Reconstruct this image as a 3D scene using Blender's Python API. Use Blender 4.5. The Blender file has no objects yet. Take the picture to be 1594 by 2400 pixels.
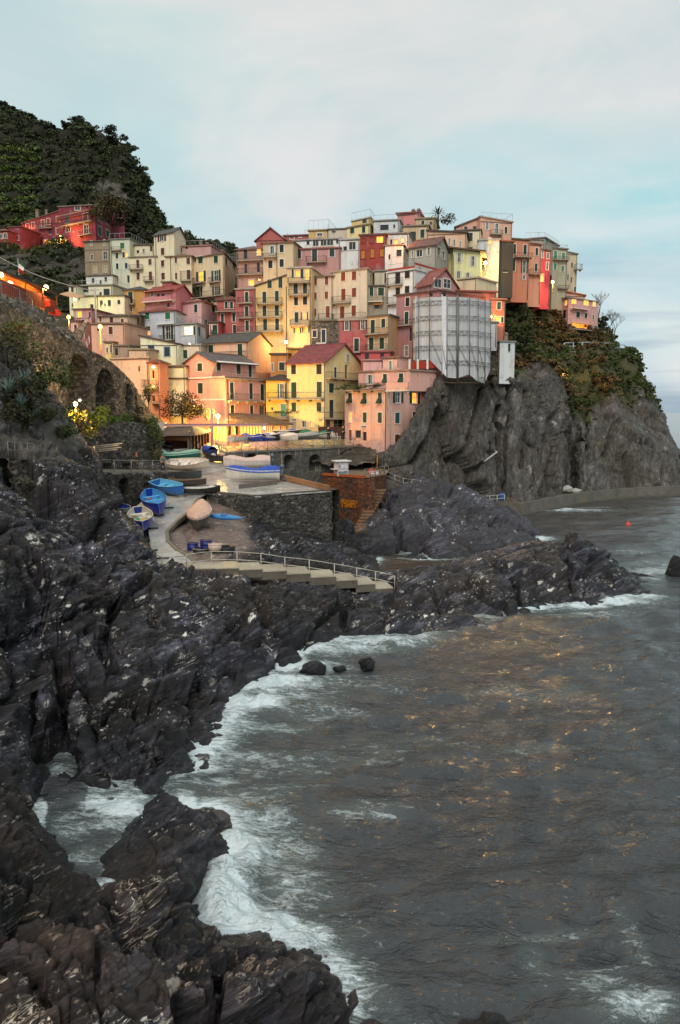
import bpy, bmesh, math, random
import numpy as np
from mathutils import Vector, Matrix
random.seed(7); RNG = np.random.default_rng(11)
C = bpy.context.scene.collection
F = 1850.0; CZ = 14.0; PITCH = math.atan(235 / F); SP, CP_ = math.sin(PITCH), math.cos(PITCH)
R = math.radians

# ---------------------------------------------------------------- picture measurements -> points of the place
def ray(px, py):
    x = (px - 797) / F; y = -(py - 1200) / F
    return Vector((x, CP_ + y * SP, -SP + y * CP_))
def P(px, py, Y):
    d = ray(px, py); return Vector((d.x / d.y * Y, Y, CZ + d.z / d.y * Y))
def G(px, py, z=0.0):
    d = ray(px, py); t = (z - CZ) / d.z; return Vector((d.x * t, d.y * t, z))
def RAMP(px, py):            # point on the sloping slipway
    d = ray(px, py); t = (3.1 - .15 * 53 - CZ) / (d.z - .15 * d.y)
    return Vector((d.x * t, d.y * t, CZ + d.z * t))
def ramp_z(Y): return 3.1 + .15 * (Y - 53)
CROP = dict(A=(0, 440, .35714), B=(520, 470, .28061), C=(900, 470, .34439), D=(100, 700, .29337), E=(360, 740, .22959),
            F=(620, 740, .26786), G=(940, 640, .19133), H=(1140, 640, .28954), I=(260, 1000, .26786), J=(600, 980, .2551),
            K=(820, 860, .49362), L=(0, 780, .2551), M=(340, 960, .14031), N=(540, 980, .16582), S=(0, 0, 1.0))
def cr(c, x, y):
    o = CROP[c]; return o[0] + x * o[2], o[1] + y * o[2]

# ---------------------------------------------------------------- objects
ROOT = {}
def tag(o, label=None, cat=None, group=None, kind=None):
    if label: o['label'] = label
    if cat: o['category'] = cat
    if group: o['group'] = group
    if kind: o['kind'] = kind
    return o
def empty(name, loc, rz=0, label=None, cat=None, group=None, scale=1):
    o = bpy.data.objects.new(name, None); C.objects.link(o); o.empty_display_size = .3
    o.location = loc; o.rotation_euler = (0, 0, rz); o.scale = (scale,) * 3
    ROOT[o] = (Matrix.Translation(loc) @ Matrix.Rotation(rz, 4, 'Z') @ Matrix.Scale(scale, 4)).inverted()
    return tag(o, label, cat, group)
def root_of(o):
    while o.parent: o = o.parent
    return o
def fast_mesh(name, V, Fq, mats, smooth=False, midx=None):
    V = np.asarray(V, dtype=np.float32); Fq = np.asarray(Fq, dtype=np.int32)
    me = bpy.data.meshes.new(name); n = Fq.shape[1]
    me.vertices.add(len(V)); me.vertices.foreach_set('co', V.ravel())
    me.loops.add(Fq.size); me.loops.foreach_set('vertex_index', Fq.ravel())
    me.polygons.add(len(Fq)); me.polygons.foreach_set('loop_start', np.arange(0, Fq.size, n, dtype=np.int32))
    me.polygons.foreach_set('loop_total', np.full(len(Fq), n, dtype=np.int32))
    if smooth: me.polygons.foreach_set('use_smooth', np.ones(len(Fq), dtype=bool))
    if midx is not None: me.polygons.foreach_set('material_index', np.asarray(midx, dtype=np.int32))
    me.update(calc_edges=True)
    for m in (mats if isinstance(mats, (list, tuple)) else [mats]): me.materials.append(m)
    return me
def link_mesh(name, me, parent=None):
    o = bpy.data.objects.new(name, me); C.objects.link(o)
    if parent: o.parent = parent
    return o
class MB:
    def __init__(s): s.v = []; s.f = []; s.sm = []; s.mi = []; s.cur = 0
    def quad(s, a, b, c, d, sm=False): s.poly([a, b, c, d], sm)
    def poly(s, pts, sm=False):
        n = len(s.v); s.v += [Vector(p) for p in pts]; s.f.append(list(range(n, n + len(pts)))); s.sm.append(sm); s.mi.append(s.cur)
    def obox(s, o, u, v, w):        # corner o and three edge vectors
        o, u, v, w = map(Vector, (o, u, v, w)); n = len(s.v)
        if u.cross(v).dot(w) < 0: u, v = v, u
        s.v += [o, o + u, o + u + v, o + v, o + w, o + u + w, o + u + v + w, o + v + w]
        for q in ((0, 3, 2, 1), (4, 5, 6, 7), (0, 1, 5, 4), (1, 2, 6, 5), (2, 3, 7, 6), (3, 0, 4, 7)):
            s.f.append([n + i for i in q]); s.sm.append(False); s.mi.append(s.cur)
    def box(s, c, sx, sy, sz, rz=0):  # centre of the bottom
        m = Matrix.Rotation(rz, 3, 'Z'); u = m @ Vector((sx, 0, 0)); v = m @ Vector((0, sy, 0))
        s.obox(Vector(c) - u / 2 - v / 2, u, v, (0, 0, sz))
    def tube(s, a, b, r, r2=None, n=8, cap=True):
        a, b = Vector(a), Vector(b); r2 = r if r2 is None else r2; d = (b - a)
        if d.length < 1e-6: return
        d.normalize(); x = d.orthogonal().normalized(); y = d.cross(x); k = len(s.v)
        for p, q in ((a, r), (b, r2)):
            for i in range(n):
                t = 2 * math.pi * i / n; s.v.append(p + x * (q * math.cos(t)) + y * (q * math.sin(t)))
        for i in range(n):
            j = (i + 1) % n; s.f.append([k + i, k + j, k + n + j, k + n + i]); s.sm.append(True); s.mi.append(s.cur)
        if cap:
            s.f.append([k + i for i in range(n)][::-1]); s.f.append([k + n + i for i in range(n)]); s.sm += [False] * 2; s.mi += [s.cur] * 2
    def path(s, pts, r, n=6):
        for a, b in zip(pts[:-1], pts[1:]): s.tube(a, b, r, n=n)
    def lathe(s, c, prof, n=16):      # prof: [(r,z)]
        c = Vector(c); k = len(s.v)
        for r, z in prof:
            for i in range(n):
                t = 2 * math.pi * i / n; s.v.append(c + Vector((r * math.cos(t), r * math.sin(t), z)))
        for j in range(len(prof) - 1):
            for i in range(n):
                i2 = (i + 1) % n; s.f.append([k + j * n + i, k + j * n + i2, k + (j + 1) * n + i2, k + (j + 1) * n + i]); s.sm.append(True); s.mi.append(s.cur)
    def sphere(s, c, rx, ry=None, rz=None, n=12):
        ry = ry or rx; rz = rz or rx; c = Vector(c); k = len(s.v); m = n // 2 + 1
        for j in range(m):
            ph = math.pi * j / (m - 1)
            for i in range(n):
                t = 2 * math.pi * i / n; s.v.append(c + Vector((rx * math.sin(ph) * math.cos(t), ry * math.sin(ph) * math.sin(t), -rz * math.cos(ph))))
        for j in range(m - 1):
            for i in range(n):
                i2 = (i + 1) % n; s.f.append([k + j * n + i, k + j * n + i2, k + (j + 1) * n + i2, k + (j + 1) * n + i]); s.sm.append(True); s.mi.append(s.cur)
    def grid(s, rows, sm=True):        # rows of points
        k = len(s.v); n = len(rows[0])
        for r in rows: s.v += [Vector(p) for p in r]
        for j in range(len(rows) - 1):
            for i in range(n - 1):
                s.f.append([k + j * n + i, k + j * n + i + 1, k + (j + 1) * n + i + 1, k + (j + 1) * n + i]); s.sm.append(sm); s.mi.append(s.cur)
    def build(s, name, mat, parent=None, local=False):
        me = bpy.data.meshes.new(name); V = s.v
        if parent is not None and not local:
            M = ROOT[root_of(parent)]; V = [M @ p for p in V]
        me.from_pydata([tuple(p) for p in V], [], s.f)
        me.polygons.foreach_set('use_smooth', s.sm)
        for m in (mat if isinstance(mat, (list, tuple)) else [mat]): me.materials.append(m)
        me.polygons.foreach_set('material_index', s.mi)
        me.update()
        return link_mesh(name, me, parent)
def struct(name, me_or_mb, mat=None):
    o = me_or_mb.build(name, mat) if isinstance(me_or_mb, MB) else link_mesh(name, me_or_mb)
    o['kind'] = 'structure'; return o
def copy_tree(o, parent=None):
    c = o.copy(); C.objects.link(c)
    if parent: c.parent = parent
    for ch in [x for x in bpy.data.objects if x.parent == o]: copy_tree(ch, c)
    return c

# ---------------------------------------------------------------- noise (numpy)
def _h(i, j, k, s):
    n = (i.astype(np.uint32) * np.uint32(374761393) + j.astype(np.uint32) * np.uint32(668265263) + k.astype(np.uint32) * np.uint32(2147483647 - 58) + np.uint32(s * 7919 + 13))
    n = (n ^ (n >> np.uint32(13))) * np.uint32(1274126177); n = (n ^ (n >> np.uint32(16))) * np.uint32(2246822519)
    return ((n ^ (n >> np.uint32(15))) & np.uint32(0xffffff)).astype(np.float32) / np.float32(0xffffff)
def vnoise(p, s=0):            # value noise in -1..1
    p = np.asarray(p, np.float32); b = np.floor(p).astype(np.int32); f = p - b; u = f * f * f * (f * (f * 6 - 15) + 10); r = 0
    for a in (0, 1):
        wx = u[:, 0] if a else 1 - u[:, 0]
        for c in (0, 1):
            wy = u[:, 1] if c else 1 - u[:, 1]
            for d in (0, 1):
                wz = u[:, 2] if d else 1 - u[:, 2]
                r = r + _h(b[:, 0] + a, b[:, 1] + c, b[:, 2] + d, s) * wx * wy * wz
    return r * 2 - 1
def fbm(p, o=4, s=0, g=.5, l=2.03):
    r = 0; a = 1
    for i in range(o):
        r = r + a * vnoise(p * np.float32(l ** i), s + i); a *= g
    return r
def ridged(p, o=4, s=0, g=.5):
    r = 0; a = 1
    for i in range(o):
        r = r + a * (1 - 2 * np.abs(vnoise(p * np.float32(2.07 ** i), s + i))); a *= g
    return r
def facets(p, s=0):            # blocks with their own tilted faces and cracks between them
    p = np.asarray(p, np.float32); b = np.floor(p).astype(np.int32); f = p - b
    N = len(p); hid = np.zeros(N, np.float32); d1 = np.full(N, 9., np.float32); d2 = np.full(N, 9., np.float32); out = np.zeros(N, np.float32)
    for a in (-1, 0, 1):
        for c in (-1, 0, 1):
            for d in (-1, 0, 1):
                i, j, k = b[:, 0] + a, b[:, 1] + c, b[:, 2] + d
                h1 = _h(i, j, k, s); h2 = _h(i, j, k, s + 1); h3 = _h(i, j, k, s + 2)
                dx = a + h1 - f[:, 0]; dy = c + h2 - f[:, 1]; dz = d + h3 - f[:, 2]
                q = dx * dx + dy * dy + dz * dz
                t = (h2 * 2 - 1) * dx * 1.1 + (h3 * 2 - 1) * dy * 1.1 + (h1 * 2 - 1) * dz * 1.1 + (np.modf(h1 * 7.3 + h3 * 3.1)[0] - .5) * .9
                m = q < d1
                d2 = np.where(m, d1, np.minimum(d2, q)); out = np.where(m, t, out); hid = np.where(m, h2, hid); d1 = np.where(m, q, d1)
    return out, np.sqrt(d2) - np.sqrt(d1), hid
def poly_sd(X, Y, pl):         # signed distance (+ inside) to a closed polygon
    d = np.full(X.shape, 1e9, np.float32); ins = np.zeros(X.shape, bool); n = len(pl)
    for i in range(n):
        ax, ay = pl[i][:2]; bx, by = pl[(i + 1) % n][:2]; ex, ey = bx - ax, by - ay; L = ex * ex + ey * ey + 1e-9
        t = np.clip(((X - ax) * ex + (Y - ay) * ey) / L, 0, 1)
        d = np.minimum(d, (X - ax - t * ex) ** 2 + (Y - ay - t * ey) ** 2)
        c = ((ay > Y) != (by > Y)) & (X < (bx - ax) * (Y - ay) / (by - ay + 1e-12) + ax); ins ^= c
    d = np.sqrt(d); return np.where(ins, d, -d)
def sstep(a, b, x):
    t = np.clip((x - a) / (b - a), 0, 1); return t * t * (3 - 2 * t)
def interp_rows(rows, nu, nv):  # rows [nr][nc] of points -> smooth (Catmull-Rom) nv x nu grid
    A = np.array([[tuple(p) for p in r] for r in rows], float)
    def cat(A, n):
        m = len(A); t = np.linspace(0, m - 1, n); i = np.clip(np.floor(t).astype(int), 0, m - 2); f = (t - i)[:, None, None]
        g = lambda k: A[np.clip(k, 0, m - 1)]
        a, b, c, d = g(i - 1), g(i), g(i + 1), g(i + 2)
        return b + .5 * f * (c - a + f * (2 * a - 5 * b + 4 * c - d + f * (3 * (b - c) + d - a)))
    A = cat(A, nv); return np.swapaxes(cat(np.swapaxes(A, 0, 1), nu), 0, 1)
def grid_faces(nv, nu):
    i = np.arange(nv * nu).reshape(nv, nu); return np.stack([i[:-1, :-1].ravel(), i[:-1, 1:].ravel(), i[1:, 1:].ravel(), i[1:, :-1].ravel()], 1)
def grid_normals(A):
    du = np.gradient(A, axis=1); dv = np.gradient(A, axis=0); n = np.cross(du, dv); return n / (np.linalg.norm(n, axis=2, keepdims=True) + 1e-9)
# ---------------------------------------------------------------- materials
def lin(h):
    c = [int(h[i:i + 2], 16) / 255 for i in (0, 2, 4)]
    return tuple(x / 12.92 if x <= .04045 else ((x + .055) / 1.055) ** 2.4 for x in c)
class NT:
    def __init__(s, name):
        s.m = bpy.data.materials.new(name); s.m.use_nodes = True; s.t = s.m.node_tree; s.n = s.t.nodes; s.n.clear()
        s.out = s.n.new('ShaderNodeOutputMaterial'); s.b = s.n.new('ShaderNodeBsdfPrincipled'); s.l(s.b.outputs[0], s.out.inputs[0])
    def l(s, a, b): s.t.links.new(a, b)
    def set(s, k, v):
        if hasattr(v, 'is_output'): s.l(v, s.b.inputs[k])
        else: s.b.inputs[k].default_value = (*v, 1) if isinstance(v, tuple) and len(v) == 3 else v
    def put(s, node, i, v):
        if v is None: return
        if hasattr(v, 'is_output'): s.l(v, node.inputs[i])
        else: node.inputs[i].default_value = (*v, 1) if isinstance(v, tuple) and len(v) == 3 and node.inputs[i].type == 'RGBA' else v
    def coord(s, w='Object', scale=(1, 1, 1), rot=(0, 0, 0)):
        c = s.n.new('ShaderNodeTexCoord'); m = s.n.new('ShaderNodeMapping'); s.l(c.outputs[w], m.inputs[0]); m.inputs['Scale'].default_value = scale; m.inputs['Rotation'].default_value = rot
        return m.outputs[0]
    def pos(s, scale=(1, 1, 1), rot=(0, 0, 0)):
        c = s.n.new('ShaderNodeNewGeometry'); r = s.n.new('ShaderNodeMapping'); s.l(c.outputs['Position'], r.inputs[0]); r.inputs['Rotation'].default_value = rot
        m = s.n.new('ShaderNodeMapping'); s.l(r.outputs[0], m.inputs[0]); m.inputs['Scale'].default_value = scale
        return m.outputs[0]
    def noise(s, v, scale=1, detail=4, rough=.55, dist=0, o=0):
        n = s.n.new('ShaderNodeTexNoise'); s.put(n, 'Vector', v); n.inputs['Scale'].default_value = scale; n.inputs['Detail'].default_value = detail; n.inputs['Roughness'].default_value = rough; n.inputs['Distortion'].default_value = dist
        return n.outputs[o]
    def voro(s, v, scale=1, feat='F1', out='Distance', rnd=1):
        n = s.n.new('ShaderNodeTexVoronoi'); n.feature = feat; s.put(n, 'Vector', v); n.inputs['Scale'].default_value = scale; n.inputs['Randomness'].default_value = rnd
        return n.outputs[out]
    def ramp(s, f, *st):
        n = s.n.new('ShaderNodeValToRGB'); s.put(n, 0, f); e = n.color_ramp.elements
        while len(e) < len(st): e.new(.5)
        for k, (p, c) in zip(e, st): k.position = p; k.color = (*c, 1) if isinstance(c, tuple) else (c, c, c, 1)
        return n.outputs[0]
    def mix(s, f, a, b, mode='MIX'):
        n = s.n.new('ShaderNodeMix'); n.data_type = 'RGBA'; n.blend_type = mode; s.put(n, 0, f); s.put(n, 6, a); s.put(n, 7, b); return n.outputs[2]
    def math(s, op, a, b=None, c=None, clamp=False):
        n = s.n.new('ShaderNodeMath'); n.operation = op; n.use_clamp = clamp
        for i, v in enumerate((a, b, c)): s.put(n, i, v)
        return n.outputs[0]
    def attr(s, name, o='Fac'):
        n = s.n.new('ShaderNodeAttribute'); n.attribute_name = name; return n.outputs[o]
    def bump(s, h, strength=.5, dist=.1):
        n = s.n.new('ShaderNodeBump'); s.put(n, 'Height', h); n.inputs['Strength'].default_value = strength; n.inputs['Distance'].default_value = dist; s.l(n.outputs[0], s.b.inputs['Normal'])
MAT = {}
def memo(fn):
    def g(*a, **k):
        key = (fn.__name__, a, tuple(k.items()))
        if key not in MAT: MAT[key] = fn(*a, **k)
        return MAT[key]
    return g
WALLK = 1.12
@memo
def stucco(hx, wear=1.0):
    c = lin(hx); gy = sum(c) / 3; c = tuple(min(.84, (x * .86 + gy * .14) * WALLK) for x in c); t = NT('stucco_' + hx)
    co = t.coord(); big = t.noise(co, .3, 5, .6); st = t.noise(t.coord(scale=(1.6, 1.6, .13)), 1, 4, .6); fine = t.noise(co, 6, 3)
    dark = tuple(x * .62 for x in c); grey = tuple(.55 * x + .45 * (sum(c) / 3) * .9 for x in c); warm = (min(.9, c[0] * 1.06), c[1] * .98, c[2] * .9)
    m = t.mix(t.ramp(big, (.38, 0.), (.68, 1.)), c, warm)
    m = t.mix(t.math('MULTIPLY', t.ramp(st, (.5, 0.), (.72, 1.)), .62 * wear), m, dark)
    m = t.mix(t.math('MULTIPLY', t.ramp(t.noise(co, .9, 6, .7), (.52, 0.), (.66, 1.)), .6 * wear), m, grey)
    pl_ = t.noise(t.coord(), .55, 8, .75, .4); m = t.mix(t.math('MULTIPLY', t.ramp(pl_, (.57, 0.), (.6, 1.)), .5 * wear), m, tuple(.45 * x + .2 for x in c)); m = t.mix(t.math('MULTIPLY', t.ramp(t.noise(t.coord(), .8, 9, .8, .3), (.59, 0.), (.62, 1.)), .55 * wear), m, tuple(x * .5 for x in c))
    t.set('Base Color', t.mix(.12, m, t.ramp(fine, (.3, 0.), (.7, 1.)), 'OVERLAY')); t.set('Roughness', .9); t.set('Specular IOR Level', .2)
    t.bump(t.math('ADD', fine, t.math('MULTIPLY', big, 2)), .3, .03); return t.m
@memo
def paint(hx, rough=.5, metal=0.0, k=1.0):
    c = tuple(x * k for x in lin(hx)); t = NT('paint_' + hx); co = t.coord(); n = t.noise(co, 3, 5, .65)
    t.set('Base Color', t.mix(t.ramp(n, (.35, 0.), (.75, .6)), c, tuple(x * .55 for x in c))); t.set('Roughness', rough); t.set('Metallic', metal); t.bump(n, .15, .01); return t.m
@memo
def rooftile(hx):
    c = lin(hx); t = NT('roof_' + hx); co = t.coord(); n = t.noise(co, 1.3, 5, .7); v = t.voro(t.coord(scale=(3, 3, 3)), 1, 'F1', 'Color')
    m = t.mix(t.ramp(n, (.3, 0.), (.7, 1.)), tuple(x * .6 for x in c), tuple(min(.8, x * 1.25) for x in c)); t.set('Base Color', t.mix(.3, m, v, 'SOFT_LIGHT'))
    t.set('Roughness', .85); w = t.n.new('ShaderNodeTexWave'); w.inputs['Scale'].default_value = 1.6; w.inputs['Distortion'].default_value = .6; t.l(co, w.inputs[0]); t.bump(t.math('ADD', w.outputs[1], n), .6, .06); return t.m
@memo
def stonewall(hx='6B6257', sc=2.6, hx2=None, orange=0.0):
    c = lin(hx); t = NT('stone_wall'); co = t.coord(scale=(1, 1, 1.5)); wob = t.noise(t.coord(), 2, 3); 
    vv = t.n.new('ShaderNodeVectorMath'); vv.operation = 'ADD'; t.l(co, vv.inputs[0]); t.l(t.noise(t.coord(), 2.5, 3, .6, 0, 1), vv.inputs[1]); co = vv.outputs[0]
    e = t.voro(co, sc, 'DISTANCE_TO_EDGE'); cc = t.voro(co, sc, 'F1', 'Color'); bw = t.n.new('ShaderNodeSeparateColor'); t.l(cc, bw.inputs[0])
    m = t.ramp(bw.outputs[0], (0., tuple(x * .35 for x in c)), (.5, c), (.93, tuple(min(.7, x * 1.5) for x in c)), (1., tuple(min(.8, x * 2.6) for x in c)))
    m = t.mix(t.ramp(t.noise(t.coord(), .35, 4, .6), (.4, 0.), (.65, .55)), m, tuple(x * .35 for x in c))
    if orange: m = t.mix(t.ramp(t.noise(t.coord(), .5, 4), (.35, 0.), (.6, orange)), m, lin('7A3B14'))
    m = t.mix(t.ramp(e, (0., 1.), (.09, 0.)), m, tuple(x * .16 for x in c)); t.set('Base Color', m); t.set('Roughness', .85)
    t.bump(t.math('ADD', t.math('MINIMUM', e, .16), t.math('MULTIPLY', t.noise(t.coord(), 9, 4), .08)), 1, .35); return t.m
@memo
def concrete(hx='8A857C', wet=.7, streak=0.0):
    c = lin(hx); t = NT('concrete'); co = t.coord(); n = t.noise(co, .6, 6, .65); n2 = t.noise(co, 7, 4, .6)
    m = t.mix(t.ramp(n, (.3, 0.), (.7, 1.)), tuple(x * .6 for x in c), tuple(x * 1.15 for x in c)); m = t.mix(.35, m, t.ramp(n2, (.3, .25), (.7, .8)), 'OVERLAY')
    if streak:
        s = t.noise(t.coord(scale=(1.6, 1.6, .1)), 1.2, 4, .7); z = t.n.new('ShaderNodeSeparateXYZ'); t.l(t.coord(), z.inputs[0])
        m = t.mix(t.math('MULTIPLY', t.ramp(s, (.56, 0.), (.64, 1.)), t.ramp(t.math('MULTIPLY_ADD', z.outputs[2], .25, .5), (0., 0.), (1., .7))), m, lin('B8B0A0'))
    t.set('Base Color', m); t.set('Roughness', t.ramp(n, (.35, wet * .55), (.7, wet))); t.bump(t.math('ADD', n2, n), .4, .05); return t.m
@memo
def glass_dark(): 
    t = NT('window_glass'); t.set('Base Color', t.mix(t.noise(t.coord(), .7, 2), lin('15191C'), lin('3A4248'))); t.set('Roughness', .12); return t.m
@memo
def lit(hx='FFB347', e=6.0):
    t = NT('lit_window'); c = lin(hx); n = t.noise(t.coord(), 1.4, 3, .6); t.set('Base Color', c); 
    t.set('Emission Color', t.mix(t.ramp(n, (.3, 0.), (.7, 1.)), tuple(x * y for x, y in zip(c, (.75, .45, .25))), c)); t.set('Emission Strength', e); return t.m
@memo
def glow(hx='FFD9A0', e=60.0):
    t = NT('lamp_glow'); c = lin(hx); t.set('Base Color', c); t.set('Emission Color', c); t.set('Emission Strength', e); return t.m
@memo
def metal(hx='8A8C8E', rough=.45): return paint(hx, rough, .3)
@memo
def leaf(a='2C3A1C', b='5E7035', sc=1.2, rnd='A08050'):
    t = NT('leaves'); n = t.noise(t.pos(), sc, 4, .7); n2 = t.noise(t.pos(), sc * 9, 2)
    m = t.mix(t.ramp(n, (.32, 0.), (.68, 1.)), lin(a), lin(b)); m = t.mix(t.ramp(n2, (.6, 0.), (.75, .5)), m, lin(rnd)); t.set('Base Color', m); t.set('Roughness', .6); t.set('Specular IOR Level', .25)
    return t.m
@memo
def bark(hx='4A3B2C'):
    t = NT('bark'); n = t.noise(t.coord(scale=(4, 4, .6)), 3, 4); c = lin(hx); t.set('Base Color', t.mix(n, tuple(x * .5 for x in c), c)); t.set('Roughness', .9); t.bump(n, .6, .05); return t.m
def rock_mat(name, dark, mid, light, brown, spk=1.0, wet=0.55, rot=(0, 0, 0), sc=1.0, bd=.24, sp=.35, an=(.5, .5, 2.4)):
    t = NT(name); p = t.pos(rot=rot); pl = t.pos(scale=an, rot=rot); ps = t.pos(scale=(an[0] * .7, an[1] * .7, an[2] * 2.2), rot=rot)
    big = t.noise(p, .22 * sc, 5, .6); mid_n = t.noise(pl, .9 * sc, 6, .7, .6); fine = t.noise(pl, 4.5 * sc, 7, .75, .4); lay = t.noise(ps, 1.6 * sc, 5, .7, .8)
    m = t.ramp(mid_n, (.3, lin(dark)), (.5, lin(mid)), (.7, lin(light)))
    m = t.mix(t.ramp(big, (.42, 0.), (.62, .8)), m, lin(brown)); m = t.mix(.75, m, t.ramp(fine, (.3, .02), (.7, .98)), 'OVERLAY'); m = t.mix(.5, m, t.ramp(lay, (.3, .1), (.7, .9)), 'OVERLAY')
    # calcite specks and short veins
    def speck(scale, thr, r0, r1, st):
        sv = t.pos(scale=st, rot=(rot[0] + .5, rot[1] + .3, rot[2])); dn = t.n.new('ShaderNodeVectorMath'); dn.operation = 'MULTIPLY_ADD'; t.l(t.noise(p, scale * 2.2, 4, .7, 0, 1), dn.inputs[0]); dn.inputs[1].default_value = (.55 / scale * 2,) * 3; t.l(sv, dn.inputs[2])
        v = t.n.new('ShaderNodeTexVoronoi'); t.l(dn.outputs[0], v.inputs['Vector']); v.inputs['Scale'].default_value = scale; q = t.n.new('ShaderNodeSeparateColor'); t.l(v.outputs['Color'], q.inputs[0])
        return t.math('MULTIPLY', t.ramp(q.outputs[0], (thr, 0.), (thr + .02, 1.)), t.ramp(v.outputs['Distance'], (r0, 1.), (r1, 0.)))
    area = t.ramp(t.noise(p, .3 * sc, 4, .65), (.44, .12), (.56, 1.)); area2 = t.ramp(t.noise(p, .75 * sc, 3, .6), (.45, .0), (.6, 1.))
    s1 = t.math('MULTIPLY', speck(.8 * sc, .72, .14, .27, (1.2, .8, 2.2)), area); s2 = t.math('MULTIPLY', speck(2.0 * sc, .74, .16, .3, (1.4, .8, 2.2)), t.math('MULTIPLY', area, area2)); s3 = t.math('MULTIPLY', speck(5 * sc, .82, .2, .34, (1.3, .8, 1.8)), t.math('MULTIPLY', area, area2))
    vein = t.math('MULTIPLY', t.ramp(t.math('ABSOLUTE', t.math('SUBTRACT', t.noise(pl, 1.1 * sc, 4, .6, 1.2), .5)), (0., 1.), (.012, 0.)), t.ramp(t.noise(p, .6 * sc, 3), (.55, 0.), (.63, .8)))
    w = t.math('MINIMUM', t.math('MULTIPLY', t.math('MAXIMUM', t.math('MAXIMUM', s1, vein), t.math('MAXIMUM', s2, t.math('MULTIPLY', s3, .7))), spk), 1.0)
    m = t.mix(w, m, lin('CFC8BE')); t.set('Base Color', m)
    t.set('Roughness', t.ramp(big, (.35, wet), (.7, min(.95, wet + .3)))); t.set('Specular IOR Level', sp)
    h = t.math('ADD', t.math('MULTIPLY', mid_n, 1.0), t.math('ADD', t.math('MULTIPLY', fine, .45), t.math('MULTIPLY', lay, .5))); t.bump(h, .8, bd / sc); return t
# ---------------------------------------------------------------- camera, sky, light
sc = bpy.context.scene
cam = bpy.data.cameras.new('camera'); co = bpy.data.objects.new('camera', cam); C.objects.link(co); sc.camera = co
co.location = (0, 0, CZ); co.rotation_euler = (R(90) - PITCH, 0, 0); cam.sensor_fit = 'VERTICAL'; cam.sensor_height = 24; cam.lens = F / 2400 * 24; cam.clip_end = 20000; cam.clip_start = .2
sc.view_settings.view_transform = 'Standard'; sc.view_settings.look = 'None'; sc.view_settings.exposure = 0.0; sc.view_settings.gamma = 1
sc.cycles.use_denoising = True; sc.cycles.max_bounces = 5; sc.cycles.diffuse_bounces = 2; sc.cycles.glossy_bounces = 3; sc.cycles.sample_clamp_indirect = 6; sc.cycles.sample_clamp_direct = 40
sc.cycles.use_adaptive_sampling = True; sc.cycles.adaptive_threshold = .015
SUN_EL, SUN_AZ = 38, 190      # soft evening light from the open sea behind the camera
w = bpy.data.worlds.new('World'); sc.world = w; w.use_nodes = True; nt = w.node_tree; nt.nodes.clear()
def N(t, **k):
    n = nt.nodes.new(t)
    for a, b in k.items(): setattr(n, a, b)
    return n
def L(a, b): nt.links.new(a, b)
wo = N('ShaderNodeOutputWorld'); bg = N('ShaderNodeBackground'); L(bg.outputs[0], wo.inputs[0])
sky = N('ShaderNodeTexSky'); sky.sky_type = 'NISHITA'; sky.sun_disc = False; sky.sun_elevation = R(SUN_EL); sky.sun_rotation = R(SUN_AZ)
tc = N('ShaderNodeTexCoord')
def wnoise(scale, loc, sc_, det, ro=.55, dist=0):
    m = N('ShaderNodeMapping'); L(tc.outputs['Generated'], m.inputs[0]); m.inputs['Scale'].default_value = scale; m.inputs['Location'].default_value = loc
    n = N('ShaderNodeTexNoise'); L(m.outputs[0], n.inputs['Vector']); n.inputs['Scale'].default_value = sc_; n.inputs['Detail'].default_value = det; n.inputs['Roughness'].default_value = ro; n.inputs['Distortion'].default_value = dist
    return n.outputs[0]
def wramp(f, *st):
    n = N('ShaderNodeValToRGB'); L(f, n.inputs[0]); e = n.color_ramp.elements
    while len(e) < len(st): e.new(.5)
    for k, (p, c) in zip(e, st): k.position = p; k.color = (*c, 1) if isinstance(c, tuple) else (c, c, c, 1)
    return n.outputs[0]
def wmix(f, a, b, mode='MIX'):
    n = N('ShaderNodeMix', data_type='RGBA', blend_type=mode)
    for i, v in ((0, f), (6, a), (7, b)):
        if hasattr(v, 'is_output'): L(v, n.inputs[i])
        else: n.inputs[i].default_value = (*v, 1) if isinstance(v, tuple) else v
    return n.outputs[2]
sep = N('ShaderNodeSeparateXYZ'); L(tc.outputs['Generated'], sep.inputs[0])
blue = wramp(sep.outputs[2], (0., lin('9CB6CC')), (.06, lin('A6C6D8')), (.2, lin('A8D8DA')), (.36, lin('AADAD9')), (.52, lin('B6D9D8')), (.8, lin('C8DCDC')))
big = wramp(wnoise((1, 1, 2.3), (.35, .1, .42), 2.2, 6, .5, .5), (.38, 0.), (.58, 1.))
c1 = wmix(big, blue, lin('E2E3DE'))
band = wramp(wnoise((.8, .8, 9), (.3, 0, .1), 2.2, 4, .55, .4), (.40, 0.), (.56, 1.))
low = wramp(sep.outputs[2], (.0, 1.), (.1, .9), (.2, .0)); lowm = N('ShaderNodeMath', operation='MULTIPLY'); L(band, lowm.inputs[0]); L(low, lowm.inputs[1])
c1 = wmix(wramp(wnoise((1, 1, 2.6), (1.7, .4, .9), 3.4, 7, .6, .8), (.42, 0.), (.66, .6)), c1, lin('BFD6D6')); c1 = wmix(wramp(wnoise((1, 1, 2.2), (5.2, .3, 1.1), 2.6, 6, .55, .6), (.5, 0.), (.68, .75)), c1, lin('EDE8E3'))
c2 = wmix(lowm.outputs[0], c1, lin('889DB4'))
dk = N('ShaderNodeMath', operation='MULTIPLY'); L(wramp(wnoise((1, 1, 3), (3.1, .7, .2), 1.5, 5, .5, .3), (.5, 0.), (.72, 1.)), dk.inputs[0]); dk.inputs[1].default_value = .38
c3 = wmix(dk.outputs[0], c2, lin('B8C8CC'))
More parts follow.
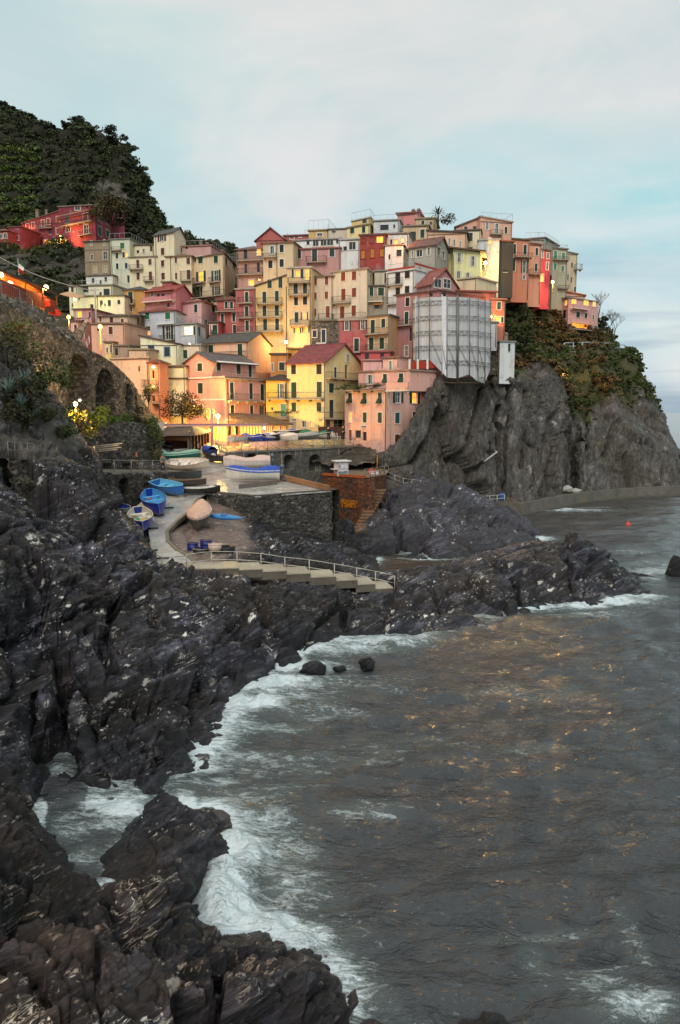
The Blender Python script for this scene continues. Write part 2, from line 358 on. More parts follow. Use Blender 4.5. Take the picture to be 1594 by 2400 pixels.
skm = N('ShaderNodeMix', data_type='RGBA', blend_type='ADD'); skm.inputs[0].default_value = .02; L(c3, skm.inputs[6]); L(sky.outputs[0], skm.inputs[7])
L(skm.outputs[2], bg.inputs[0]); bg.inputs[1].default_value = .92
sl = bpy.data.lights.new('sun', 'SUN'); sl.energy = 1.5; sl.angle = R(28); sl.color = (1, .95, .88); so = bpy.data.objects.new('sun', sl); C.objects.link(so)
_sd = Vector((math.sin(R(SUN_AZ)) * math.cos(R(SUN_EL)), math.cos(R(SUN_AZ)) * math.cos(R(SUN_EL)), math.sin(R(SUN_EL)))); so.rotation_euler = _sd.to_track_quat('Z', 'Y').to_euler(); so.location = (0, -40, 60)

# ---------------------------------------------------------------- shore rocks
coast = [G(x, y) for x, y in ((1050, 2600), (925, 2420), (850, 2370), (825, 2290), (780, 2235), (755, 2205), (700, 2180), (640, 2140), (575, 2155), (530, 2175), (510, 2153), (490, 2107), (480, 2082),
    (505, 2036), (530, 1985), (538, 1950), (520, 1908), (480, 1900), (429, 1915), (418, 1878), (403, 1830), (440, 1812), (474, 1795), (468, 1755), (500, 1715), (545, 1680), (560, 1645), (580, 1610), (640, 1578),
    (660, 1560), (700, 1545), (770, 1507), (800, 1495), (870, 1490), (940, 1487), (985, 1497), (1020, 1490), (1060, 1478), (1100, 1470), (1150, 1462), (1220, 1440), (1280, 1412), (1330, 1410), (1400, 1418), (1440, 1400), (1500, 1388), (1550, 1372))]
def XY(px, Y): return Vector(((px - 797) / F * Y * 1.02, Y, 0))
coast += [XY(1545, 66), XY(1500, 68), XY(1400, 70), XY(1290, 72), XY(1200, 73), XY(1100, 71), XY(1050, 68)]
coast += [G(x, y) for x, y in ((985, 1336), (925, 1364), (893, 1348), (882, 1318), (900, 1306), (980, 1312), (1060, 1308), (1140, 1300), (1210, 1290), (1265, 1266), (1272, 1254))]
coast += [XY(1240, 98), XY(1190, 104), XY(1150, 112), XY(1100, 122), XY(-400, 122), Vector((-60, 122, 0)), Vector((-60, 0, 0)), Vector((4, 0, 0))]
pool = [G(x * .5102, y * .5102 + 1750) for x, y in ((210, 130), (300, 110), (400, 190), (395, 300), (480, 305), (670, 268), (682, 300), (600, 390), (520, 480), (510, 560), (590, 620), (600, 685), (440, 640), (390, 600), (290, 560), (260, 480), (250, 430), (210, 400), (215, 270), (195, 200))]
cp = []
def p_(*a): cp.extend(P(*q) for q in a)
def z_(*a): cp.extend(G(*q) for q in a)
for q in coast[:-3]: cp.append(Vector((q.x, q.y, -.05)))
for q in pool: cp.append(Vector((q.x, q.y, -.05)))
z_((0, 2400, 3.6), (200, 2400, 3.0), (400, 2400, 2.6), (600, 2400, 2.2), (760, 2400, 1.6), (820, 2400, .9), (0, 2250, 3.0), (200, 2250, 2.6), (400, 2280, 2.4), (600, 2270, 1.9), (690, 2250, 1.6), (760, 2290, 1.2), (0, 2100, 2.4), (150, 2130, 1.9), (320, 2150, 1.8), (430, 2150, 1.8),
   (480, 2200, 1.8), (0, 1980, 2.6), (60, 1950, 1.8), (0, 1880, 2.6), (60, 1860, 1.9), (300, 2010, 1.1), (380, 1960, 1.7), (450, 1990, 1.4), (490, 1950, 1.0), (400, 1900, .8), (370, 2040, 1.2), (430, 2060, 1.3))
p_((0, 1700, 28.5), (60, 1760, 28), (0, 1600, 30), (0, 1500, 32), (0, 1400, 33.5), (0, 1300, 35.5), (0, 1200, 39), (0, 1120, 43), (0, 1080, 47),
   (95, 1780, 30), (110, 1700, 33.5), (110, 1600, 35), (100, 1500, 35.5), (110, 1400, 36.5), (110, 1300, 38.5), (80, 1232, 48), (130, 1230, 49.5), (80, 1090, 54), (140, 1095, 56),
   (200, 1830, 28), (200, 1750, 29), (190, 1650, 31), (200, 1550, 34), (200, 1450, 38), (210, 1350, 42), (220, 1250, 47), (215, 1170, 51), (200, 1100, 54), (170, 1075, 56),
   (300, 1800, 28.5), (320, 1700, 30.5), (320, 1600, 34), (320, 1500, 37.5), (320, 1400, 42), (310, 1320, 47), (318, 1266, 51), (270, 1232, 57), (275, 1216, 65), (310, 1225, 60),
   (390, 1780, 30), (420, 1680, 33), (430, 1580, 36), (430, 1480, 40.5), (420, 1400, 45.5), (430, 1362, 50),
   (540, 1600, 37), (540, 1500, 40.5), (540, 1420, 45), (540, 1370, 50), (640, 1520, 42), (650, 1440, 46), (660, 1380, 51), (760, 1470, 46), (770, 1420, 49.5), (780, 1390, 53),
   (880, 1450, 49.5), (880, 1410, 53), (940, 1440, 51), (930, 1392, 55.5), (1000, 1440, 52.5), (1000, 1350, 58.5), (1060, 1380, 56), (1060, 1340, 60.5), (1100, 1420, 54.5), (1130, 1350, 60), (1140, 1305, 64),
   (1200, 1400, 56), (1200, 1340, 60), (1210, 1292, 64), (1290, 1380, 58), (1270, 1265, 63), (1300, 1272, 64), (1345, 1258, 64.5), (1340, 1340, 60), (1400, 1370, 60), (1420, 1292, 64.5), (1400, 1340, 62), (1470, 1345, 63.5), (1510, 1352, 64.2))
p_((890, 1270, 78), (930, 1200, 83), (950, 1150, 88), (1020, 1128, 92), (1060, 1140, 92), (1000, 1180, 87), (1000, 1250, 80), (1080, 1180, 89), (1100, 1250, 82), (1160, 1190, 92), (1170, 1240, 86), (1220, 1230, 90), (870, 1200, 86), (860, 1250, 81),
   (1000, 1135, 99), (900, 1150, 94), (1100, 1160, 100), (840, 1265, 80), (910, 1110, 104), (960, 1120, 108))
# cove behind the lower wall, rocks under the platform
z_((830, 1330, .6), (800, 1290, .9), (780, 1255, 1.4), (860, 1290, .7), (700, 1270, 2.0), (640, 1280, 2.6), (590, 1300, 2.9), (700, 1330, 1.6), (640, 1340, 2.3), (560, 1310, 3.0), (540, 1270, 3.4), (570, 1210, 4.2), (640, 1220, 3.6), (740, 1215, 2.6))
z_((480, 1290, 3.6), (450, 1250, 4.3), (500, 1230, 4.4), (480, 1200, 5.0), (540, 1240, 4.1))
cp += [Vector((-14, 95, 3)), Vector((-2, 95, 2)), Vector((4, 95, 1.5)), Vector((-2, 110, 5)), Vector((8, 112, 5)), Vector((4, 84, .6)), Vector((2, 88, .8))]
for px, py in ((470, 1090), (500, 1110), (440, 1130), (420, 1160), (400, 1190), (380, 1220), (370, 1260), (385, 1300), (410, 1330), (450, 1335), (540, 1130), (600, 1140), (460, 1060), (360, 1200)):
    q = RAMP(px, py); q.z -= .5; cp.append(q)
# bank and bushes left, up to the arcade wall
p_((0, 1040, 49), (60, 1030, 51), (130, 1040, 54), (150, 1060, 57), (60, 1072, 51.5), (0, 1000, 50), (100, 990, 54), (150, 980, 59), (0, 900, 52), (80, 900, 56), (130, 910, 61), (0, 820, 54), (60, 830, 58), (180, 1000, 66), (200, 1040, 68), (240, 1085, 72))
cp += [P(230, 1100, 76), P(300, 1106, 77), P(390, 1108, 78), P(-120, 900, 50), P(-200, 1200, 38), P(-200, 1500, 30), P(-200, 1900, 22), P(-200, 2300, 15), P(-300, 1000, 45)]
cp += [Vector((-60, 20, 9)), Vector((-50, 60, 22)), Vector((-36, 80, 14)), Vector((-46, 80, 18)), Vector((-44, 100, 22)), Vector((-30, 100, 10)), Vector((-24, 110, 9.5)), Vector((-60, 118, 24)), Vector((-14, 118, 9)), Vector((0, 8, 1)), Vector((-10, 8, 4))]
cpA = np.array([tuple(q) for q in cp])
def rbf_fit(A, smooth=.06):
    X = A[:, :2]; n = len(X); D = np.linalg.norm(X[:, None] - X[None], axis=2); M = np.zeros((n + 3, n + 3)); M[:n, :n] = D - np.eye(n) * smooth * n ** .5 * .4
    Pm = np.c_[np.ones(n), X]; M[:n, n:] = Pm; M[n:, :n] = Pm.T; return X, np.linalg.solve(M, np.r_[A[:, 2], np.zeros(3)])
def rbf_eval(fit, x, y):
    X, wv = fit; n = len(X); o = wv[n] + wv[n + 1] * x + wv[n + 2] * y
    for i in range(n): o = o + wv[i] * np.sqrt((x - X[i, 0]) ** 2 + (y - X[i, 1]) ** 2)
    return o
FIT = rbf_fit(cpA)
NA, NR = 920, 980
_t = np.linspace(-.98, .47, NA); _Y = 7.5 * (116 / 7.5) ** np.linspace(0, 1, NR); TX, TY = np.meshgrid(_t, _Y); GX = (TX * TY); GY = TY
coast_xy = [(q.x, q.y) for q in coast]; pool_xy = [(q.x, q.y) for q in pool]
def land_sd(x, y): return np.minimum(poly_sd(x, y, coast_xy), -poly_sd(x, y, pool_xy))
sd = land_sd(GX, GY)
z = rbf_eval(FIT, GX, GY)
z = np.where(sd < 0, np.maximum(sd * .55, -2.2), np.maximum(z, .0) * sstep(0, .9, sd) + .12 * sstep(-.2, .6, sd))
slab_poly = [tuple(G(x, y, 4)[:2]) for x, y in ((458, 1175), (410, 1225), (390, 1262), (440, 1300), (510, 1302), (600, 1255), (570, 1200), (500, 1170))]
ramp_px = ((470, 1040), (440, 1075), (415, 1120), (352, 1160), (296, 1205), (345, 1225), (352, 1268), (354, 1305), (378, 1346), (447, 1334), (452, 1318), (437, 1303), (410, 1289), (389, 1268), (387, 1246), (410, 1222), (445, 1195), (458, 1171), (484, 1156), (605, 1163), (775, 1150), (655, 1122), (510, 1045), (490, 1038))
ramp_poly = [tuple(RAMP(*q)[:2]) for q in ramp_px]
rsd = poly_sd(GX, GY, ramp_poly)
z0 = z.copy()
wid = TY / 40.0                                       # detail follows the size of the cells
A = np.stack([GX, GY, z], 2); nor = grid_normals(A); nor *= np.sign(nor[:, :, 2:3] + 1e-9)
pts = A.reshape(-1, 3).astype(np.float32)
keep = ((sd > -1.2) & (z > -1.5)).reshape(-1)
def surf(px, py):
    d = ray(px, py); T_ = np.linspace(8, 112, 1400); x = d.x / d.y * T_; zz_ = CZ + d.z / d.y * T_
    j = np.clip((np.log(T_ / 7.5) / np.log(116 / 7.5) * (NR - 1)).astype(int), 0, NR - 1); i = np.clip(((x / T_ + .98) / 1.45 * (NA - 1)).astype(int), 0, NA - 1)
    k = np.argmax(zz_ < np.maximum(z[j, i], 0)); return Vector((x[k], T_[k], zz_[k]))
for ln, cw, cd in ((((40, 1290), (75, 1340), (85, 1400), (110, 1470), (140, 1540), (155, 1620), (150, 1720), (165, 1800)), .55, 2.0), (((444, 1382), (490, 1428), (541, 1453), (561, 1484)), .4, 1.3), (((306, 1581), (388, 1591), (485, 1581), (551, 1545)), .4, 1.0), (((350, 1490), (358, 1455), (366, 1430)), .35, 1.0),
    (((90, 1714), (120, 1745), (140, 1790)), 1.1, 1.8), (((454, 2280), (490, 2337), (525, 2300)), .22, .9), (((520, 2190), (524, 2240), (525, 2300), (540, 2360)), .25, 1.0), (((0, 2087), (100, 2056), (150, 2050)), .25, .8), (((205, 2190), (230, 2230), (215, 2290)), .2, .7), (((800, 1408), (806, 1440), (811, 1465)), .35, 1.0), (((1008, 1371), (1020, 1400), (1029, 1428)), .35, 1.0),
    (((1116, 1205), (1140, 1222), (1160, 1240)), .5, 1.2), (((993, 1196), (1003, 1212), (1012, 1230)), .4, 1.0), (((930, 1235), (940, 1265), (945, 1290)), .6, 1.3), (((230, 1370), (250, 1440), (240, 1520), (265, 1590)), .4, 1.2), (((20, 1480), (45, 1560), (40, 1640)), .4, 1.2), (((300, 1700), (350, 1720), (370, 1770)), .35, .9), (((560, 2330), (600, 2350), (650, 2330)), .2, .7), (((0, 2250), (80, 2270), (110, 2330)), .25, .8), (((1180, 1340), (1205, 1370), (1215, 1410)), .4, .9), (((1320, 1290), (1330, 1330), (1335, 1370)), .4, 1.0)):
    w3 = [surf(*q) for q in ln]; dist = np.full(GX.shape, 1e9)
    for a3, b3 in zip(w3[:-1], w3[1:]):
        ex, ey = b3.x - a3.x, b3.y - a3.y; tt = np.clip(((GX - a3.x) * ex + (GY - a3.y) * ey) / (ex * ex + ey * ey + 1e-9), 0, 1); dist = np.minimum(dist, np.hypot(GX - a3.x - tt * ex, GY - a3.y - tt * ey))
    dist += .25 * cw * np.sin(GX * 4.1 + GY * 2.3); z = z - cd * (1 - sstep(.15 * cw, cw, dist)) * (sd > 0)
A = np.stack([GX, GY, z], 2); pts = A.reshape(-1, 3).astype(np.float32)
th = .5; rotm = np.array(Matrix.Rotation(R(28), 3, 'Y') @ Matrix.Rotation(R(35), 3, 'Z'), np.float32)
q = pts[keep] @ rotm.T
q1 = q * np.array([.12, .16, .22], np.float32) + .25 * fbm(q * .2, 3, 31)[:, None]; f1, e1, h1_ = facets(q1, 3)
q2 = q * np.array([.48, .6, .85], np.float32) + .3 * fbm(q * .6, 3, 51)[:, None]; f2, e2, h2_ = facets(q2, 9)
q3 = q * np.array([1.6, 2., 3.8], np.float32) + .3 * fbm(q * 1.6, 2, 71)[:, None]; f3, e3, h3_ = facets(q3, 15)
tone = np.full(len(pts), .5, np.float32); tone[keep] = .5 * h1_ + .32 * h2_ + .18 * h3_
d = np.zeros(len(pts), np.float32)
hk_ = (1 - .8 * sstep(10.2, 12.5, z.reshape(-1)))[keep]; d[keep] = (f1 * 1.15 - .9 * (1 - sstep(0, .09, e1))) * hk_ + f2 * .24 - .26 * (1 - sstep(0, .12, e2)) + f3 * .09 - .07 * (1 - sstep(0, .2, e3)) + .1 * ridged(q * np.array([.5, .6, 2.2], np.float32), 5, 90) - .1
soft = (1 - .8 * sstep(0., 2., (rsd.reshape(-1) + 2.0))) * (.2 + .8 * sstep(-.3, 2.2, sd.reshape(-1)))
mound = (GY > 76) & (GX > 3); soft = np.where(mound.reshape(-1), soft * .8, soft); spur = sstep(.0, 3., GX) * sstep(52, 57, GY) * (1 - sstep(70, 76, GY)); soft *= 1 - .3 * spur.reshape(-1); soft *= 1 - .72 * sstep(-.8, 1.0, poly_sd(GX, GY, slab_poly)).reshape(-1)
pts = pts + nor.reshape(-1, 3).astype(np.float32) * (d * soft)[:, None]
zz = pts[:, 2].reshape(NR, NA)
stair = poly_sd(GX, GY, [tuple(P(*q)[:2]) for q in ((365, 1340, 51), (500, 1336, 52), (615, 1344, 52.6), (730, 1358, 53.4), (840, 1375, 54.4), (930, 1390, 55.4), (930, 1375, 59.5), (730, 1345, 58), (500, 1325, 56.5), (365, 1325, 55))]) > 0
_sx = GX / GY * F + 797; stz = np.interp(_sx, [370, 500, 620, 730, 840, 925], [2.9, 2.8, 2.2, 1.75, 1.3, .9]); zz = np.where(stair, np.minimum(zz, stz - .25), zz)
def sight(zz, lim, y0, y1):
    l = np.interp(_sx, [a for a, b in lim], [b for a, b in lim]); m = (_sx > lim[0][0]) & (_sx < lim[-1][0]) & (GY > y0) & (GY < y1); return np.where(m, np.minimum(zz, CZ - GY * np.tan(PITCH + np.arctan((l - 1200) / F))), zz)
zz = sight(zz, [(236, 1130), (250, 1175), (262, 1196), (290, 1205), (320, 1232), (350, 1236)], 54, 79); zz = sight(zz, [(30, 1100), (40, 1205), (110, 1222), (128, 1190), (136, 1110)], 43, 50.6); inr = rsd > -.5; zz = np.where(inr, np.minimum(zz, ramp_z(GY) - .25), zz)
pts[:, 2] = zz.reshape(-1)
SHZ = zz
def shore_z(x, y):            # height of the shore under a point
    j = np.clip(np.log(y / 7.5) / np.log(116 / 7.5) * (NR - 1), 0, NR - 1); i = np.clip((x / y + .98) / 1.45 * (NA - 1), 0, NA - 1)
    return float(SHZ[int(round(j)), int(round(i))])
fq = grid_faces(NR, NA); kz = pts[:, 2]; fq = fq[(kz[fq].max(1) > -1.3)]
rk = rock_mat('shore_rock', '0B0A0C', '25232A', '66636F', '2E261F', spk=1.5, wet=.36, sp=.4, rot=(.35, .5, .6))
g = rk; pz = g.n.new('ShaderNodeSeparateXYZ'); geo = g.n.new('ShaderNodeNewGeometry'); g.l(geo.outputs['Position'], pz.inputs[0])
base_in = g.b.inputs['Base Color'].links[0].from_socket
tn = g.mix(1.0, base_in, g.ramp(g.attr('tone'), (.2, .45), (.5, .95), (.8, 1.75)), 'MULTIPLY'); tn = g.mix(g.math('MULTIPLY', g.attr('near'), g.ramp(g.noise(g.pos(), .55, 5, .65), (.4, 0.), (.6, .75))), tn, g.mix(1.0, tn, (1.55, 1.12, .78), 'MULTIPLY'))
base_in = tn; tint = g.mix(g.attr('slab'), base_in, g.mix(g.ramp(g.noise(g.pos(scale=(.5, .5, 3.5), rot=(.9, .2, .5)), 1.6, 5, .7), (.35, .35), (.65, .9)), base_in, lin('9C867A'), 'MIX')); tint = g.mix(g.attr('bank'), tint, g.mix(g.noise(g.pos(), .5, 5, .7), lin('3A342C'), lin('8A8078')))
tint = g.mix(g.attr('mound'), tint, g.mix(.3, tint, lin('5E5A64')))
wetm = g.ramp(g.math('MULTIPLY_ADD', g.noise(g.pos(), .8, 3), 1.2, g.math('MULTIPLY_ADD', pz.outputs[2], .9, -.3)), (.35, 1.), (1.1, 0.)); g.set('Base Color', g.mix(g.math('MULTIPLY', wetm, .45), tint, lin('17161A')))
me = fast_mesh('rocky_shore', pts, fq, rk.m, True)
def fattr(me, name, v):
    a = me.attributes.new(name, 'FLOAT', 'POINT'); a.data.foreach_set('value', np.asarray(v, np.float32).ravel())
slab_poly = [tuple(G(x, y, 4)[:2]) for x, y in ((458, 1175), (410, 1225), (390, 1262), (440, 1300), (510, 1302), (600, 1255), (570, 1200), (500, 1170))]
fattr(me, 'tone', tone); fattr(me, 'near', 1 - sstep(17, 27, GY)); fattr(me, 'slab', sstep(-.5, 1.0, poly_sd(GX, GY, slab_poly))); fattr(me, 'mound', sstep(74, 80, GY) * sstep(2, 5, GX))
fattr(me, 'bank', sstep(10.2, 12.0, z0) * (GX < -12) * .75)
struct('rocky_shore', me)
# small rocks awash
def sea_rock(px, py, r, h, s, label):
    c = G(px, py, 0); n = 28; th_ = np.linspace(0, 2 * np.pi, n, endpoint=False); rows = []
    for j, ph in enumerate(np.linspace(-.5, np.pi / 2, 12)):
        rows.append([(math.cos(ph) * r * math.cos(t), math.cos(ph) * r * .7 * math.sin(t), math.sin(ph) * h) for t in list(th_) + [th_[0]]])
    A = np.array(rows, np.float32); k = A.reshape(-1, 3); ff, ee, _q = facets(k * 1.1 / r + s * 3.7, s); k = k * (1 + .3 * ff + .12 * fbm(k * 3 / r, 3, s))[:, None]
    me = fast_mesh('sea_rock', k, grid_faces(12, n + 1), rk.m, True); 
    o = link_mesh('sea_rock', me); o.location = c; tag(o, label, 'rock', 'small rocks awash off the shore')
sea_rock(738, 1572, .72, .45, 1, 'low black rock awash in white foam, leftmost and widest of the three small rocks')
sea_rock(797, 1568, .36, .2, 2, 'smallest black rock awash between the two larger ones in the foam')
sea_rock(860, 1560, .45, .5, 3, 'round black rock in the foam, rightmost of the three small rocks')
sea_rock(1600, 1350, 1.2, 1.6, 4, 'dark rock standing in the sea at the right edge beyond the point')
sea_rock(1140, 2425, .75, .3, 5, 'dark rock awash at the bottom edge of the picture')

# ---------------------------------------------------------------- sea
NA2, NR2 = 420, 1150
_t2 = np.linspace(-.68, .68, NA2); _Y2 = 8.0 * (9000 / 8.0) ** (np.linspace(0, 1, NR2) ** 1.12); TX2, TY2 = np.meshgrid(_t2, _Y2); SX = TX2 * TY2; SY = TY2
near = SY < 400; wz = np.zeros_like(SX)
def wave(a, lam, ang, ph, sharp=1.6):
    k = 2 * np.pi / lam; u = (SX * math.cos(ang) + SY * math.sin(ang)) * k + ph + 1.6 * fbmS * min(1., 4 / lam); return a * (2 * ((np.sin(u) + 1) / 2) ** sharp - 1)
flat = np.stack([SX.ravel() * .12, SY.ravel() * .12, np.zeros(SX.size)], 1); fbmS = fbm(flat, 3, 5).reshape(SX.shape)
for a_, lam, ang in ((.15, 8.5, 1.9), (.085, 4.3, 1.45), (.05, 2.6, 2.0), (.03, 1.7, 1.3), (.02, 1.15, 1.75), (.012, .8, 2.2)):
    wz += wave(a_, lam, ang, lam * 3) * np.clip(lam * 90 / SY, 0, 1)
wz += .10 * fbm(np.stack([SX.ravel() * .5, SY.ravel() * .9, np.zeros(SX.size)], 1), 4, 17).reshape(SX.shape) * np.clip(60 / SY, 0, 1)
wz *= np.clip(60 / SY, 0, 1) ** .7
# foam where the swell breaks: patches (x, y, metres along, metres across, strength) measured on the water
foam = np.zeros_like(SX); lift = np.zeros_like(SX)
fx = [(640, 1600, 3.2, 1.7, 1.25), (590, 1650, 2.2, 1.3, 1.2), (700, 1560, 3, 1.3, .95), (780, 1520, 4.5, 1.3, .85), (880, 1505, 4, 1.2, .9), (700, 1640, 3, 2.2, .6), (500, 1730, 1.6, 1.6, .75), (480, 1790, 1.3, 1.0, .6), (540, 1700, 2, 1.2, .55),
      (560, 2000, 1.3, 1.9, 1.15), (520, 2090, 1.0, 1.5, 1.25), (600, 1960, 1.7, 2.4, .75), (545, 2140, .9, .9, 1.2), (690, 2060, 1.3, 2.2, .6), (620, 2170, 1.1, .6, .95), (700, 2190, 1.2, .6, .85), (770, 2260, .8, .9, .8), (560, 1880, 2.2, 1.1, .6), (440, 1890, .5, .9, .95),
      (300, 1905, 1.2, .7, 1.2), (250, 1930, 1.2, .8, .65), (190, 2000, .8, .6, .7), (250, 2060, .9, .35, .8), (150, 1920, .6, .9, .45), (310, 1960, .9, .7, .5),
      (1320, 1422, 3.5, .9, 1.1), (1430, 1410, 3.6, 1.1, 1.2), (1510, 1398, 2.6, 1.3, .9), (1380, 1440, 4, 1.0, .6), (1540, 1335, 4.5, 2.0, .75), (1600, 1320, 6, 3, .55), (1480, 1290, 3, 2, .5),
      (1480, 2350, 1.2, .7, 1.05), (1400, 2300, .9, .7, .7), (1290, 2190, 2.2, .28, .45), (1400, 2260, 2.0, .22, .45), (1250, 2250, .5, 1.0, .4), (1500, 2220, .4, 2.0, .38), (850, 1900, 2.0, .9, .42), (830, 2330, .8, 1.2, .5),
      (1330, 1197, 6.5, 1.5, 1.0), (1390, 1188, 6, .8, .6), (1275, 1262, 2.0, 1.6, .9), (960, 1350, 2.6, 1.6, .5), (900, 1365, 1.2, .8, .6), (620, 1700, 2.6, .9, .62), (560, 1765, 1.8, .8, .6), (760, 1675, 3, .9, .55), (520, 1835, 1.4, .7, .6), (650, 1850, 2.0, .7, .55), (700, 1980, 1.0, 1.6, .55), (250, 1880, 1.3, .7, .8), (180, 1950, .9, .9, .7), (270, 2000, .9, .7, .7), (800, 1600, 5, 2.5, .42), (700, 1780, 5, 2.5, .36), (900, 1740, 4, 2, .33), (1250, 1760, 3, .8, .32), (1220, 1620, 5, 1.5, .25)]
for px, py, sx_, sy_, st in fx:
    c = G(px, py, 0); ca, sa = math.cos(.12), math.sin(.12); dx = SX - c.x; dy = SY - c.y
    sx_ *= .82; sy_ *= .8; e = ((dx * ca + dy * sa) / sx_) ** 2 + ((-dx * sa + dy * ca) / sy_) ** 2; b_ = st * np.exp(-e * .8); foam = np.maximum(foam, b_) + .12 * b_
    if st > .8: lift += .28 * st * np.exp(-e * 1.2)
csd = -land_sd(np.where(SY < 130, SX, 500), np.where(SY < 130, SY, 500)); inpool = poly_sd(SX, SY, pool_xy) > 0; foam *= np.where(inpool, 1.15, 1.05); foam += np.where(inpool, .2, .6) * np.exp(-np.clip(csd, 0, 9) / .4) * (SY < 118) * np.clip(.75 + 1.1 * fbm(np.stack([SX.ravel() * .3, SY.ravel() * .3, np.zeros(SX.size)], 1), 3, 91).reshape(SX.shape), 0, 1.6) + np.where(inpool, 0, .18) * np.exp(-np.clip(csd, 0, 30) / 2.0) * (SY < 75)
lum = fbm(np.stack([SX.ravel() * 1.1, SY.ravel() * 1.1, np.zeros(SX.size)], 1), 4, 40).reshape(SX.shape)
wz = wz * (1 - .5 * np.clip(foam, 0, 1)) + lift * (.6 + .8 * lum)
calm = poly_sd(SX, SY, [tuple(G(x, y)[:2]) for x, y in ((870, 1370), (1000, 1330), (1150, 1290), (900, 1300), (860, 1330))]); wz *= np.where(calm > 0, .4, 1)
sp_ = np.stack([SX, SY, wz], 2).reshape(-1, 3)
me = fast_mesh('sea', sp_, grid_faces(NR2, NA2), None, True) if False else None
t = NT('sea_water'); pw = t.pos(scale=(1, 1.7, 1)); fo = t.attr('foam')
st1 = t.noise(t.pos(scale=(.55, 1.5, 1), rot=(0, 0, .15)), 2.0, 7, .72, 1.6); st2 = t.noise(t.pos(scale=(1, 1.6, 1)), 6.5, 6, .72, 1.2)
st0 = t.noise(t.pos(scale=(.7, 1.3, 1), rot=(0, 0, .2)), .75, 4, .6, 1.0); fm = t.math('ADD', t.math('ADD', t.math('MULTIPLY', fo, 1.0), t.math('MULTIPLY_ADD', st0, 1.5, -.8)), t.math('ADD', t.math('MULTIPLY_ADD', st1, 2.6, -1.3), t.math('MULTIPLY_ADD', st2, 1.9, -.95)))
fmask = t.ramp(fm, (.46, 0.), (.7, .38), (1.0, .72), (1.45, .95)); thin = t.ramp(fo, (.1, 0.), (.9, .5))
wc = t.mix(t.noise(t.pos(), .08, 4), lin('3B3C3E'), lin('505254')); wc = t.mix(t.attr('brown'), wc, lin('4A3A2A')); wc = t.mix(thin, wc, lin('76857F'))
t.set('Base Color', t.mix(fmask, wc, lin('D9E3E5'))); t.set('Roughness', t.mix(fmask, (.12,) * 3, (.8,) * 3)); t.set('IOR', 1.333); t.set('Specular IOR Level', .5)
rdg = lambda n_: t.math('POWER', t.math('SUBTRACT', 1.0, t.math('ABSOLUTE', t.math('MULTIPLY_ADD', n_, 2.6, -1.3)), clamp=True), 1.4)
rp = t.math('ADD', t.math('MULTIPLY', rdg(t.noise(t.pos(scale=(.7, 1.7, 1), rot=(0, 0, .22)), 1.1, 3, .5, .7)), 1.0), t.math('ADD', t.math('MULTIPLY', rdg(t.noise(t.pos(scale=(.8, 1.8, 1), rot=(0, 0, -.25)), 2.9, 3, .55, .6)), .42), t.math('MULTIPLY', t.noise(t.pos(scale=(1, 1.8, 1), rot=(0, 0, .1)), 8, 4, .6, .5), .3)))
t.bump(t.math('ADD', t.math('MULTIPLY', rp, t.attr('chop')), t.math('MULTIPLY', fmask, .25)), 1.0, .15)
me = fast_mesh('sea', sp_, grid_faces(NR2, NA2), t.m, True); fattr(me, 'foam', np.clip(foam, 0, 1.5)); fattr(me, 'chop', np.clip(34 / SY, .22, 1) * (.75 + .5 * lum)); fattr(me, 'brown', np.where(calm > -1, .8, 0) + .35 * sstep(70, 110, SY) * (SY < 140)); struct('sea', me)
outer = MB(); outer.quad((-3000, -200, -.62), (3000, -200, -.62), (3000, 3000, -.62), (-3000, 3000, -.62)); struct('sea', outer, t.m)
seabed = MB(); seabed.quad((-9000, -200, -3.2), (9000, -200, -3.2), (9000, 9000, -3.2), (-9000, 9000, -3.2)); struct('seabed', seabed, paint('2A2822', .9))
def wall_strip(name, base, top, thick, mat, label=None, cat='wall', nu=160, nv=40, arches=(), rough=.08, depth=1.2, seed=0, parent=None, cap=True):
    """masonry wall between two 3-D polylines (left to right); arches: (u0,u1,v0,v1) in 0..1 recessed with a round head"""
    A = interp_rows([base, top], nu, nv); n = grid_normals(A); n *= np.sign((n * (np.array([0, 0, CZ]) - A)).sum(2, keepdims=True) + 1e-6)
    p = A.reshape(-1, 3).astype(np.float32); d = rough * fbm(p * 1.3, 4, seed + 3) + rough * .8 * facets(p * np.array([1.6, 1.6, 2.6], np.float32), seed)[0]
    U, V = np.meshgrid(np.linspace(0, 1, nu), np.linspace(0, 1, nv)); rec = np.zeros(U.shape)
    for u0, u1, v0, v1 in arches:
        um = (u0 + u1) / 2; hw = (u1 - u0) / 2; i0 = int(um * (nu - 1)); j1 = min(nv - 1, int(v1 * (nv - 1)))
        W = np.linalg.norm(A[j1, min(nu - 1, int(u1 * (nu - 1)))] - A[j1, int(u0 * (nu - 1))]) / 2; Hh = np.linalg.norm(A[-1, i0] - A[0, i0])
        rise = min(W / Hh, (v1 - v0) * .6); vt = v1 - rise + rise * np.sqrt(np.clip(1 - ((U - um) / hw) ** 2, 0, 1))
        rec = np.maximum(rec, ((np.abs(U - um) < hw) & (V > v0) & (V < vt)).astype(float))
    p = p + n.reshape(-1, 3) * (d - rec.ravel() * depth)[:, None]; A2 = p.reshape(nv, nu, 3)
    back = A2[-1] - n[-1] * thick; back2 = A[0] - n[0] * thick; full = np.concatenate([A2, back[None], back2[None]], 0)
    me = fast_mesh(name, full.reshape(-1, 3), grid_faces(nv + 2, nu), mat, False); o = link_mesh(name, me, parent)
    if label: tag(o, label, cat)
    return o, A2
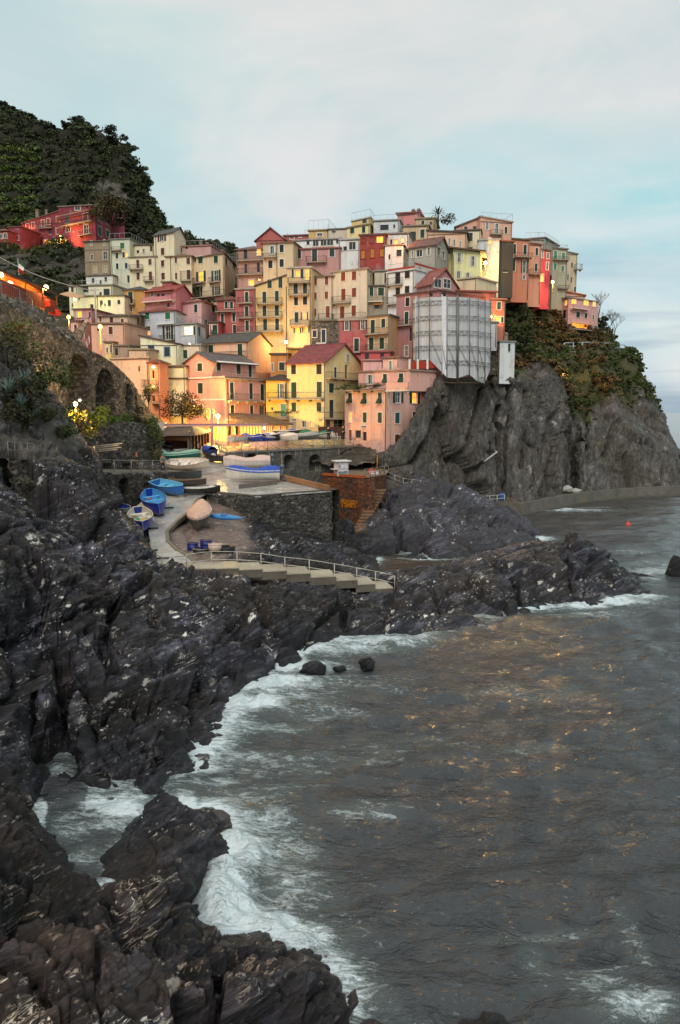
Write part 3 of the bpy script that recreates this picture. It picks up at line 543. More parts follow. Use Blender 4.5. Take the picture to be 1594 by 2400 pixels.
# ---- arcade wall under the railway terrace on the left
aw_b = [P(-160, 1010, 58), P(0, 985, 64), P(80, 985, 70), P(150, 985, 75), P(210, 985, 80), (P(260, 990, 84)), P(310, 990, 88), P(355, 995, 93), P(400, 1000, 98)]
aw_t = [P(-160, 655, 58), P(0, 705, 64), P(80, 752, 70), P(150, 790, 75), P(215, 822, 80), P(262, 850, 84), P(308, 893, 88), P(350, 960, 93), P(400, 997, 98)]
m_arc = stonewall('847567', 2.2)
wall_strip('arcade_wall', aw_b, aw_t, 3.0, m_arc, 'long curved rubble stone wall with tall blind arches climbing the left bank', 'wall', 560, 170,
           [(.137, .227, .2, .84), (.396, .492, .08, .82), (.53, .65, .08, .79), (.712, .758, .25, .82), (.772, .792, .3, .74), (.885, .902, .3, .72)], .07, 2.2, 2)
# ragged upper bank over the arcade wall
ub_b = [P(-160, 660, 59), P(0, 708, 65), P(80, 755, 71), P(150, 793, 76), P(200, 815, 79)]; ub_t = [P(-160, 640, 61), P(0, 690, 67), P(60, 704, 72.5), P(125, 745, 77.5), P(168, 785, 80.5)]
wall_strip('dry_stone_wall', ub_b, ub_t, 2.5, stonewall('7A7060', 1.5), 'ragged pale and dark dry stone bank above the arcade wall below the lit terrace', 'wall', 180, 60, (), .16, 1, 8)
# lower retaining wall beneath the arcade
wall_strip('retaining_wall', [P(170, 1085, 72), P(260, 1085, 79), P(330, 1085, 83), P(372, 1078, 88)], [P(170, 985, 72), P(262, 985, 79), P(310, 988, 83), P(364, 1000, 88)], 2.0, stonewall('6E655A', 2.4), 'low dark stone retaining wall between the walkway and the lit shrubs', 'wall', 150, 60, (), .14, 1, 12)
# walkway wall with dark boat-store arch
wall_strip('walkway_wall', [P(205, 1215, 70), P(270, 1208, 73), P(310, 1200, 74.5), P(360, 1165, 77), P(420, 1130, 80)], [P(205, 1106, 70), P(270, 1108, 73), P(310, 1108, 74.5), P(360, 1107, 77), P(420, 1106, 80)], 1.2, stonewall('5C554B', 2.6), 'grey stone wall with dark round arch under the railed walkway', 'wall', 260, 90,
           [(.30, .46, .05, .83)], .07, 2.2, 16)
wall_strip('old_wall', [P(28, 1225, 48), P(80, 1225, 51), P(150, 1215, 54)], [P(20, 1074, 48), P(80, 1076, 51), P(150, 1078, 54)], 1.5, stonewall('6A5F50', 1.8), 'tumbledown brown stone wall wedged between dark crags at the left', 'wall', 120, 90, (), .2, 1, 18)
# walkway deck
wk = [(205, 1106, 70), (270, 1108, 73), (310, 1108, 74.5), (360, 1107, 77), (420, 1106, 80), (470, 1086, 86)]
b = MB(); r1 = [P(*q) + Vector((0, 0, .06)) for q in wk]; r2 = [p + Vector((-.9, 3.4, 0)) for p in r1]; r0 = [p - Vector((0, 0, .22)) for p in r1]
b.grid([r0, r1, r2], False); struct('walkway', b, concrete('857C70'))
# slipway
from mathutils.geometry import tessellate_polygon
pl = [RAMP(*q) for q in ramp_px]; bm = bmesh.new(); vs = [bm.verts.new(p) for p in pl]
for tri in tessellate_polygon([[Vector((p.x, p.y, 0)) for p in pl]]): bm.faces.new([vs[i] for i in tri])
lo = [bm.verts.new(p - Vector((0, 0, .12))) for p in pl]
for i in range(len(pl)):
    j = (i + 1) % len(pl); bm.faces.new((vs[i], lo[i], lo[j], vs[j]))
bmesh.ops.recalc_face_normals(bm, faces=bm.faces); me = bpy.data.meshes.new('slipway'); bm.to_mesh(me); bm.free(); me.materials.append(concrete('B4AFA8', .34)); struct('slipway', me)
b = MB()
for e1, e2 in zip([(447, 1334), (452, 1318), (437, 1303), (410, 1289), (389, 1268), (387, 1246), (410, 1222), (445, 1195)], [(452, 1318), (437, 1303), (410, 1289), (389, 1268), (387, 1246), (410, 1222), (445, 1195), (458, 1171)]):
    p, q = RAMP(*e1), RAMP(*e2); dd = (q - p).normalized(); nn = Vector((dd.y, -dd.x, 0)) * .28; b.obox(p - Vector((0, 0, .3)), q - p, nn, (0, 0, .36))
struct('slipway_kerb', b, concrete('7C715F'))
# quay wall below the boat platform
pw = [RAMP(484, 1156), RAMP(545, 1160), RAMP(605, 1163), RAMP(690, 1156), RAMP(775, 1150)]
wall_strip('platform_wall', [p - Vector((0, -.2, h)) for p, h in zip(pw, (2.2, 3.0, 4.6, 5.6, 6))], [p + Vector((0, 0, .06)) for p in pw], 1.0, stonewall('5E5A52', 2.9), 'rough grey rubble wall holding up the boat platform beside the kayak', 'wall', 300, 110, (), .1, 1, 22)
a_, b_ = RAMP(775, 1150), RAMP(655, 1122)
wall_strip('platform_side_wall', [a_ - Vector((-.15, 0, 6)), b_ + Vector((.15, 0, -6))], [a_ + Vector((.15, 0, .05)), b_ + Vector((.15, 0, .05))], 1.0, stonewall('5E5A52', 2.9), 'return end of the rubble platform wall facing the dark gully', 'wall', 60, 50, (), .06, 1, 24)
b = MB(); u = (a_ - b_); nn = Vector((-u.y, u.x, 0)).normalized() * .3; b.obox(b_ - nn * 1.2 + Vector((0, 0, .02)), u, nn, (0, 0, .5)); e_ = RAMP(590, 1128); 
tag(b.build('platform_parapet', concrete('A0714E')), 'low sloping parapet along the back edge of the boat platform', 'wall')
b = MB(); p = RAMP(560, 1146); q = RAMP(648, 1136); b.obox(p, q - p, (0, .35, 0), (0, 0, .42)); tag(b.build('boat_plinth', concrete('6A6157')), 'long low concrete plinth in front of the big white motorboat', 'plinth')
# piazza wall and piazza ground
pt = [G(x, y, 9.4) for x, y in ((505, 1046), (514, 1056), (530, 1061), (600, 1058), (680, 1054), (760, 1050), (850, 1045), (885, 1042))]
pb = [Vector((p.x, p.y, zb)) for p, zb in zip(pt, (9.0, 8.0, 6.5, 5.0, 3.0, 1.0, 1.0, 3.0))]
LN = len(pt) - 1
wall_strip('piazza_wall', pb, pt, 2.5, concrete('605A50', .9, 1.0), 'streaked dark retaining wall with small arched windows below the piazza railing', 'wall', 700, 120,
           [(.385, .435, .52, .9), (.545, .585, .60, .86), (.655, .70, .62, .86), (.757, .858, .50, .93)], .05, 1.3, 28)
b = MB(); b.poly([p + Vector((0, 0, .05)) for p in pt] + [Vector((9, 118, 9.55)), Vector((-26, 122, 9.6)), Vector((-24, 100, 9.5))]); b.grid([[p - Vector((0, .25, .12)) for p in pt], [p + Vector((0, -.25, .06)) for p in pt], [p + Vector((0, .3, .06)) for p in pt]], False); struct('piazza', b, concrete('80786C', .45))
# rusty orange pier with the warning
m_pier = stonewall('5A4232', 1.6, None, .75)
A_, B_, C_ = P(757, 1113, 92), P(855, 1122, 88), P(905, 1119, 93); A_.z = B_.z = C_.z = (A_.z + B_.z) / 2
ZP = A_.z
def down(p, h): return Vector((p.x, p.y, p.z - h))
wall_strip('rusty_pier', [down(A_, 6.5), down(B_, 6.5), down(B_, 6.5) + (C_ - B_) * .02, down(C_, 5)], [A_, B_, B_ + (C_ - B_) * .02, C_], .8, m_pier, 'rust stained pier wall painted with a yellow warning below the white kiosk', 'wall', 200, 60, (), .03, 1, 33)
b = MB(); D_ = A_ + (C_ - B_) * 2.0; b.poly([A_ + Vector((0, 0, .02)), B_ + Vector((0, 0, .02)), C_ + Vector((0, 0, .02)), C_ + Vector((1, 8, .02)), D_ + Vector((0, 4, .02))]); struct('kiosk_platform', b, concrete('7A6A58'))
b = MB(); u = (B_ - A_); nn = Vector((-u.y, u.x, 0)).normalized(); b.obox(A_ - nn * .1, u, nn * .35, (0, 0, .28)); tag(b.build('platform_edge', concrete('B5572A')), 'bright orange kerb along the top of the rusty pier', 'kerb')
def text3d(name, s, o, u, h, mat, parent=None, width=None):
    cu = bpy.data.curves.new(name, 'FONT'); cu.body = s; cu.size = 1; cu.extrude = .02; cu.align_x = 'LEFT'; ob = bpy.data.objects.new(name, cu); C.objects.link(ob)
    bpy.context.view_layer.update(); me = bpy.data.meshes.new_from_object(ob); bpy.data.objects.remove(ob); me.name = name
    xs = [v.co.x for v in me.vertices]; ys = [v.co.y for v in me.vertices]; w0 = max(xs) - min(xs); h0 = max(ys) - min(ys); u = Vector(u).normalized(); up = Vector((0, 0, 1)); nn = u.cross(up)
    M = ROOT[root_of(parent)] if parent else Matrix.Identity(4)
    for v in me.vertices:
        q = Vector(o) + u * ((v.co.x - min(xs)) / w0 * width) + up * ((v.co.y - min(ys)) / h0 * h) + nn * (v.co.z + .02); v.co = M @ q
    me.materials.append(mat); return link_mesh(name, me, parent)
u = (B_ - A_).normalized(); fr = -Vector((-u.y, u.x, 0)); wy = paint('E08A12', .7)
def onpier(px, py):
    d = ray(px, py); o = Vector((0, 0, CZ)); nn = Vector((-u.y, u.x, 0)); t = (A_ - o).dot(nn) / d.dot(nn); return o + d * t + fr * .12
p0 = onpier(802, 1178); p1 = onpier(839, 1181); tag(text3d('warning_lettering', 'VIETATA SOSTA', p0, u, .42, wy, None, (p1 - p0).length), 'upper line of faded yellow lettering on the rusty pier', 'lettering')
p0 = onpier(804, 1188); p1 = onpier(836, 1189); tag(text3d('warning_lettering', 'E TRANSITO', p0, u, .5, wy, None, (p1 - p0).length), 'lower line of faded yellow lettering on the rusty pier', 'lettering')
# steps down beside the pier
b = MB()
for k in range(16):
    s_ = k / 15; p = P(878, 1152, 90).lerp(P(818, 1262, 84), s_); b.obox(p, (1.3, .1, 0), (0, .5, 0), (0, 0, .22))
    b.obox(p + Vector((0, .5, -.3)), (1.3, .1, 0), (0, .4, 0), (0, 0, .4))
tag(b.build('rock_steps', concrete('8A6448')), 'narrow steps cut down the rock beside the rusty pier', 'steps')
# quay promenade under the cliff
q0 = [P(1128, 1190, 112), P(1170, 1199, 109.5), G(1225, 1207), G(1290, 1193), G(1368, 1178), G(1450, 1169), G(1520, 1164), G(1594, 1161), G(1720, 1158)]
b = MB(); lo = [Vector((p.x, p.y, -2)) for p in q0]; t0 = [Vector((p.x, p.y + .2, 1.55)) for p in q0]; t1 = [p + Vector((-.3, .7, 0)) for p in t0]; t2 = [p + Vector((0, .002, -.45)) for p in t1]; t3 = [p + Vector((-3, 14, 0)) for p in t2]
b.grid([lo, t0, t1, t2, t3], False); struct('quay', b, concrete('6E685E', .8))
l2 = [Vector((p.x, p.y - 1.2, -2)) for p in q0]; l3 = [Vector((p.x, p.y - 1.1, .22)) for p in q0]; l4 = [Vector((p.x, p.y + .3, .25)) for p in q0]; b = MB(); b.grid([l2, l3, l4], False); struct('quay_ledge', b, concrete('5A554C', .8))
for (x0, y0, x1, y1, lb) in ((1188, 1166, 1212, 1206, 'weathered ladder leaning on the quay near the big rock'), (1343, 1152, 1366, 1174, 'weathered ladder leaning on the quay below the cliff crevice')):
    p = G(x0, y0, 1.7); q = p + Vector((1.6, -.8, -1.9)); b = MB()
    for dx in (0, .5): b.tube(p + Vector((dx, 0, 0)), q + Vector((dx, 0, 0)), .05)
    for k in range(7): b.tube(p.lerp(q, k / 7 + .05), p.lerp(q, k / 7 + .05) + Vector((.5, 0, 0)), .03)
    tag(b.build('ladder', paint('9A7A55')), lb, 'ladder')
# stair down the rocks in front
sp = [(447, 1335, 53), (478, 1331, 53.3), (520, 1338, 53.5), (565, 1340, 53.8), (620, 1346, 54), (678, 1352, 54.2), (735, 1360, 54.5), (790, 1367, 54.8), (840, 1374, 55.2), (880, 1382, 55.6), (922, 1388, 56)]
b = MB()
xs = [(372, 500), (497, 560), (557, 615), (612, 672), (668, 728), (724, 788), (784, 838), (834, 880), (876, 922)]; ty = [(1336, 1332), (1334, 1331), (1337, 1333), (1341, 1337), (1348, 1342), (1355, 1350), (1364, 1357), (1373, 1366), (1382, 1377)]
for k, ((x0, x1), (y0, y1)) in enumerate(zip(xs, ty)):
    Yk = 52.6 + k * .42; p = P(x0, (y0 + y1) / 2, Yk); q = P(x1, (y0 + y1) / 2, Yk + .35); q.z = p.z
    b.cur = 0; b.obox(p - Vector((0, 0, .07)), q - p, Vector((-.5, 2.4, 0)), (0, 0, .07)); b.cur = 1; b.obox(p + Vector((.02, .05, -.62)), (q - p) * .99, Vector((-.5, 2.3, 0)), (0, 0, .548))
tag(b.build('stone_stairs', [concrete('B5A994', .8), concrete('6B6255', .85)]), 'broad flight of pale concrete steps descending the black rocks to the cove', 'stairs')  # paler treads over darker sides: the light contrast is put into the colours
# ---------------------------------------------------------------- loft terrain
def loft_terrain(name, rows, nu, nv, mat, amp=(1, .4, .12), stretch=(.12, .12, .07), seed=0, veg=None, fade=None, cracks=()):
    A = interp_rows(rows, nu, nv); n = grid_normals(A); n *= np.sign((n * np.array([0, -1, .3])).sum(2, keepdims=True) + 1e-6)
    p = A.reshape(-1, 3).astype(np.float32); s = np.array(stretch, np.float32)
    f1, e1, _q = facets(p * s + .3 * fbm(p * .08, 3, seed)[:, None], seed + 1); f2, e2, _q = facets(p * s * 3.3 + .3 * fbm(p * .4, 3, seed + 4)[:, None], seed + 5)
    d = f1 * amp[0] - .5 * amp[0] * (1 - sstep(0, .12, e1)) + f2 * amp[1] - .4 * amp[1] * (1 - sstep(0, .14, e2)) + amp[2] * ridged(p * s * 7, 4, seed + 9)
    if fade is not None: d = d * fade(A).ravel()
    if cracks:
        px = (p[:, 0] / p[:, 1]) * F * 1.0 + 797; py = 1200 - F * np.tan(np.arctan((p[:, 2] - CZ) / p[:, 1]) + PITCH); wob = 3 * fbm(p * .5, 3, 5)
        for ln in cracks:
            ds = np.full(len(p), 1e9)
            for (x0, y0), (x1, y1) in zip(ln[:-1], ln[1:]):
                t_ = np.clip(((px - x0) * (x1 - x0) + (py - y0) * (y1 - y0)) / ((x1 - x0) ** 2 + (y1 - y0) ** 2), 0, 1); ds = np.minimum(ds, np.hypot(px + wob - x0 - t_ * (x1 - x0), py - y0 - t_ * (y1 - y0)))
            d = d - 1.9 * (1 - sstep(1.5, 8, ds))
    p2 = p + n.reshape(-1, 3) * d[:, None]
    me = fast_mesh(name, p2, grid_faces(nv, nu), mat, True)
    if veg is not None: fattr(me, 'veg', veg(A))
    o = struct(name, me); return o, p2.reshape(nv, nu, 3), n
def veg_mix(g, soil='36341F', soil2='5E5836'):
    b = g.b.inputs['Base Color'].links[0].from_socket
    g.set('Base Color', g.mix(g.attr('veg'), b, g.mix(g.noise(g.pos(), .6, 5, .7), lin(soil), lin(soil2)))); return g.m
def row(*q): return [P(*a) for a in q]
def at0(px, py, z=0.): return (px, py, G(px, py, z).y)
# headland: sea cliff and overgrown slope.   each row: (px, py, distance)
HL = [
 row((868, 1180, 101), (930, 1180, 101), (1000, 1190, 103.5), (1080, 1195, 108), (1160, 1190, 114), (1240, 1180, 115), (1300, 1170, 119), (1330, 1168, 128), (1370, 1166, 125), (1450, 1165, 129), (1530, 1160, 133), (1600, 1155, 137), (1660, 1150, 154), (1660, 1140, 200)),
 row((868, 1095, 102.5), (930, 1110, 102), (1000, 1125, 104.6), (1080, 1130, 109), (1160, 1140, 115), (1240, 1140, 116), (1300, 1140, 120), (1330, 1142, 130.5), (1370, 1142, 126), (1450, 1142, 130), (1530, 1140, 134), (1594, 1138, 138), (1645, 1130, 155), (1640, 1110, 200)),
 row((862, 1062, 103.6), (920, 1052, 103.0), (978, 1038, 105.4), (1060, 1040, 109.8), (1140, 1050, 116), (1230, 1050, 117.5), (1310, 1050, 123.7), (1334, 1055, 134.8), (1372, 1060, 129.5), (1450, 1060, 133.8), (1520, 1060, 138), (1580, 1060, 142.2), (1594, 1060, 158.6), (1590, 1060, 200)),
 row((872, 1050, 108), (940, 1026, 105.8), (984, 968, 107.2), (1040, 955, 111), (1120, 960, 117), (1220, 970, 118.6), (1318, 985, 129.6), (1338, 990, 140.4), (1378, 1000, 135.5), (1440, 1000, 140.4), (1500, 1000, 145), (1555, 1000, 150.6), (1562, 1000, 166.8), (1555, 1000, 200)),
 row((910, 1050, 118), (975, 1010, 112.5), (1008, 928, 109.8), (1050, 905, 112.8), (1130, 910, 118.5), (1220, 912, 119.6), (1322, 958, 136), (1342, 955, 145), (1385, 960, 142), (1440, 950, 147), (1490, 945, 153), (1532, 945, 159), (1536, 945, 172), (1530, 945, 200)),
 row((920, 1040, 128), (985, 1000, 122), (1025, 896, 114), (1060, 885, 117), (1140, 888, 119.5), (1220, 884, 121.5), (1310, 900, 142), (1345, 905, 148), (1385, 905, 147), (1430, 900, 152), (1470, 898, 157), (1500, 898, 163), (1502, 898, 175), (1495, 898, 200)),
 row((920, 1000, 138), (985, 980, 134), (1040, 880, 128), (1085, 862, 130), (1150, 860, 133), (1215, 855, 141), (1290, 850, 150), (1340, 850, 154), (1380, 852, 154), (1420, 850, 158), (1445, 848, 162), (1463, 850, 168), (1463, 850, 178), (1455, 850, 200)),
 row((920, 900, 143), (985, 880, 142), (1040, 840, 140), (1100, 800, 141), (1165, 800, 144), (1210, 795, 150), (1270, 812, 156), (1330, 815, 159), (1370, 818, 160), (1405, 818, 163), (1430, 818, 166), (1441, 822, 170), (1440, 822, 180), (1430, 822, 200)),
 row((920, 800, 150), (985, 780, 150), (1040, 770, 150), (1100, 750, 150), (1170, 740, 152), (1210, 730, 158), (1260, 770, 162), (1305, 782, 165), (1345, 785, 168), (1380, 782, 170), (1408, 785, 173), (1425, 795, 177), (1424, 795, 185), (1415, 795, 205)),
 row((920, 700, 160), (985, 695, 160), (1040, 690, 160), (1100, 680, 162), (1165, 652, 164), (1200, 655, 169), (1240, 690, 172), (1275, 715, 175), (1310, 760, 185), (1360, 770, 187), (1385, 775, 188), (1402, 780, 188), (1402, 785, 195), (1395, 785, 210)),
 row((920, 660, 170), (985, 655, 170), (1040, 650, 172), (1100, 648, 174), (1150, 645, 176), (1200, 640, 180), (1235, 660, 184), (1280, 672, 190), (1320, 680, 196), (1345, 690, 200), (1350, 705, 200), (1360, 740, 200), (1360, 760, 205), (1350, 770, 215)),
 row((920, 640, 195), (985, 640, 195), (1040, 640, 196), (1100, 638, 198), (1150, 640, 200), (1200, 645, 206), (1235, 665, 210), (1280, 690, 215), (1310, 720, 220), (1330, 760, 225), (1330, 800, 230), (1330, 850, 235), (1330, 900, 240), (1320, 960, 250)),
]
gH = rock_mat('headland_rock', '2C2A28', '5A5652', '807A74', '4E463C', spk=.5, wet=.6, rot=(.2, 1.35, .25), sc=.42, an=(.7, .7, 1.5))
def vegH(A):
    n = A.shape; z = A[:, :, 2]; px = A[:, :, 0] / A[:, :, 1] * F + 797; j = np.linspace(0, 11, n[0])[:, None] * np.ones((1, n[1]))
    lim = np.where(px < 1320, 5.0, 3.6); return sstep(0, .8, j - lim + .9 * fbm(np.stack([A[:, :, 0].ravel(), A[:, :, 1].ravel(), z.ravel()], 1) * .12, 3, 8).reshape(n[:2]))
_, HP, HN = loft_terrain('headland', HL, 420, 420, veg_mix(gH), (1.9, .45, .16), (.14, .045, .025), 21, vegH, None, [[(820 + x * .4936, 860 + y * .4936) for x, y in l] for l in (((690, 190), (680, 260), (705, 300), (700, 370)), ((740, 80), (745, 200), (735, 330), (725, 450), (715, 590)), ((830, 120), (835, 230), (815, 330), (808, 480)), ((420, 150), (380, 300), (340, 420)), ((600, 470), (575, 590)), ((650, 370), (652, 430)), ((610, 110), (560, 300), (520, 440), (530, 560)), ((960, 190), (950, 400), (940, 560)), ((1150, 250), (1130, 400), (1140, 560)), ((1330, 400), (1350, 560)), ((1250, 280), (1230, 420)))])
# wooded hill behind the red mansion
sil = [(-320, 150, 300), (-150, 205, 290), (-40, 240, 280), (10, 262, 275), (60, 284, 270), (101, 306, 262), (140, 312, 256), (188, 298, 250), (232, 326, 246), (254, 352, 244), (285, 352, 240), (309, 404, 236), (331, 431, 233), (345, 470, 231), (367, 508, 229), (398, 541, 228), (456, 570, 228), (540, 600, 228)]
bx = [-330, -230, -140, -80, -20, 30, 80, 130, 180, 225, 270, 300, 325, 345, 375, 410, 470, 550]
rows = [[P(x, 740, 142) for x in bx], [P(x, 690, 150) for x in bx], [P(x, 600, 183) for x in bx], [P(x, 592, 200) for x in bx]]
for k in (.18, .38, .58, .78, .92, 1.0):
    r_ = []
    for x, (sx, sy, sY) in zip(bx, sil):
        b = math.sin(k * math.pi) * .0; py0 = min(592, sy + 90 * (1 if sx < 300 else .5)) if sx > 400 else 592
        r_.append(P(x + (sx - x) * k ** .8, py0 + (sy - py0) * k, 200 + (sY - 200) * (k ** 1.25)))
    rows.append(r_)
rows.append([P(sx - 4, sy, sY + 25) - Vector((0, 0, 4)) for sx, sy, sY in sil]); rows.append([P(sx - 10, sy, sY + 60) - Vector((0, 0, 30)) for sx, sy, sY in sil]); rows.append([P(sx - 10, sy, sY + 90) - Vector((0, 0, 90)) for sx, sy, sY in sil])
gW = rock_mat('hill_rock', '2E2B26', '57524A', '7D7568', '3A3226', spk=.3, wet=.8, rot=(.8, .3, .1), sc=.3)
def vegW(A):
    n = A.shape[:2]; p = A.reshape(-1, 3); px = (A[:, :, 0] / A[:, :, 1] * F + 797); f = fbm(p * .06, 4, 3).reshape(n)
    crag = sstep(235, 262, px) * (1 - sstep(318, 335, px)) * sstep(.0, .25, f + .12); return 1 - crag
_, WP, WN = loft_terrain('wooded_hill', rows, 300, 260, veg_mix(gW, '1E1E14', '33301E'), (2.2, 1.0, .4), (.06, .06, .05), 61, vegW)
# ground the village stands on
vx = (-330, -200, -60, 100, 180, 260, 360, 460, 560, 640, 700, 760, 810, 850, 880)
def vrow(py, Y, dz=0, over={}): return [P(x, over.get(x, py), Y) + Vector((0, 0, dz)) for x in vx]
VR = [[Vector(((x - 797) / F * 100, 100, 7.5)) for x in vx], [Vector(((x - 797) / F * 107, 107, 9.3)) for x in vx], [Vector(((x - 797) / F * 116, 116, 9.6)) for x in vx], vrow(900, 124, 0, {-330: 780, -200: 790, -60: 800}), vrow(800, 132, 0, {-330: 700, -200: 700, -60: 720}), vrow(730, 142),
      [P(x * 1.12 if x > 600 else x, 650, 158) for x in vx], [P(x * 1.25 if x > 600 else x, 600, 178) for x in vx], vrow(600, 215), vrow(640, 250)]
gV = rock_mat('village_ground', '2A2620', '4A443A', '6A6254', '3A3226', spk=.2, wet=.8, sc=.4)
loft_terrain('village_ground', VR, 160, 120, gV.m, (.4, .2, .1), (.2, .2, .2), 81)
# quay under the cliff
q0 = [(1128, 1186, 112), (1170, 1196, 109.5), at0(1225, 1206), at0(1290, 1192), at0(1368, 1177), at0(1450, 1168), at0(1520, 1163), at0(1594, 1160), at0(1700, 1157)]
# ---------------------------------------------------------------- houses
SH = dict(g='22402F', t='2C5A58', r='9C4428', n='6E3420', m='55967A', b='22384A', o='CF7F22', w='D9D5CC', k='26221E', e='2F7A4A', c='C8B79A')
def flt(s): return [float(x) for x in s.split()]
def house(label, c, pts, top, base, col, roof='flat', W='', B='', cat='house', rise=1.6, rc='6A5A4E', topA=None, depth=8, sink=4, fr='DDD2C0', name='house', bands='', pipes='', chim=0, wear=1.0, mat=None, over=.35, group='houses stacked on the headland', rail='4A4640', awn='', para=0):
    q = [cr(c, p[0], 0)[0] for p in pts]; Ys = [p[1] for p in pts]
    if len(pts) == 2:          # two-point fronts stay nearly square to the harbour
        wd = (q[1] - q[0]) / F * Ys[1] * .2; m_ = sum(Ys) / 2; dy = max(-wd, min(wd, Ys[1] - Ys[0])); Ys = [m_ - dy / 2, m_ + dy / 2]
    ty = cr(c, 0, top)[1]; by = cr(c, 0, base)[1]
    Bp = P(q[1], by, Ys[1]); zT = P(q[1], ty, Ys[1]).z; z0 = Bp.z - sink; zA = zT if topA is None else P(q[0], cr(c, 0, topA)[1], Ys[0]).z
    def xy(i, z): p = P(q[i], (ty + by) / 2, Ys[i]); return Vector((p.x, p.y, z))
    a, b_ = xy(0, z0), xy(1, z0); U = (b_ - a).normalized(); back = Vector((-U.y, U.x, 0))
    cc = xy(2, z0) if len(pts) > 2 else b_ + back * depth; d = a + cc - b_
    root = empty(name, (a.x, a.y, Bp.z), math.atan2(U.y, U.x), label, cat, group)
    faces = {'f': (a, b_), 's': (b_, cc), 'r': (cc, d), 'l': (d, a)}; wm = mat or stucco(col, wear); fc = stucco(fr or 'DDD2C0', .3)
    tops = {'f': (zA, zT), 's': (zT, zT), 'r': (zT, zA), 'l': (zA, zA)}
    def on(face, px, py):
        o, e = faces[face]; u = (e - o).normalized(); nn = Vector((u.y, -u.x, 0)); dd = ray(px, py); t = (o - Vector((0, 0, CZ))).dot(nn) / dd.dot(nn); h = Vector((0, 0, CZ)) + dd * t
        return (h - o).dot(u), h.z - z0
    gab = {'gf': ('f', 'r'), 'gs': ('s', 'l')}.get(roof, ())
    wins = []
    for w in [x for x in W.replace('\n', ' ').split(';') if x.strip()]:
        p = w.split(); face = p[0]; x, y, ww, hh = map(float, p[1:5]); code = p[5] if len(p) > 5 else 'cg'
        x0, y0 = cr(c, x - ww / 2, y + hh / 2); x1, y1 = cr(c, x + ww / 2, y - hh / 2); xm, _ = cr(c, x, 0); ym = (y0 + y1) / 2
        u0 = on(face, x0, ym)[0]; u1 = on(face, x1, ym)[0]; v0 = on(face, xm, y0)[1]; v1 = on(face, xm, y1)[1]
        Wd = (faces[face][1] - faces[face][0]).length; u0 = max(.12, u0); u1 = min(Wd - .12, u1)
        if u1 - u0 < .25 or v1 - v0 < .2: continue
        wins.append((face, u0, u1, v0, v1, code))
    mb = MB()
    for face, (o, e) in faces.items():
        u = (e - o).normalized(); Wd = (e - o).length; nn = Vector((u.y, -u.x, 0)); t0, t1 = tops[face]; hm = min(t0, t1) - z0; up = Vector((0, 0, 1))
        hs = []
        for w in wins:
            if w[0] == face and w[4] < hm - .05:
                k = w[5][0]; mid = (w[1] + w[2]) / 2; hw = (w[2] - w[1]) / 2 * (.5 if k in 'oLp' and k != 'p' else 1); r_ = (mid - hw, mid + hw, w[3], w[4])
                if not any(r_[0] < s[1] and r_[1] > s[0] and r_[2] < s[3] and r_[3] > s[2] for s in hs): hs.append(r_)
        us = sorted({0, Wd} | {round(x, 4) for h in hs for x in h[:2]}); vs = sorted({0, hm} | {round(x, 4) for h in hs for x in h[2:]})
        pt = lambda x, y, dd=0: o + u * x + up * y - nn * dd
        for i in range(len(us) - 1):
            for j in range(len(vs) - 1):
                mu, mv = (us[i] + us[i + 1]) / 2, (vs[j] + vs[j + 1]) / 2
                if any(h[0] < mu < h[1] and h[2] < mv < h[3] for h in hs): continue
                mb.quad(pt(us[i], vs[j]), pt(us[i + 1], vs[j]), pt(us[i + 1], vs[j + 1]), pt(us[i], vs[j + 1]))
        for h in hs:
            D = .2; c0, c1, c2, c3 = (h[0], h[2]), (h[1], h[2]), (h[1], h[3]), (h[0], h[3])
            for k0, k1 in ((c0, c1), (c1, c2), (c2, c3), (c3, c0)): mb.quad(pt(*k0), pt(*k0, D), pt(*k1, D), pt(*k1))
        if t0 != t1:
            if t0 > t1: mb.poly([pt(0, hm), pt(Wd, hm), pt(0, t0 - z0)])
            else: mb.poly([pt(0, hm), pt(Wd, hm), pt(Wd, t1 - z0)])
        if face in gab: mb.poly([pt(0, hm), pt(Wd, hm), pt(Wd / 2, hm + rise)])
    if roof == 'flat' and para > 0: pass
    mb.quad(Vector((a.x, a.y, zA - .02)), Vector((b_.x, b_.y, zT - .02)), Vector((cc.x, cc.y, zT - .02)), Vector((d.x, d.y, zA - .02)))
    mb.build('wall', wm, root)
    # roof
    T = lambda p, z: Vector((p.x, p.y, z)); rm = rooftile(rc); mb = MB(); V = (cc - b_).normalized(); th = .16
    def slab(p0, p1, p2, p3, t=th):
        n = len(mb.v); up = Vector((0, 0, t)); mb.v += [p0, p1, p2, p3, p0 + up, p1 + up, p2 + up, p3 + up]
        for f_ in ((0, 3, 2, 1), (4, 5, 6, 7), (0, 1, 5, 4), (1, 2, 6, 5), (2, 3, 7, 6), (3, 0, 4, 7)): mb.f.append([n + i for i in f_]); mb.sm.append(False); mb.mi.append(0)
    ov = over
    if roof in ('gf', 'gs'):
        p0, p1, p2, p3 = (a, b_, cc, d) if roof == 'gs' else (b_, cc, d, a)       # slopes fall over edges p0p1 and p2p3
        e = (p1 - p0).normalized(); s = (p2 - p1).normalized(); half = (p2 - p1).length / 2; drop = rise / half * ov
        r0 = T((p0 + p3) / 2 - e * ov, zT + rise + .02); r1 = T((p1 + p2) / 2 + e * ov, zT + rise + .02)
        slab(T(p0 - e * ov - s * ov, zT - drop + .02), T(p1 + e * ov - s * ov, zT - drop + .02), r1, r0)
        slab(r0 + s * .002, r1 + s * .002, T(p2 + e * ov + s * ov, zT - drop + .02), T(p3 - e * ov + s * ov, zT - drop + .02))
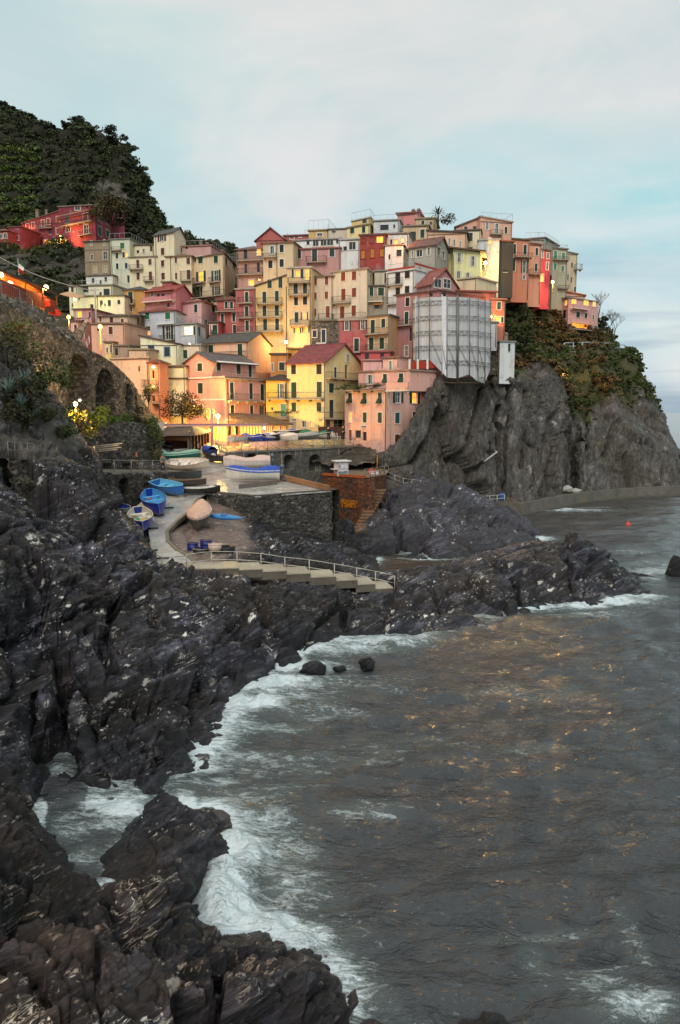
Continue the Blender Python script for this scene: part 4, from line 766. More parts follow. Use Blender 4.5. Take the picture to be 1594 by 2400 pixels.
        mb.tube(r0 + Vector((0, 0, th)), r1 + Vector((0, 0, th)), .11, n=6)
    elif roof == 'hip':
        cs = [T(p, zz + .02) for p, zz in ((a - U * ov - V * ov, zA), (b_ + U * ov - V * ov, zT), (cc + U * ov + V * ov, zT), (d - U * ov + V * ov, zA))]; m = min((b_ - a).length, (cc - b_).length) / 2
        if (b_ - a).length > (cc - b_).length: r0 = T((a + d) / 2 + U * m, zT + rise); r1 = T((b_ + cc) / 2 - U * m, zT + rise)
        else: r0 = T((a + b_) / 2 + V * m, zT + rise); r1 = T((d + cc) / 2 - V * m, zT + rise)
        if (b_ - a).length > (cc - b_).length: mb.quad(cs[0], cs[1], r1, r0); mb.poly([cs[1], cs[2], r1]); mb.quad(cs[2], cs[3], r0, r1); mb.poly([cs[3], cs[0], r0])
        else: mb.poly([cs[0], cs[1], r0]); mb.quad(cs[1], cs[2], r1, r0); mb.poly([cs[2], cs[3], r1]); mb.quad(cs[3], cs[0], r0, r1)
        mb.poly(cs[::-1]); lo_ = [p - Vector((0, 0, .14)) for p in cs]
        for i in range(4): mb.quad(lo_[i], lo_[(i + 1) % 4], cs[(i + 1) % 4], cs[i])
    else:
        ov = min(ov, .22) if roof == 'flat' else ov; t_ = .22
        slab(T(a - U * ov - V * ov, zA + .01), T(b_ + U * ov - V * ov, zT + .01), T(cc + U * ov + V * ov, zT + .01), T(d - U * ov + V * ov, zA + .01), t_)
    rf = mb.build('roof', rm if roof != 'flat' else concrete('%s' % rc, .9), root)
    rr = random.Random(label)
    for k in range(chim):
        mb = MB(); s = rr.uniform(.15, .85); p = T(a.lerp(b_, s) + (cc - b_) * rr.uniform(.3, .6), zT + (rise * .5 if roof[0] in 'gh' else .2)); mb.box(p - Vector((0, 0, .5)), .5, .5, 1.5, math.atan2(U.y, U.x)); mb.box(p + Vector((0, 0, 1.06)), .7, .7, .1, math.atan2(U.y, U.x)); mb.box(p + Vector((0, 0, 1.2)), .44, .44, .22, math.atan2(U.y, U.x))
        mb.build('chimney', stucco('8E7A68'), rf)
    # windows
    for face, u0, u1, v0, v1, code in wins:
        o, e = faces[face]; u = (e - o).normalized(); nn = Vector((u.y, -u.x, 0)); hm = min(tops[face]) - z0; rec = v1 < hm - .05; up = Vector((0, 0, 1))
        k = code[0]; colr = SH.get(code[1:2], SH['g']); mid = (u0 + u1) / 2; hw = (u1 - u0) / 2; iw = hw * (.5 if k in 'oL' else 1)
        w = MB()
        def bx(x0, x1, y0, y1, dn, t): w.obox(o + u * x0 + up * y0 + nn * dn, u * (x1 - x0), up * (y1 - y0), nn * t)
        a0, a1 = mid - iw, mid + iw; s = .1
        if fr and k != 'h':
            bx(a0 - s, a0 + .015, v0 - .02, v1 + s, .003, .035); bx(a1 - .015, a1 + s, v0 - .02, v1 + s, .003, .035); bx(a0 + .016, a1 - .016, v1 - .015, v1 + s, .003, .033); bx(a0 - s - .03, a1 + s + .03, v0 - .1, v0 - .021, .003, .09)
        else: bx(a0 - .03, a1 + .03, v0 - .08, v0 - .005, .003, .06)
        wo_ = w.build('window', fc, root)
        pd = -.14 if rec else .02
        if k in 'oplLh' or k == 'q':
            w = MB(); bx(a0, a1, v0, v1, pd - .03, .03); w.build('pane', lit('FFA838', 2.2) if k in 'lL' else (lit('FFF0D8', 1.8) if k == 'q' else glass_dark()), wo_)
            if k != 'h':
                w = MB(); f_ = min(.07, iw * .2); bx(a0, a0 + f_, v0, v1, pd + .002, .05); bx(a1 - f_, a1, v0, v1, pd + .002, .05); bx(a0 + f_ + .001, a1 - f_ - .001, v0, v0 + f_, pd + .002, .048); bx(a0 + f_ + .001, a1 - f_ - .001, v1 - f_, v1, pd + .002, .048)
                bx(mid - .035, mid + .035, v0 + f_ + .001, v1 - f_ - .001, pd + .002, .046)
                if v1 - v0 > 1.3: vm = v0 + (v1 - v0) * .55; bx(a0 + f_ + .001, mid - .036, vm, vm + .05, pd + .002, .04); bx(mid + .036, a1 - f_ - .001, vm, vm + .05, pd + .002, .04)
                w.build('sash', paint('4A3020') if k == 'l' and code[1:2] == 'n' else paint('DDD6C8'), wo_)
        if k in 'oL':
            sm_ = paint(colr, .6)
            for s0, s1 in ((a0 - iw, a0 - s - .01), (a1 + s + .01, a1 + iw)):
                if s1 - s0 < .08: continue
                w = MB(); bx(s0, s1, v0, v1, .03, .04); nl = max(2, int((v1 - v0) / .22))
                for q_ in range(nl): y_ = v0 + .06 + (v1 - v0 - .12) * q_ / nl; bx(s0 + .06, s1 - .06, y_, y_ + .07, .0705, .025)
                w.build('shutter', sm_, wo_)
        if k in 'cda':
            sm_ = paint(colr, .6); g_ = .01; dn = pd + .04 if rec else .03
            for s0, s1 in (((a0, mid - g_), (mid + g_, a1)) if k in 'ca' else ((a0, a1),)):
                w = MB(); bx(s0, s1, v0, v1, dn, .04); nl = max(2, int((v1 - v0) / .22))
                if k in 'ca':
                    for q_ in range(nl): y_ = v0 + .06 + (v1 - v0 - .12) * q_ / nl; bx(s0 + .06, s1 - .06, y_, y_ + .08, dn + .0405, .025)
                else:
                    for y_ in (.1, .55): bx(s0 + .12, s1 - .12, v0 + (v1 - v0) * y_, v0 + (v1 - v0) * (y_ + .35), dn + .0405, .03)
                w.build('shutter' if k in 'ca' else 'door_leaf', sm_, wo_)
            if k == 'a':      # lower half pushed out
                w = MB(); y1_ = v0 + (v1 - v0) * .45; w.obox(o + u * a0 + up * y1_ + nn * .05, u * (a1 - a0), nn * .42 - up * (y1_ - v0), nn * .03 + up * .02); w.build('shutter', sm_, wo_)
    # balconies: face x0 x1 yfloor hpx kind
    for s in [x for x in B.split(';') if x.strip()]:
        p = s.split(); face = p[0]; x0, x1, yf, hp = map(float, p[1:5]); kind = p[5] if len(p) > 5 else 'b'; prj = float(p[6]) if len(p) > 6 else .85
        o, e = faces[face]; u = (e - o).normalized(); nn = Vector((u.y, -u.x, 0)); up = Vector((0, 0, 1)); sx0, sy = cr(c, x0, yf); sx1, _ = cr(c, x1, yf)
        u0, v0 = on(face, sx0, sy); u1, v1 = on(face, sx1, sy); _, vr = on(face, (sx0 + sx1) / 2, cr(c, 0, yf - hp)[1]); vf = on(face, (sx0 + sx1) / 2, sy)[1]; hr = max(.5, vr - vf)
        w = MB(); w.obox(o + u * u0 + up * (vf - .14) + nn * .004, u * (u1 - u0), nn * prj, up * .14)
        for k in range(max(2, int((u1 - u0) / 1.6))): x_ = u0 + .2 + (u1 - u0 - .4) * k / max(1, int((u1 - u0) / 1.6) - 1); w.obox(o + u * (x_ - .06) + up * (vf - .38) + nn * .004, u * .12, nn * prj * .55, up * .235)
        bo = w.build('balcony', stucco('A89A86' if kind == 'b' else (fr or 'DDD2C0'), .8), root)
        w = MB(); pA, pB = o + u * (u0 + .04) + up * vf + nn * .02, o + u * (u1 - .04) + up * vf + nn * .02; pC, pD = pA + nn * (prj - .06), pB + nn * (prj - .06)
        if kind == 'w':
            for g0, g1 in ((pA, pC), (pC, pD), (pD, pB)):
                e_ = g1 - g0; n2 = Vector((-e_.y, e_.x, 0)).normalized() * .1; w.obox(g0, e_, n2, up * hr)
            w.build('parapet', wm, bo)
        else:
            for g0, g1 in ((pA, pC), (pC, pD), (pD, pB)):
                w.tube(g0 + up * hr, g1 + up * hr, .03, n=5); w.tube(g0 + up * .1, g1 + up * .1, .018, n=4); nb = max(2, int((g1 - g0).length / .17))
                for i in range(nb + 1): pp = g0.lerp(g1, i / nb); w.tube(pp, pp + up * hr, .013, n=4, cap=False)
            w.build('railing', paint(rail, .5), bo)
    for s in [x for x in bands.split(';') if x.strip()]:
        p = s.split(); face = p[0]; o, e = faces[face]; u = (e - o).normalized(); nn = Vector((u.y, -u.x, 0)); v = on(face, *cr(c, (pts[0][0] + pts[1][0]) / 2 if face == 'f' else (pts[1][0] + pts[-1][0]) / 2, float(p[1])))[1]
        w = MB(); w.obox(o + Vector((0, 0, v)) + nn * .003, (e - o), nn * .06, (0, 0, .22 if len(p) < 3 else float(p[2]))); w.build('string_course', stucco(p[3] if len(p) > 3 else 'E6D6C4', .4), root)
    for s in [x for x in pipes.split(';') if x.strip()]:
        p = s.split(); face = p[0]; o, e = faces[face]; u = (e - o).normalized(); nn = Vector((u.y, -u.x, 0)); x_ = on(face, *cr(c, float(p[1]), (top + base) / 2))[0]
        w = MB(); w.tube(o + u * x_ + nn * .08 + Vector((0, 0, .5)), o + u * x_ + nn * .08 + Vector((0, 0, min(tops[face]) - z0 - .1)), .06, n=6); w.build('drainpipe', paint('6E665C'), root)
    if not pipes and rr.random() < .75:
        o, e = faces['f']; u = (e - o).normalized(); nn = Vector((u.y, -u.x, 0)); w = MB(); x_ = (e - o).length - .15; zt_ = min(tops['f']) - z0; w.tube(o + u * x_ + nn * .08 + Vector((0, 0, .5)), o + u * x_ + nn * .08 + Vector((0, 0, zt_ - .1)), .055, n=6); w.tube(o + u * x_ + nn * .08 + Vector((0, 0, zt_ - .1)), o + nn * .12 + Vector((0, 0, zt_ - .02)), .05, n=5); w.build('drainpipe', paint('6E665C'), root)
    if rr.random() < .3:
        w = MB(); p = T(a.lerp(b_, rr.uniform(.2, .8)) + (cc - b_) * .5, zT + (rise if roof[0] in 'gh' else .2)); w.tube(p, p + Vector((0, 0, 1.9)), .02, n=4)
        for k in range(4): w.tube(p + Vector((-.35 + .04 * k, 0, 1.15 + .22 * k)), p + Vector((.35 - .04 * k, 0, 1.15 + .22 * k)), .012, n=4)
        w.build('antenna', metal('8A8A8A'), root)
    for s in [x for x in awn.split(';') if x.strip()]:      # face x0 x1 y projection colour
        p = s.split(); face = p[0]; o, e = faces[face]; u = (e - o).normalized(); nn = Vector((u.y, -u.x, 0)); x0, y = cr(c, float(p[1]), float(p[3])); x1, _ = cr(c, float(p[2]), 0)
        u0, v = on(face, x0, y); u1, _ = on(face, x1, y); pr = float(p[4]); w = MB(); w.obox(o + u * u0 + Vector((0, 0, v)) + nn * .004, u * (u1 - u0), nn * pr + Vector((0, 0, -.3 * pr)), (0, 0, .06)); w.build('awning', paint(p[5], .7), root)
    if para:
        w = MB()
        for p_0, p_1, zz in ((a, b_, 0), (b_, cc, 0)):
            g0 = T(p_0, zT + .24); g1 = T(p_1, zT + .24); w.tube(g0 + Vector((0, 0, para)), g1 + Vector((0, 0, para)), .03, n=5); nb = max(2, int((g1 - g0).length / .9))
            for i in range(nb + 1): pp = g0.lerp(g1, i / nb); w.tube(pp, pp + Vector((0, 0, para)), .02, n=4)
        w.build('roof_railing', paint('B9B9B4'), root)
    return root
# ================================================================ middle (crop B)
HM = 'tall houses in the middle of the village'
house('dusky mauve house with stacked open loggias and one lit window at the village gap', 'B', [(125, 139), (350, 136)], 402, 745, 'B58A7A', 'hip', rise=1.0, rc='7E6458', group=HM, W='f 198 450 28 76 h; f 310 430 34 58 l; f 200 570 22 78 h; f 305 560 24 78 h; f 245 685 42 48 l; f 312 668 16 26 h', B='f 135 348 500 48 b .7; f 135 348 618 48 b .7', pipes='f 132')
house('sand beige house with dark white framed windows and one open pair beside the loggias', 'B', [(345, 137), (598, 134)], 345, 625, 'CDB78E', 'hip', rise=.5, rc='8A6E58', group=HM, fr='EFE8DA', W='f 500 400 38 66 h; f 500 522 38 66 ck; f 420 412 62 66 ow; f 406 532 38 66 ck; f 500 400 36 64 ck', B='f 350 462 474 20', pipes='f 460')
house('narrow deep red house with three green doors opening on small balconies', 'B', [(118, 130), (287, 128)], 742, 1120, 'B4605C', 'flat', rc='B0A090', group=HM, W='f 208 805 30 84 cg; f 208 925 32 84 cg; f 212 1045 30 84 cg', B='f 138 262 856 44 b .7; f 138 262 980 44 b .7; f 138 262 1100 44 b .7', pipes='f 278')
house('golden ochre house with three long railed balconies and paired green doors', 'B', [(285, 129), (547, 126)], 625, 1200, 'E2BE78', 'flat', topA=720, rc='5E5046', group=HM, W='f 490 685 32 88 cg; f 400 695 34 72 cg; f 356 808 32 94 cg; f 460 798 32 88 cg; f 357 920 32 88 cg; f 460 918 34 88 cg; f 362 1036 34 94 cg; f 462 1035 32 98 cg; f 505 1170 36 26 l', B='f 295 510 862 44; f 295 510 974 40; f 297 513 1094 44', pipes='f 540')
house('tall apricot house with lit windows, white top loggia and green doors', 'B', [(547, 127), (748, 125)], 562, 1230, 'E3BC86', 'flat', rc='D5C9B4', group=HM, W='f 632 610 34 54 l; f 712 616 32 90 l; f 670 612 22 80 h; f 592 612 16 74 h; f 617 735 36 88 cg; f 695 730 36 88 cg; f 620 840 34 70 ck; f 695 835 36 70 ck; f 625 975 34 86 cg; f 690 965 58 64 Lg; f 632 1085 62 46 Lk; f 702 1080 60 46 Lk', B='f 556 742 686 36; f 562 730 790 44; f 574 736 1044 44', pipes='f 740')
house('left half of the tall greige house with rust orange shutters and a low roof', 'B', [(747, 128), (928, 127)], 628, 1015, 'D6BFA2', 'hip', rise=.4, rc='8A7460', group=HM, W='f 780 680 30 62 cr; f 875 670 30 68 cr; f 778 798 30 62 cr; f 874 790 30 62 cr; f 775 935 32 68 cr; f 885 930 34 98 cr', B='f 810 930 996 46')
house('right half of the tall greige house with rust orange shutters and grey parapet', 'B', [(912, 127.5), (1212, 124), (1275, 130)], 572, 1005, 'DBC6AA', 'flat', rc='B5A48C', group=HM, W='f 1014 635 36 72 cr; f 1105 627 38 72 cr; f 1016 785 36 96 cr; f 1105 768 38 76 cr; f 1006 935 38 100 cr; f 1102 920 38 88 cr; s 1245 650 10 60 h', B='f 932 1082 856 52; f 935 1205 990 44', pipes='f 925')
house('old grey rubble house with teal shutters under the greige house balcony', 'B', [(750, 125), (985, 123)], 1005, 1270, '8A8378', 'flat', rc='6A6258', group=HM, mat=stonewall('7A746A', 2.2), W='f 775 1112 36 58 cb; f 850 1130 34 108 cb', pipes='f 930', awn='f 795 875 1190 .7 E2D6C4')
house('dusty pink house with three white framed windows and a small balcony, high in the middle', 'B', [(597, 139), (988, 136)], 398, 580, 'C48C86', 'flat', rc='9E5E56', group=HM, fr='F0E8E0', W='f 643 450 38 72 cg; f 775 458 42 104 cg; f 920 432 42 74 cg', B='f 708 878 516 44')
house('white glazed rooftop loggia above the dusty pink house', 'B', [(600, 142), (990, 140)], 322, 400, 'E2DFD8', 'flat', rc='A89A94', group=HM, sink=.6, W='f 785 358 50 50 p; f 850 355 50 50 p; f 905 352 54 50 p; f 720 350 24 40 h; f 965 340 20 40 h')
house('white tiled house wall with broad glass doors left of the dark red tall house', 'B', [(987, 138), (1152, 136)], 325, 545, 'DFDFDC', 'flat', rc='B8B4AC', group=HM, W='f 1090 378 58 66 p; f 1030 400 30 34 h', bands='f 420 .1 B5B5B0')
house('oxblood red house with orange shutters and one glowing top window', 'B', [(1152, 135), (1364, 133)], 285, 590, '9C4038', 'flat', rc='7A4A40', group=HM, W='f 1320 325 58 56 l; f 1255 330 34 46 cr; f 1185 335 30 40 cr; f 1180 450 34 70 co; f 1258 440 34 74 co; f 1336 435 32 64 co', fr='8A3A30')
house('gabled brick red house rising behind the mauve loggias', 'B', [(288, 150), (528, 147)], 325, 420, 'BC5F58', 'gf', rise=2.0, rc='8A5248', group=HM, sink=3)
house('low long red house with two small white windows on the skyline', 'B', [(520, 152), (730, 149)], 292, 380, 'B9605A', 'flat', topA=300, rc='8A4E46', group=HM, W='f 585 312 34 20 p; f 655 298 22 20 p')
house('ochre rooftop block with a wire railing on the skyline', 'B', [(725, 149), (892, 147)], 248, 320, 'CDA966', 'flat', rc='B59A6A', group=HM, W='f 818 285 44 26 p', para=1.6)
house('low dark edged roof terrace between ochre block and yellow tower house', 'B', [(890, 148), (1050, 146)], 240, 330, 'C9B8A4', 'flat', rc='5A504A', group=HM, W='f 935 262 30 16 h')
house('yellow tower house with dark shutters on the skyline', 'B', [(1045, 145), (1236, 142), (1276, 148)], 200, 330, 'E6CE86', 'flat', rc='A88A60', group=HM, W='f 1090 247 32 54 cg; f 1185 243 30 54 cg')
house('yellow roof room under a white pergola frame on the tower house', 'B', [(1085, 147), (1240, 144), (1276, 149)], 142, 202, 'DEC67C', 'flat', rc='D8D4CC', group=HM, sink=.05, W='f 1192 172 34 36 h', para=1.2)
house('grey white flat house with a wide dark window right of the yellow tower house', 'B', [(1268, 143), (1482, 141)], 165, 300, 'C9CCCE', 'flat', rc='9A9894', group=HM, W='f 1358 225 70 46 h; f 1440 215 16 30 h', para=.8)
house('white house with a lit corner window and plants beside the oxblood red house', 'B', [(1362, 134), (1515, 132)], 375, 640, 'DCDAD4', 'flat', rc='8A7E70', group=HM, W='f 1480 438 44 56 h; f 1400 470 16 40 h')
house('pale upper room with glowing windows set back on the white house', 'B', [(1372, 136), (1560, 134)], 275, 380, 'DAD8D0', 'flat', rc='9A8A78', group=HM, sink=.5, W='f 1455 352 34 56 l; f 1508 335 22 34 l; f 1415 350 18 50 h')
house('olive grey house with dark green loggia windows right of the greige house', 'B', [(1215, 126), (1395, 124)], 715, 985, 'A39882', 'flat', rc='5A564E', group=HM, W='f 1250 765 34 78 cg; f 1330 762 50 70 cg; f 1300 890 40 30 h', B='f 1215 1350 842 44 w .6', awn='f 1270 1345 862 .8 D9862E')
house('plain cream wall with a narrow door behind the olive grey house', 'B', [(1275, 129), (1395, 127)], 590, 760, 'CFC0A2', 'flat', rc='9A8E7A', group=HM, W='f 1366 650 18 90 dn')
house('brick pink house with open shutters next to the old rubble house', 'F', [(655, 121), (905, 118)], 40, 420, 'C2605C', 'flat', rc='B5A48C', group=HM, W='f 720 88 70 78 og; f 860 78 70 80 og; f 806 255 42 114 cg', pipes='f 648', B='f 755 905 318 50 b .5')
house('ochre beige house with green doors and two railed balconies beside the mauve house', 'F', [(900, 117), (1090, 114.5), (1200, 119)], -2, 400, 'D0A670', 'flat', rc='6E675E', group=HM, W='f 948 95 38 118 cg; f 1040 65 36 78 cg; f 935 245 42 108 cg; f 1027 240 42 98 cg; f 896 357 36 56 h', B='f 888 1086 160 50; f 905 1078 302 50', pipes='f 1088')
house('low crimson plinth house with dark openings under the ochre beige house', 'F', [(845, 114.3), (1100, 112.8)], 318, 440, 'C2504A', 'flat', rc='A8524A', group=HM, depth=3, W='f 896 357 36 54 h; f 1030 350 34 54 h')
# ================================================================ right (crop C, G)
HR = 'houses on the seaward shoulder of the village'
house('rose pink flat skyline house with thin chimneys at the top of the village', 'C', [(92, 148), (242, 146), (278, 152)], 85, 190, 'D5837C', 'slope', topA=92, rc='9A5A52', group=HR, chim=2)
house('beige terrace house with a big dark opening below the skyline pink house', 'C', [(130, 142), (302, 139)], 172, 345, 'C9AE84', 'flat', rc='8A7A62', group=HR, W='f 190 248 54 70 h; f 262 225 30 58 cg; f 165 170 20 16 h', B='f 130 305 296 16')
house('small tan rooftop room beside the palm on the terrace house', 'C', [(215, 145), (348, 143)], 122, 175, 'C4A87C', 'flat', rc='A8946E', group=HR, sink=1, W='f 265 150 22 30 cg; f 320 155 14 20 h; f 165 168 20 14 h', para=.7)
house('peach wall with a long dark roof edge behind the grey rendered house', 'C', [(300, 141), (560, 138)], 222, 330, 'DDB592', 'slope', topA=208, rc='5E5450', group=HR, W='f 445 280 26 48 ow; f 480 288 26 46 ow; f 520 296 24 40 ow')
house('unpainted grey rendered gable house with small white windows', 'C', [(168, 130), (357, 127), (438, 133)], 300, 460, 'A39E92', 'gs', rise=1.6, rc='7A5A52', group=HR, wear=1.5, W='f 240 358 42 50 p; f 306 345 34 52 ow; s 373 345 24 58 p; s 405 372 18 56 p; f 195 365 14 44 p')
house('butter yellow house with grey open shutters and wide brown eaves', 'C', [(468, 134), (658, 131)], 355, 545, 'EBDD9E', 'slope', topA=325, rc='7A5A48', group=HR, over=.8, W='f 512 388 44 66 ow; f 605 412 44 66 ow; f 507 505 42 48 ow; f 570 510 40 38 ow', pipes='f 474')
house('shaded yellow side wall with a wall lamp left of the butter yellow house', 'C', [(437, 134.5), (470, 134)], 330, 530, 'D6C68A', 'flat', rc='8A6A50', group=HR, depth=6, W='f 446 422 12 20 h')
house('cream house with a dark green door under the pink skyline house with railing', 'C', [(478, 146), (658, 143)], 202, 330, 'DFCFA2', 'flat', rc='6A564A', group=HR, W='f 590 248 28 58 cg; f 588 330 30 24 h', depth=4)
house('tall salmon peach house with wire roof railing, the highest on the right', 'C', [(655, 147), (872, 151)], 152, 270, 'DFA588', 'flat', topA=112, rc='B59A80', group=HR, over=.2, W='f 702 172 32 54 ow; f 768 192 40 68 ow; f 830 202 18 46 cg', B='f 718 800 232 26', para=1.3)
house('peach side wing with a sloping roof line left of the tallest salmon house', 'C', [(490, 153), (660, 147.5)], 112, 215, 'D9A68A', 'slope', topA=188, rc='8A6A5C', group=HR, W='f 557 188 20 22 h; f 618 184 24 18 h', depth=5)
house('house wrapped in pale building sheets beside the bright lamp', 'C', [(640, 140), (783, 138)], 268, 495, 'C9C9C6', 'flat', rc='B0AEA8', group=HR, W='f 720 275 16 40 l', wear=1.6, depth=5)
house('house front veiled in black scaffold netting', 'C', [(781, 139), (880, 140)], 282, 500, '4A4642', 'flat', rc='A5614E', group=HR, wear=.3, depth=5, W='f 825 480 30 14 h')
house('terracotta orange house with dark green shutters and a stone balcony', 'C', [(870, 150), (988, 152)], 272, 545, 'D9825C', 'flat', topA=262, rc='8A6A5A', group=HR, W='f 960 335 22 68 cg; f 890 330 18 68 cg; f 955 450 44 88 og; f 885 435 18 88 cg; f 953 522 18 28 p', B='f 884 1002 386 26', depth=5)
house('lighter apricot orange house with two shuttered windows next to the magenta house', 'C', [(986, 155), (1068, 157)], 305, 580, 'E09A74', 'flat', topA=292, rc='9A5E4A', group=HR, W='f 1040 348 18 50 cg; f 1035 455 18 54 cg', B='f 984 1062 502 30', depth=5)
house('narrow magenta house with white framed windows and a glowing doorway', 'C', [(1066, 160), (1132, 162)], 345, 600, 'C23A4C', 'flat', topA=335, rc='7A5A50', group=HR, W='f 1077 365 18 48 p; f 1115 375 16 40 p; f 1112 445 16 54 p; f 1076 525 20 50 l', depth=5)
house('grey concrete attic block with a wire terrace above the magenta house', 'C', [(965, 164), (1092, 164), (1187, 172)], 255, 345, 'A8A090', 'slope', topA=268, rc='8A7C6E', group=HR, W='s 1108 275 20 30 cm; s 1140 285 16 24 h', para=.8)
house('sage grey house with mint green shutters near the end of the row', 'C', [(1145, 167), (1245, 171)], 335, 615, 'A9A68C', 'flat', topA=322, rc='8A8474', group=HR, W='f 1167 370 22 58 cm; f 1220 385 22 58 cm; f 1165 450 20 44 cm; f 1216 465 20 40 cm', B='f 1148 1252 404 18; f 1178 1250 598 14', depth=6, para=.7)
house('last beige house of the row standing against the open sky', 'C', [(1243, 174), (1312, 178)], 368, 640, 'CBB896', 'flat', topA=352, rc='8A7A66', group=HR, W='f 1250 430 10 34 h; f 1280 440 10 34 h; f 1252 520 10 40 cg; f 1275 540 8 36 h; f 1300 605 14 34 cg', B='f 1290 1336 472 34 b 1.2', depth=7)
house('rose pink villa with glowing windows alone on the headland spur', 'H', [(566, 172), (662, 166), (905, 172)], 205, 440, 'DBA09A', 'flat', topA=212, rc='7E7A74', group='buildings on the headland spur', sink=6, W='f 597 262 18 40 l; f 645 240 18 44 l; s 708 232 36 42 l; s 806 240 38 50 l; s 872 250 24 46 l; s 742 338 30 46 cg; s 806 345 22 42 cg; s 865 355 12 38 cg; f 630 335 28 70 h; s 760 425 130 44 l; s 885 445 26 40 cm', B='s 672 805 290 30 w 1.0; s 640 905 468 30 b 2.0', awn='s 690 850 400 1.2 C9803A', over=.3)
house('tiny roof room with a warm orange tiled roof on the pink villa', 'H', [(640, 174), (795, 173)], 185, 215, 'D9A08A', 'slope', topA=150, rc='C9683A', group='buildings on the headland spur', sink=.2, depth=4)
house('small glowing glazed lean-to at the left of the pink villa', 'H', [(520, 173), (564, 172)], 248, 310, '8A6A4A', 'flat', group='buildings on the headland spur', W='f 542 272 38 48 l', sink=2, depth=3)
house('white house with a red stripe, roof terrace rail and stacked dark balcony doors', 'C', [(28, 124), (206, 121), (432, 129)], 472, 760, 'E0DEDA', 'flat', rc='D8D5D0', group=HR, W='f 95 525 32 82 ck; f 160 500 32 56 ck; f 95 615 32 48 ck; f 158 605 32 48 ck', bands='f 470 .3 A83A30; s 466 .3 A83A30', B='f 28 130 575 46 b .7; f 28 200 700 44 b .7', para=1.0)
house('mauve pink house with arched gable windows behind the white building sheets', 'G', [(-60, 118), (462, 113), (1040, 121)], 205, 1140, 'B27878', 'hip', rise=.8, rc='6A5A52', group=HR, W='f 80 352 50 108 ck; f 68 548 48 148 cg; f 118 755 26 160 h; f 66 955 40 130 p; f 365 268 44 50 h; s 525 262 50 44 h; s 700 275 50 30 h', B='f -60 160 640 60 b .6', bands='f 640 .2 6A5A52')
house('pink roof pavilion with a white triangular gable window above the mauve pink house', 'G', [(190, 119), (372, 116), (690, 120)], 130, 215, 'C08484', 'gs', rise=2.3, rc='9A5A50', group=HR, sink=1, W='s 448 125 86 110 p; s 560 130 88 116 p')
house('plain cream block with a blank front right of the roof pavilion', 'G', [(690, 123), (925, 121), (1168, 126)], 60, 330, 'E3CDA4', 'flat', rc='D0BC98', group=HR, depth=6)
house('orange red wall strip above the right end of the building sheets', 'G', [(690, 119), (1165, 121)], 240, 420, 'C4674E', 'flat', rc='A85A48', group=HR, depth=4, W='f 955 325 40 26 h')
house('small terracotta house with a teal shutter and a glowing room right of the sheets', 'G', [(1095, 120), (1275, 121)], 330, 640, 'C97458', 'flat', rc='C4866E', group=HR, depth=4, W='f 1200 400 48 92 ct; f 1178 565 70 60 l; f 1240 570 30 70 cg')
house('slim white tower annex with one narrow slit right of the sheets', 'G', [(1090, 117.5), (1174, 117)], 605, 935, 'C9CBCC', 'flat', rc='B8B4AC', group=HR, depth=2.5, sink=.2, W='f 1102 690 12 110 h')
house('tall plain white tower on the cliff edge with one dark window', 'G', [(1178, 119), (1208, 116.5), (1390, 118)], 842, 1330, 'D9DADA', 'flat', rc='9A938A', group=HR, sink=.3, W='s 1328 915 34 96 h; s 1298 1262 12 26 h', chim=1, wear=1.1)
house('rough grey stone footing wall under the slim white tower annex', 'G', [(1080, 118), (1210, 118.2)], 935, 1250, '7A746A', 'flat', rc='6A655C', group=HR, depth=2, mat=stonewall('7A7264', 2.4), fr=None, sink=0)
# ---------------------------------------------------------------- scaffold with sheeting (crop G)
s0 = P(*cr('G', 140, 300), 114.6); root = empty('scaffold', (s0.x, s0.y, P(*cr('G', 140, 1230), 114.6).z), 0, 'tall scaffold wrapped in white translucent sheets at the cliff edge', 'scaffold')
xs = [140, 180, 215, 345, 500, 560, 690, 835, 940, 1025, 1095]; ytop = [335, 318, 310, 300, 292, 292, 295, 300, 318, 328, 340]; ybot = [1060, 1070, 1070, 1060, 1215, 1280, 1290, 1240, 1330, 1350, 1180]; Yd = [113.2, 112.6, 112.2, 111.4, 110.8, 110.6, 110.7, 110.9, 111.3, 111.7, 112.4]
top_ = [P(*cr('G', x, y), d) for x, y, d in zip(xs, ytop, Yd)]; bot_ = [P(*cr('G', x, y), d) for x, y, d in zip(xs, ybot, Yd)]
sht = NT('scaffold_sheet'); co_ = sht.coord(scale=(.6, .6, 1.3)); w_ = sht.n.new('ShaderNodeTexWave'); w_.bands_direction = 'Z'; w_.inputs['Scale'].default_value = .32; w_.inputs['Distortion'].default_value = 3; sht.l(sht.coord(), w_.inputs[0])
sht.set('Base Color', sht.mix(sht.noise(sht.coord(scale=(1, 1, .12)), .9, 4, .6), lin('A39E99'), lin('D6D7DA'))); sht.set('Roughness', .6); sht.bump(sht.noise(co_, 1.2, 4), .5, .15); sheet2 = paint('ECEEF2', .6); pm = metal('6A6A68'); warm = stucco('C9B7A6', .5)
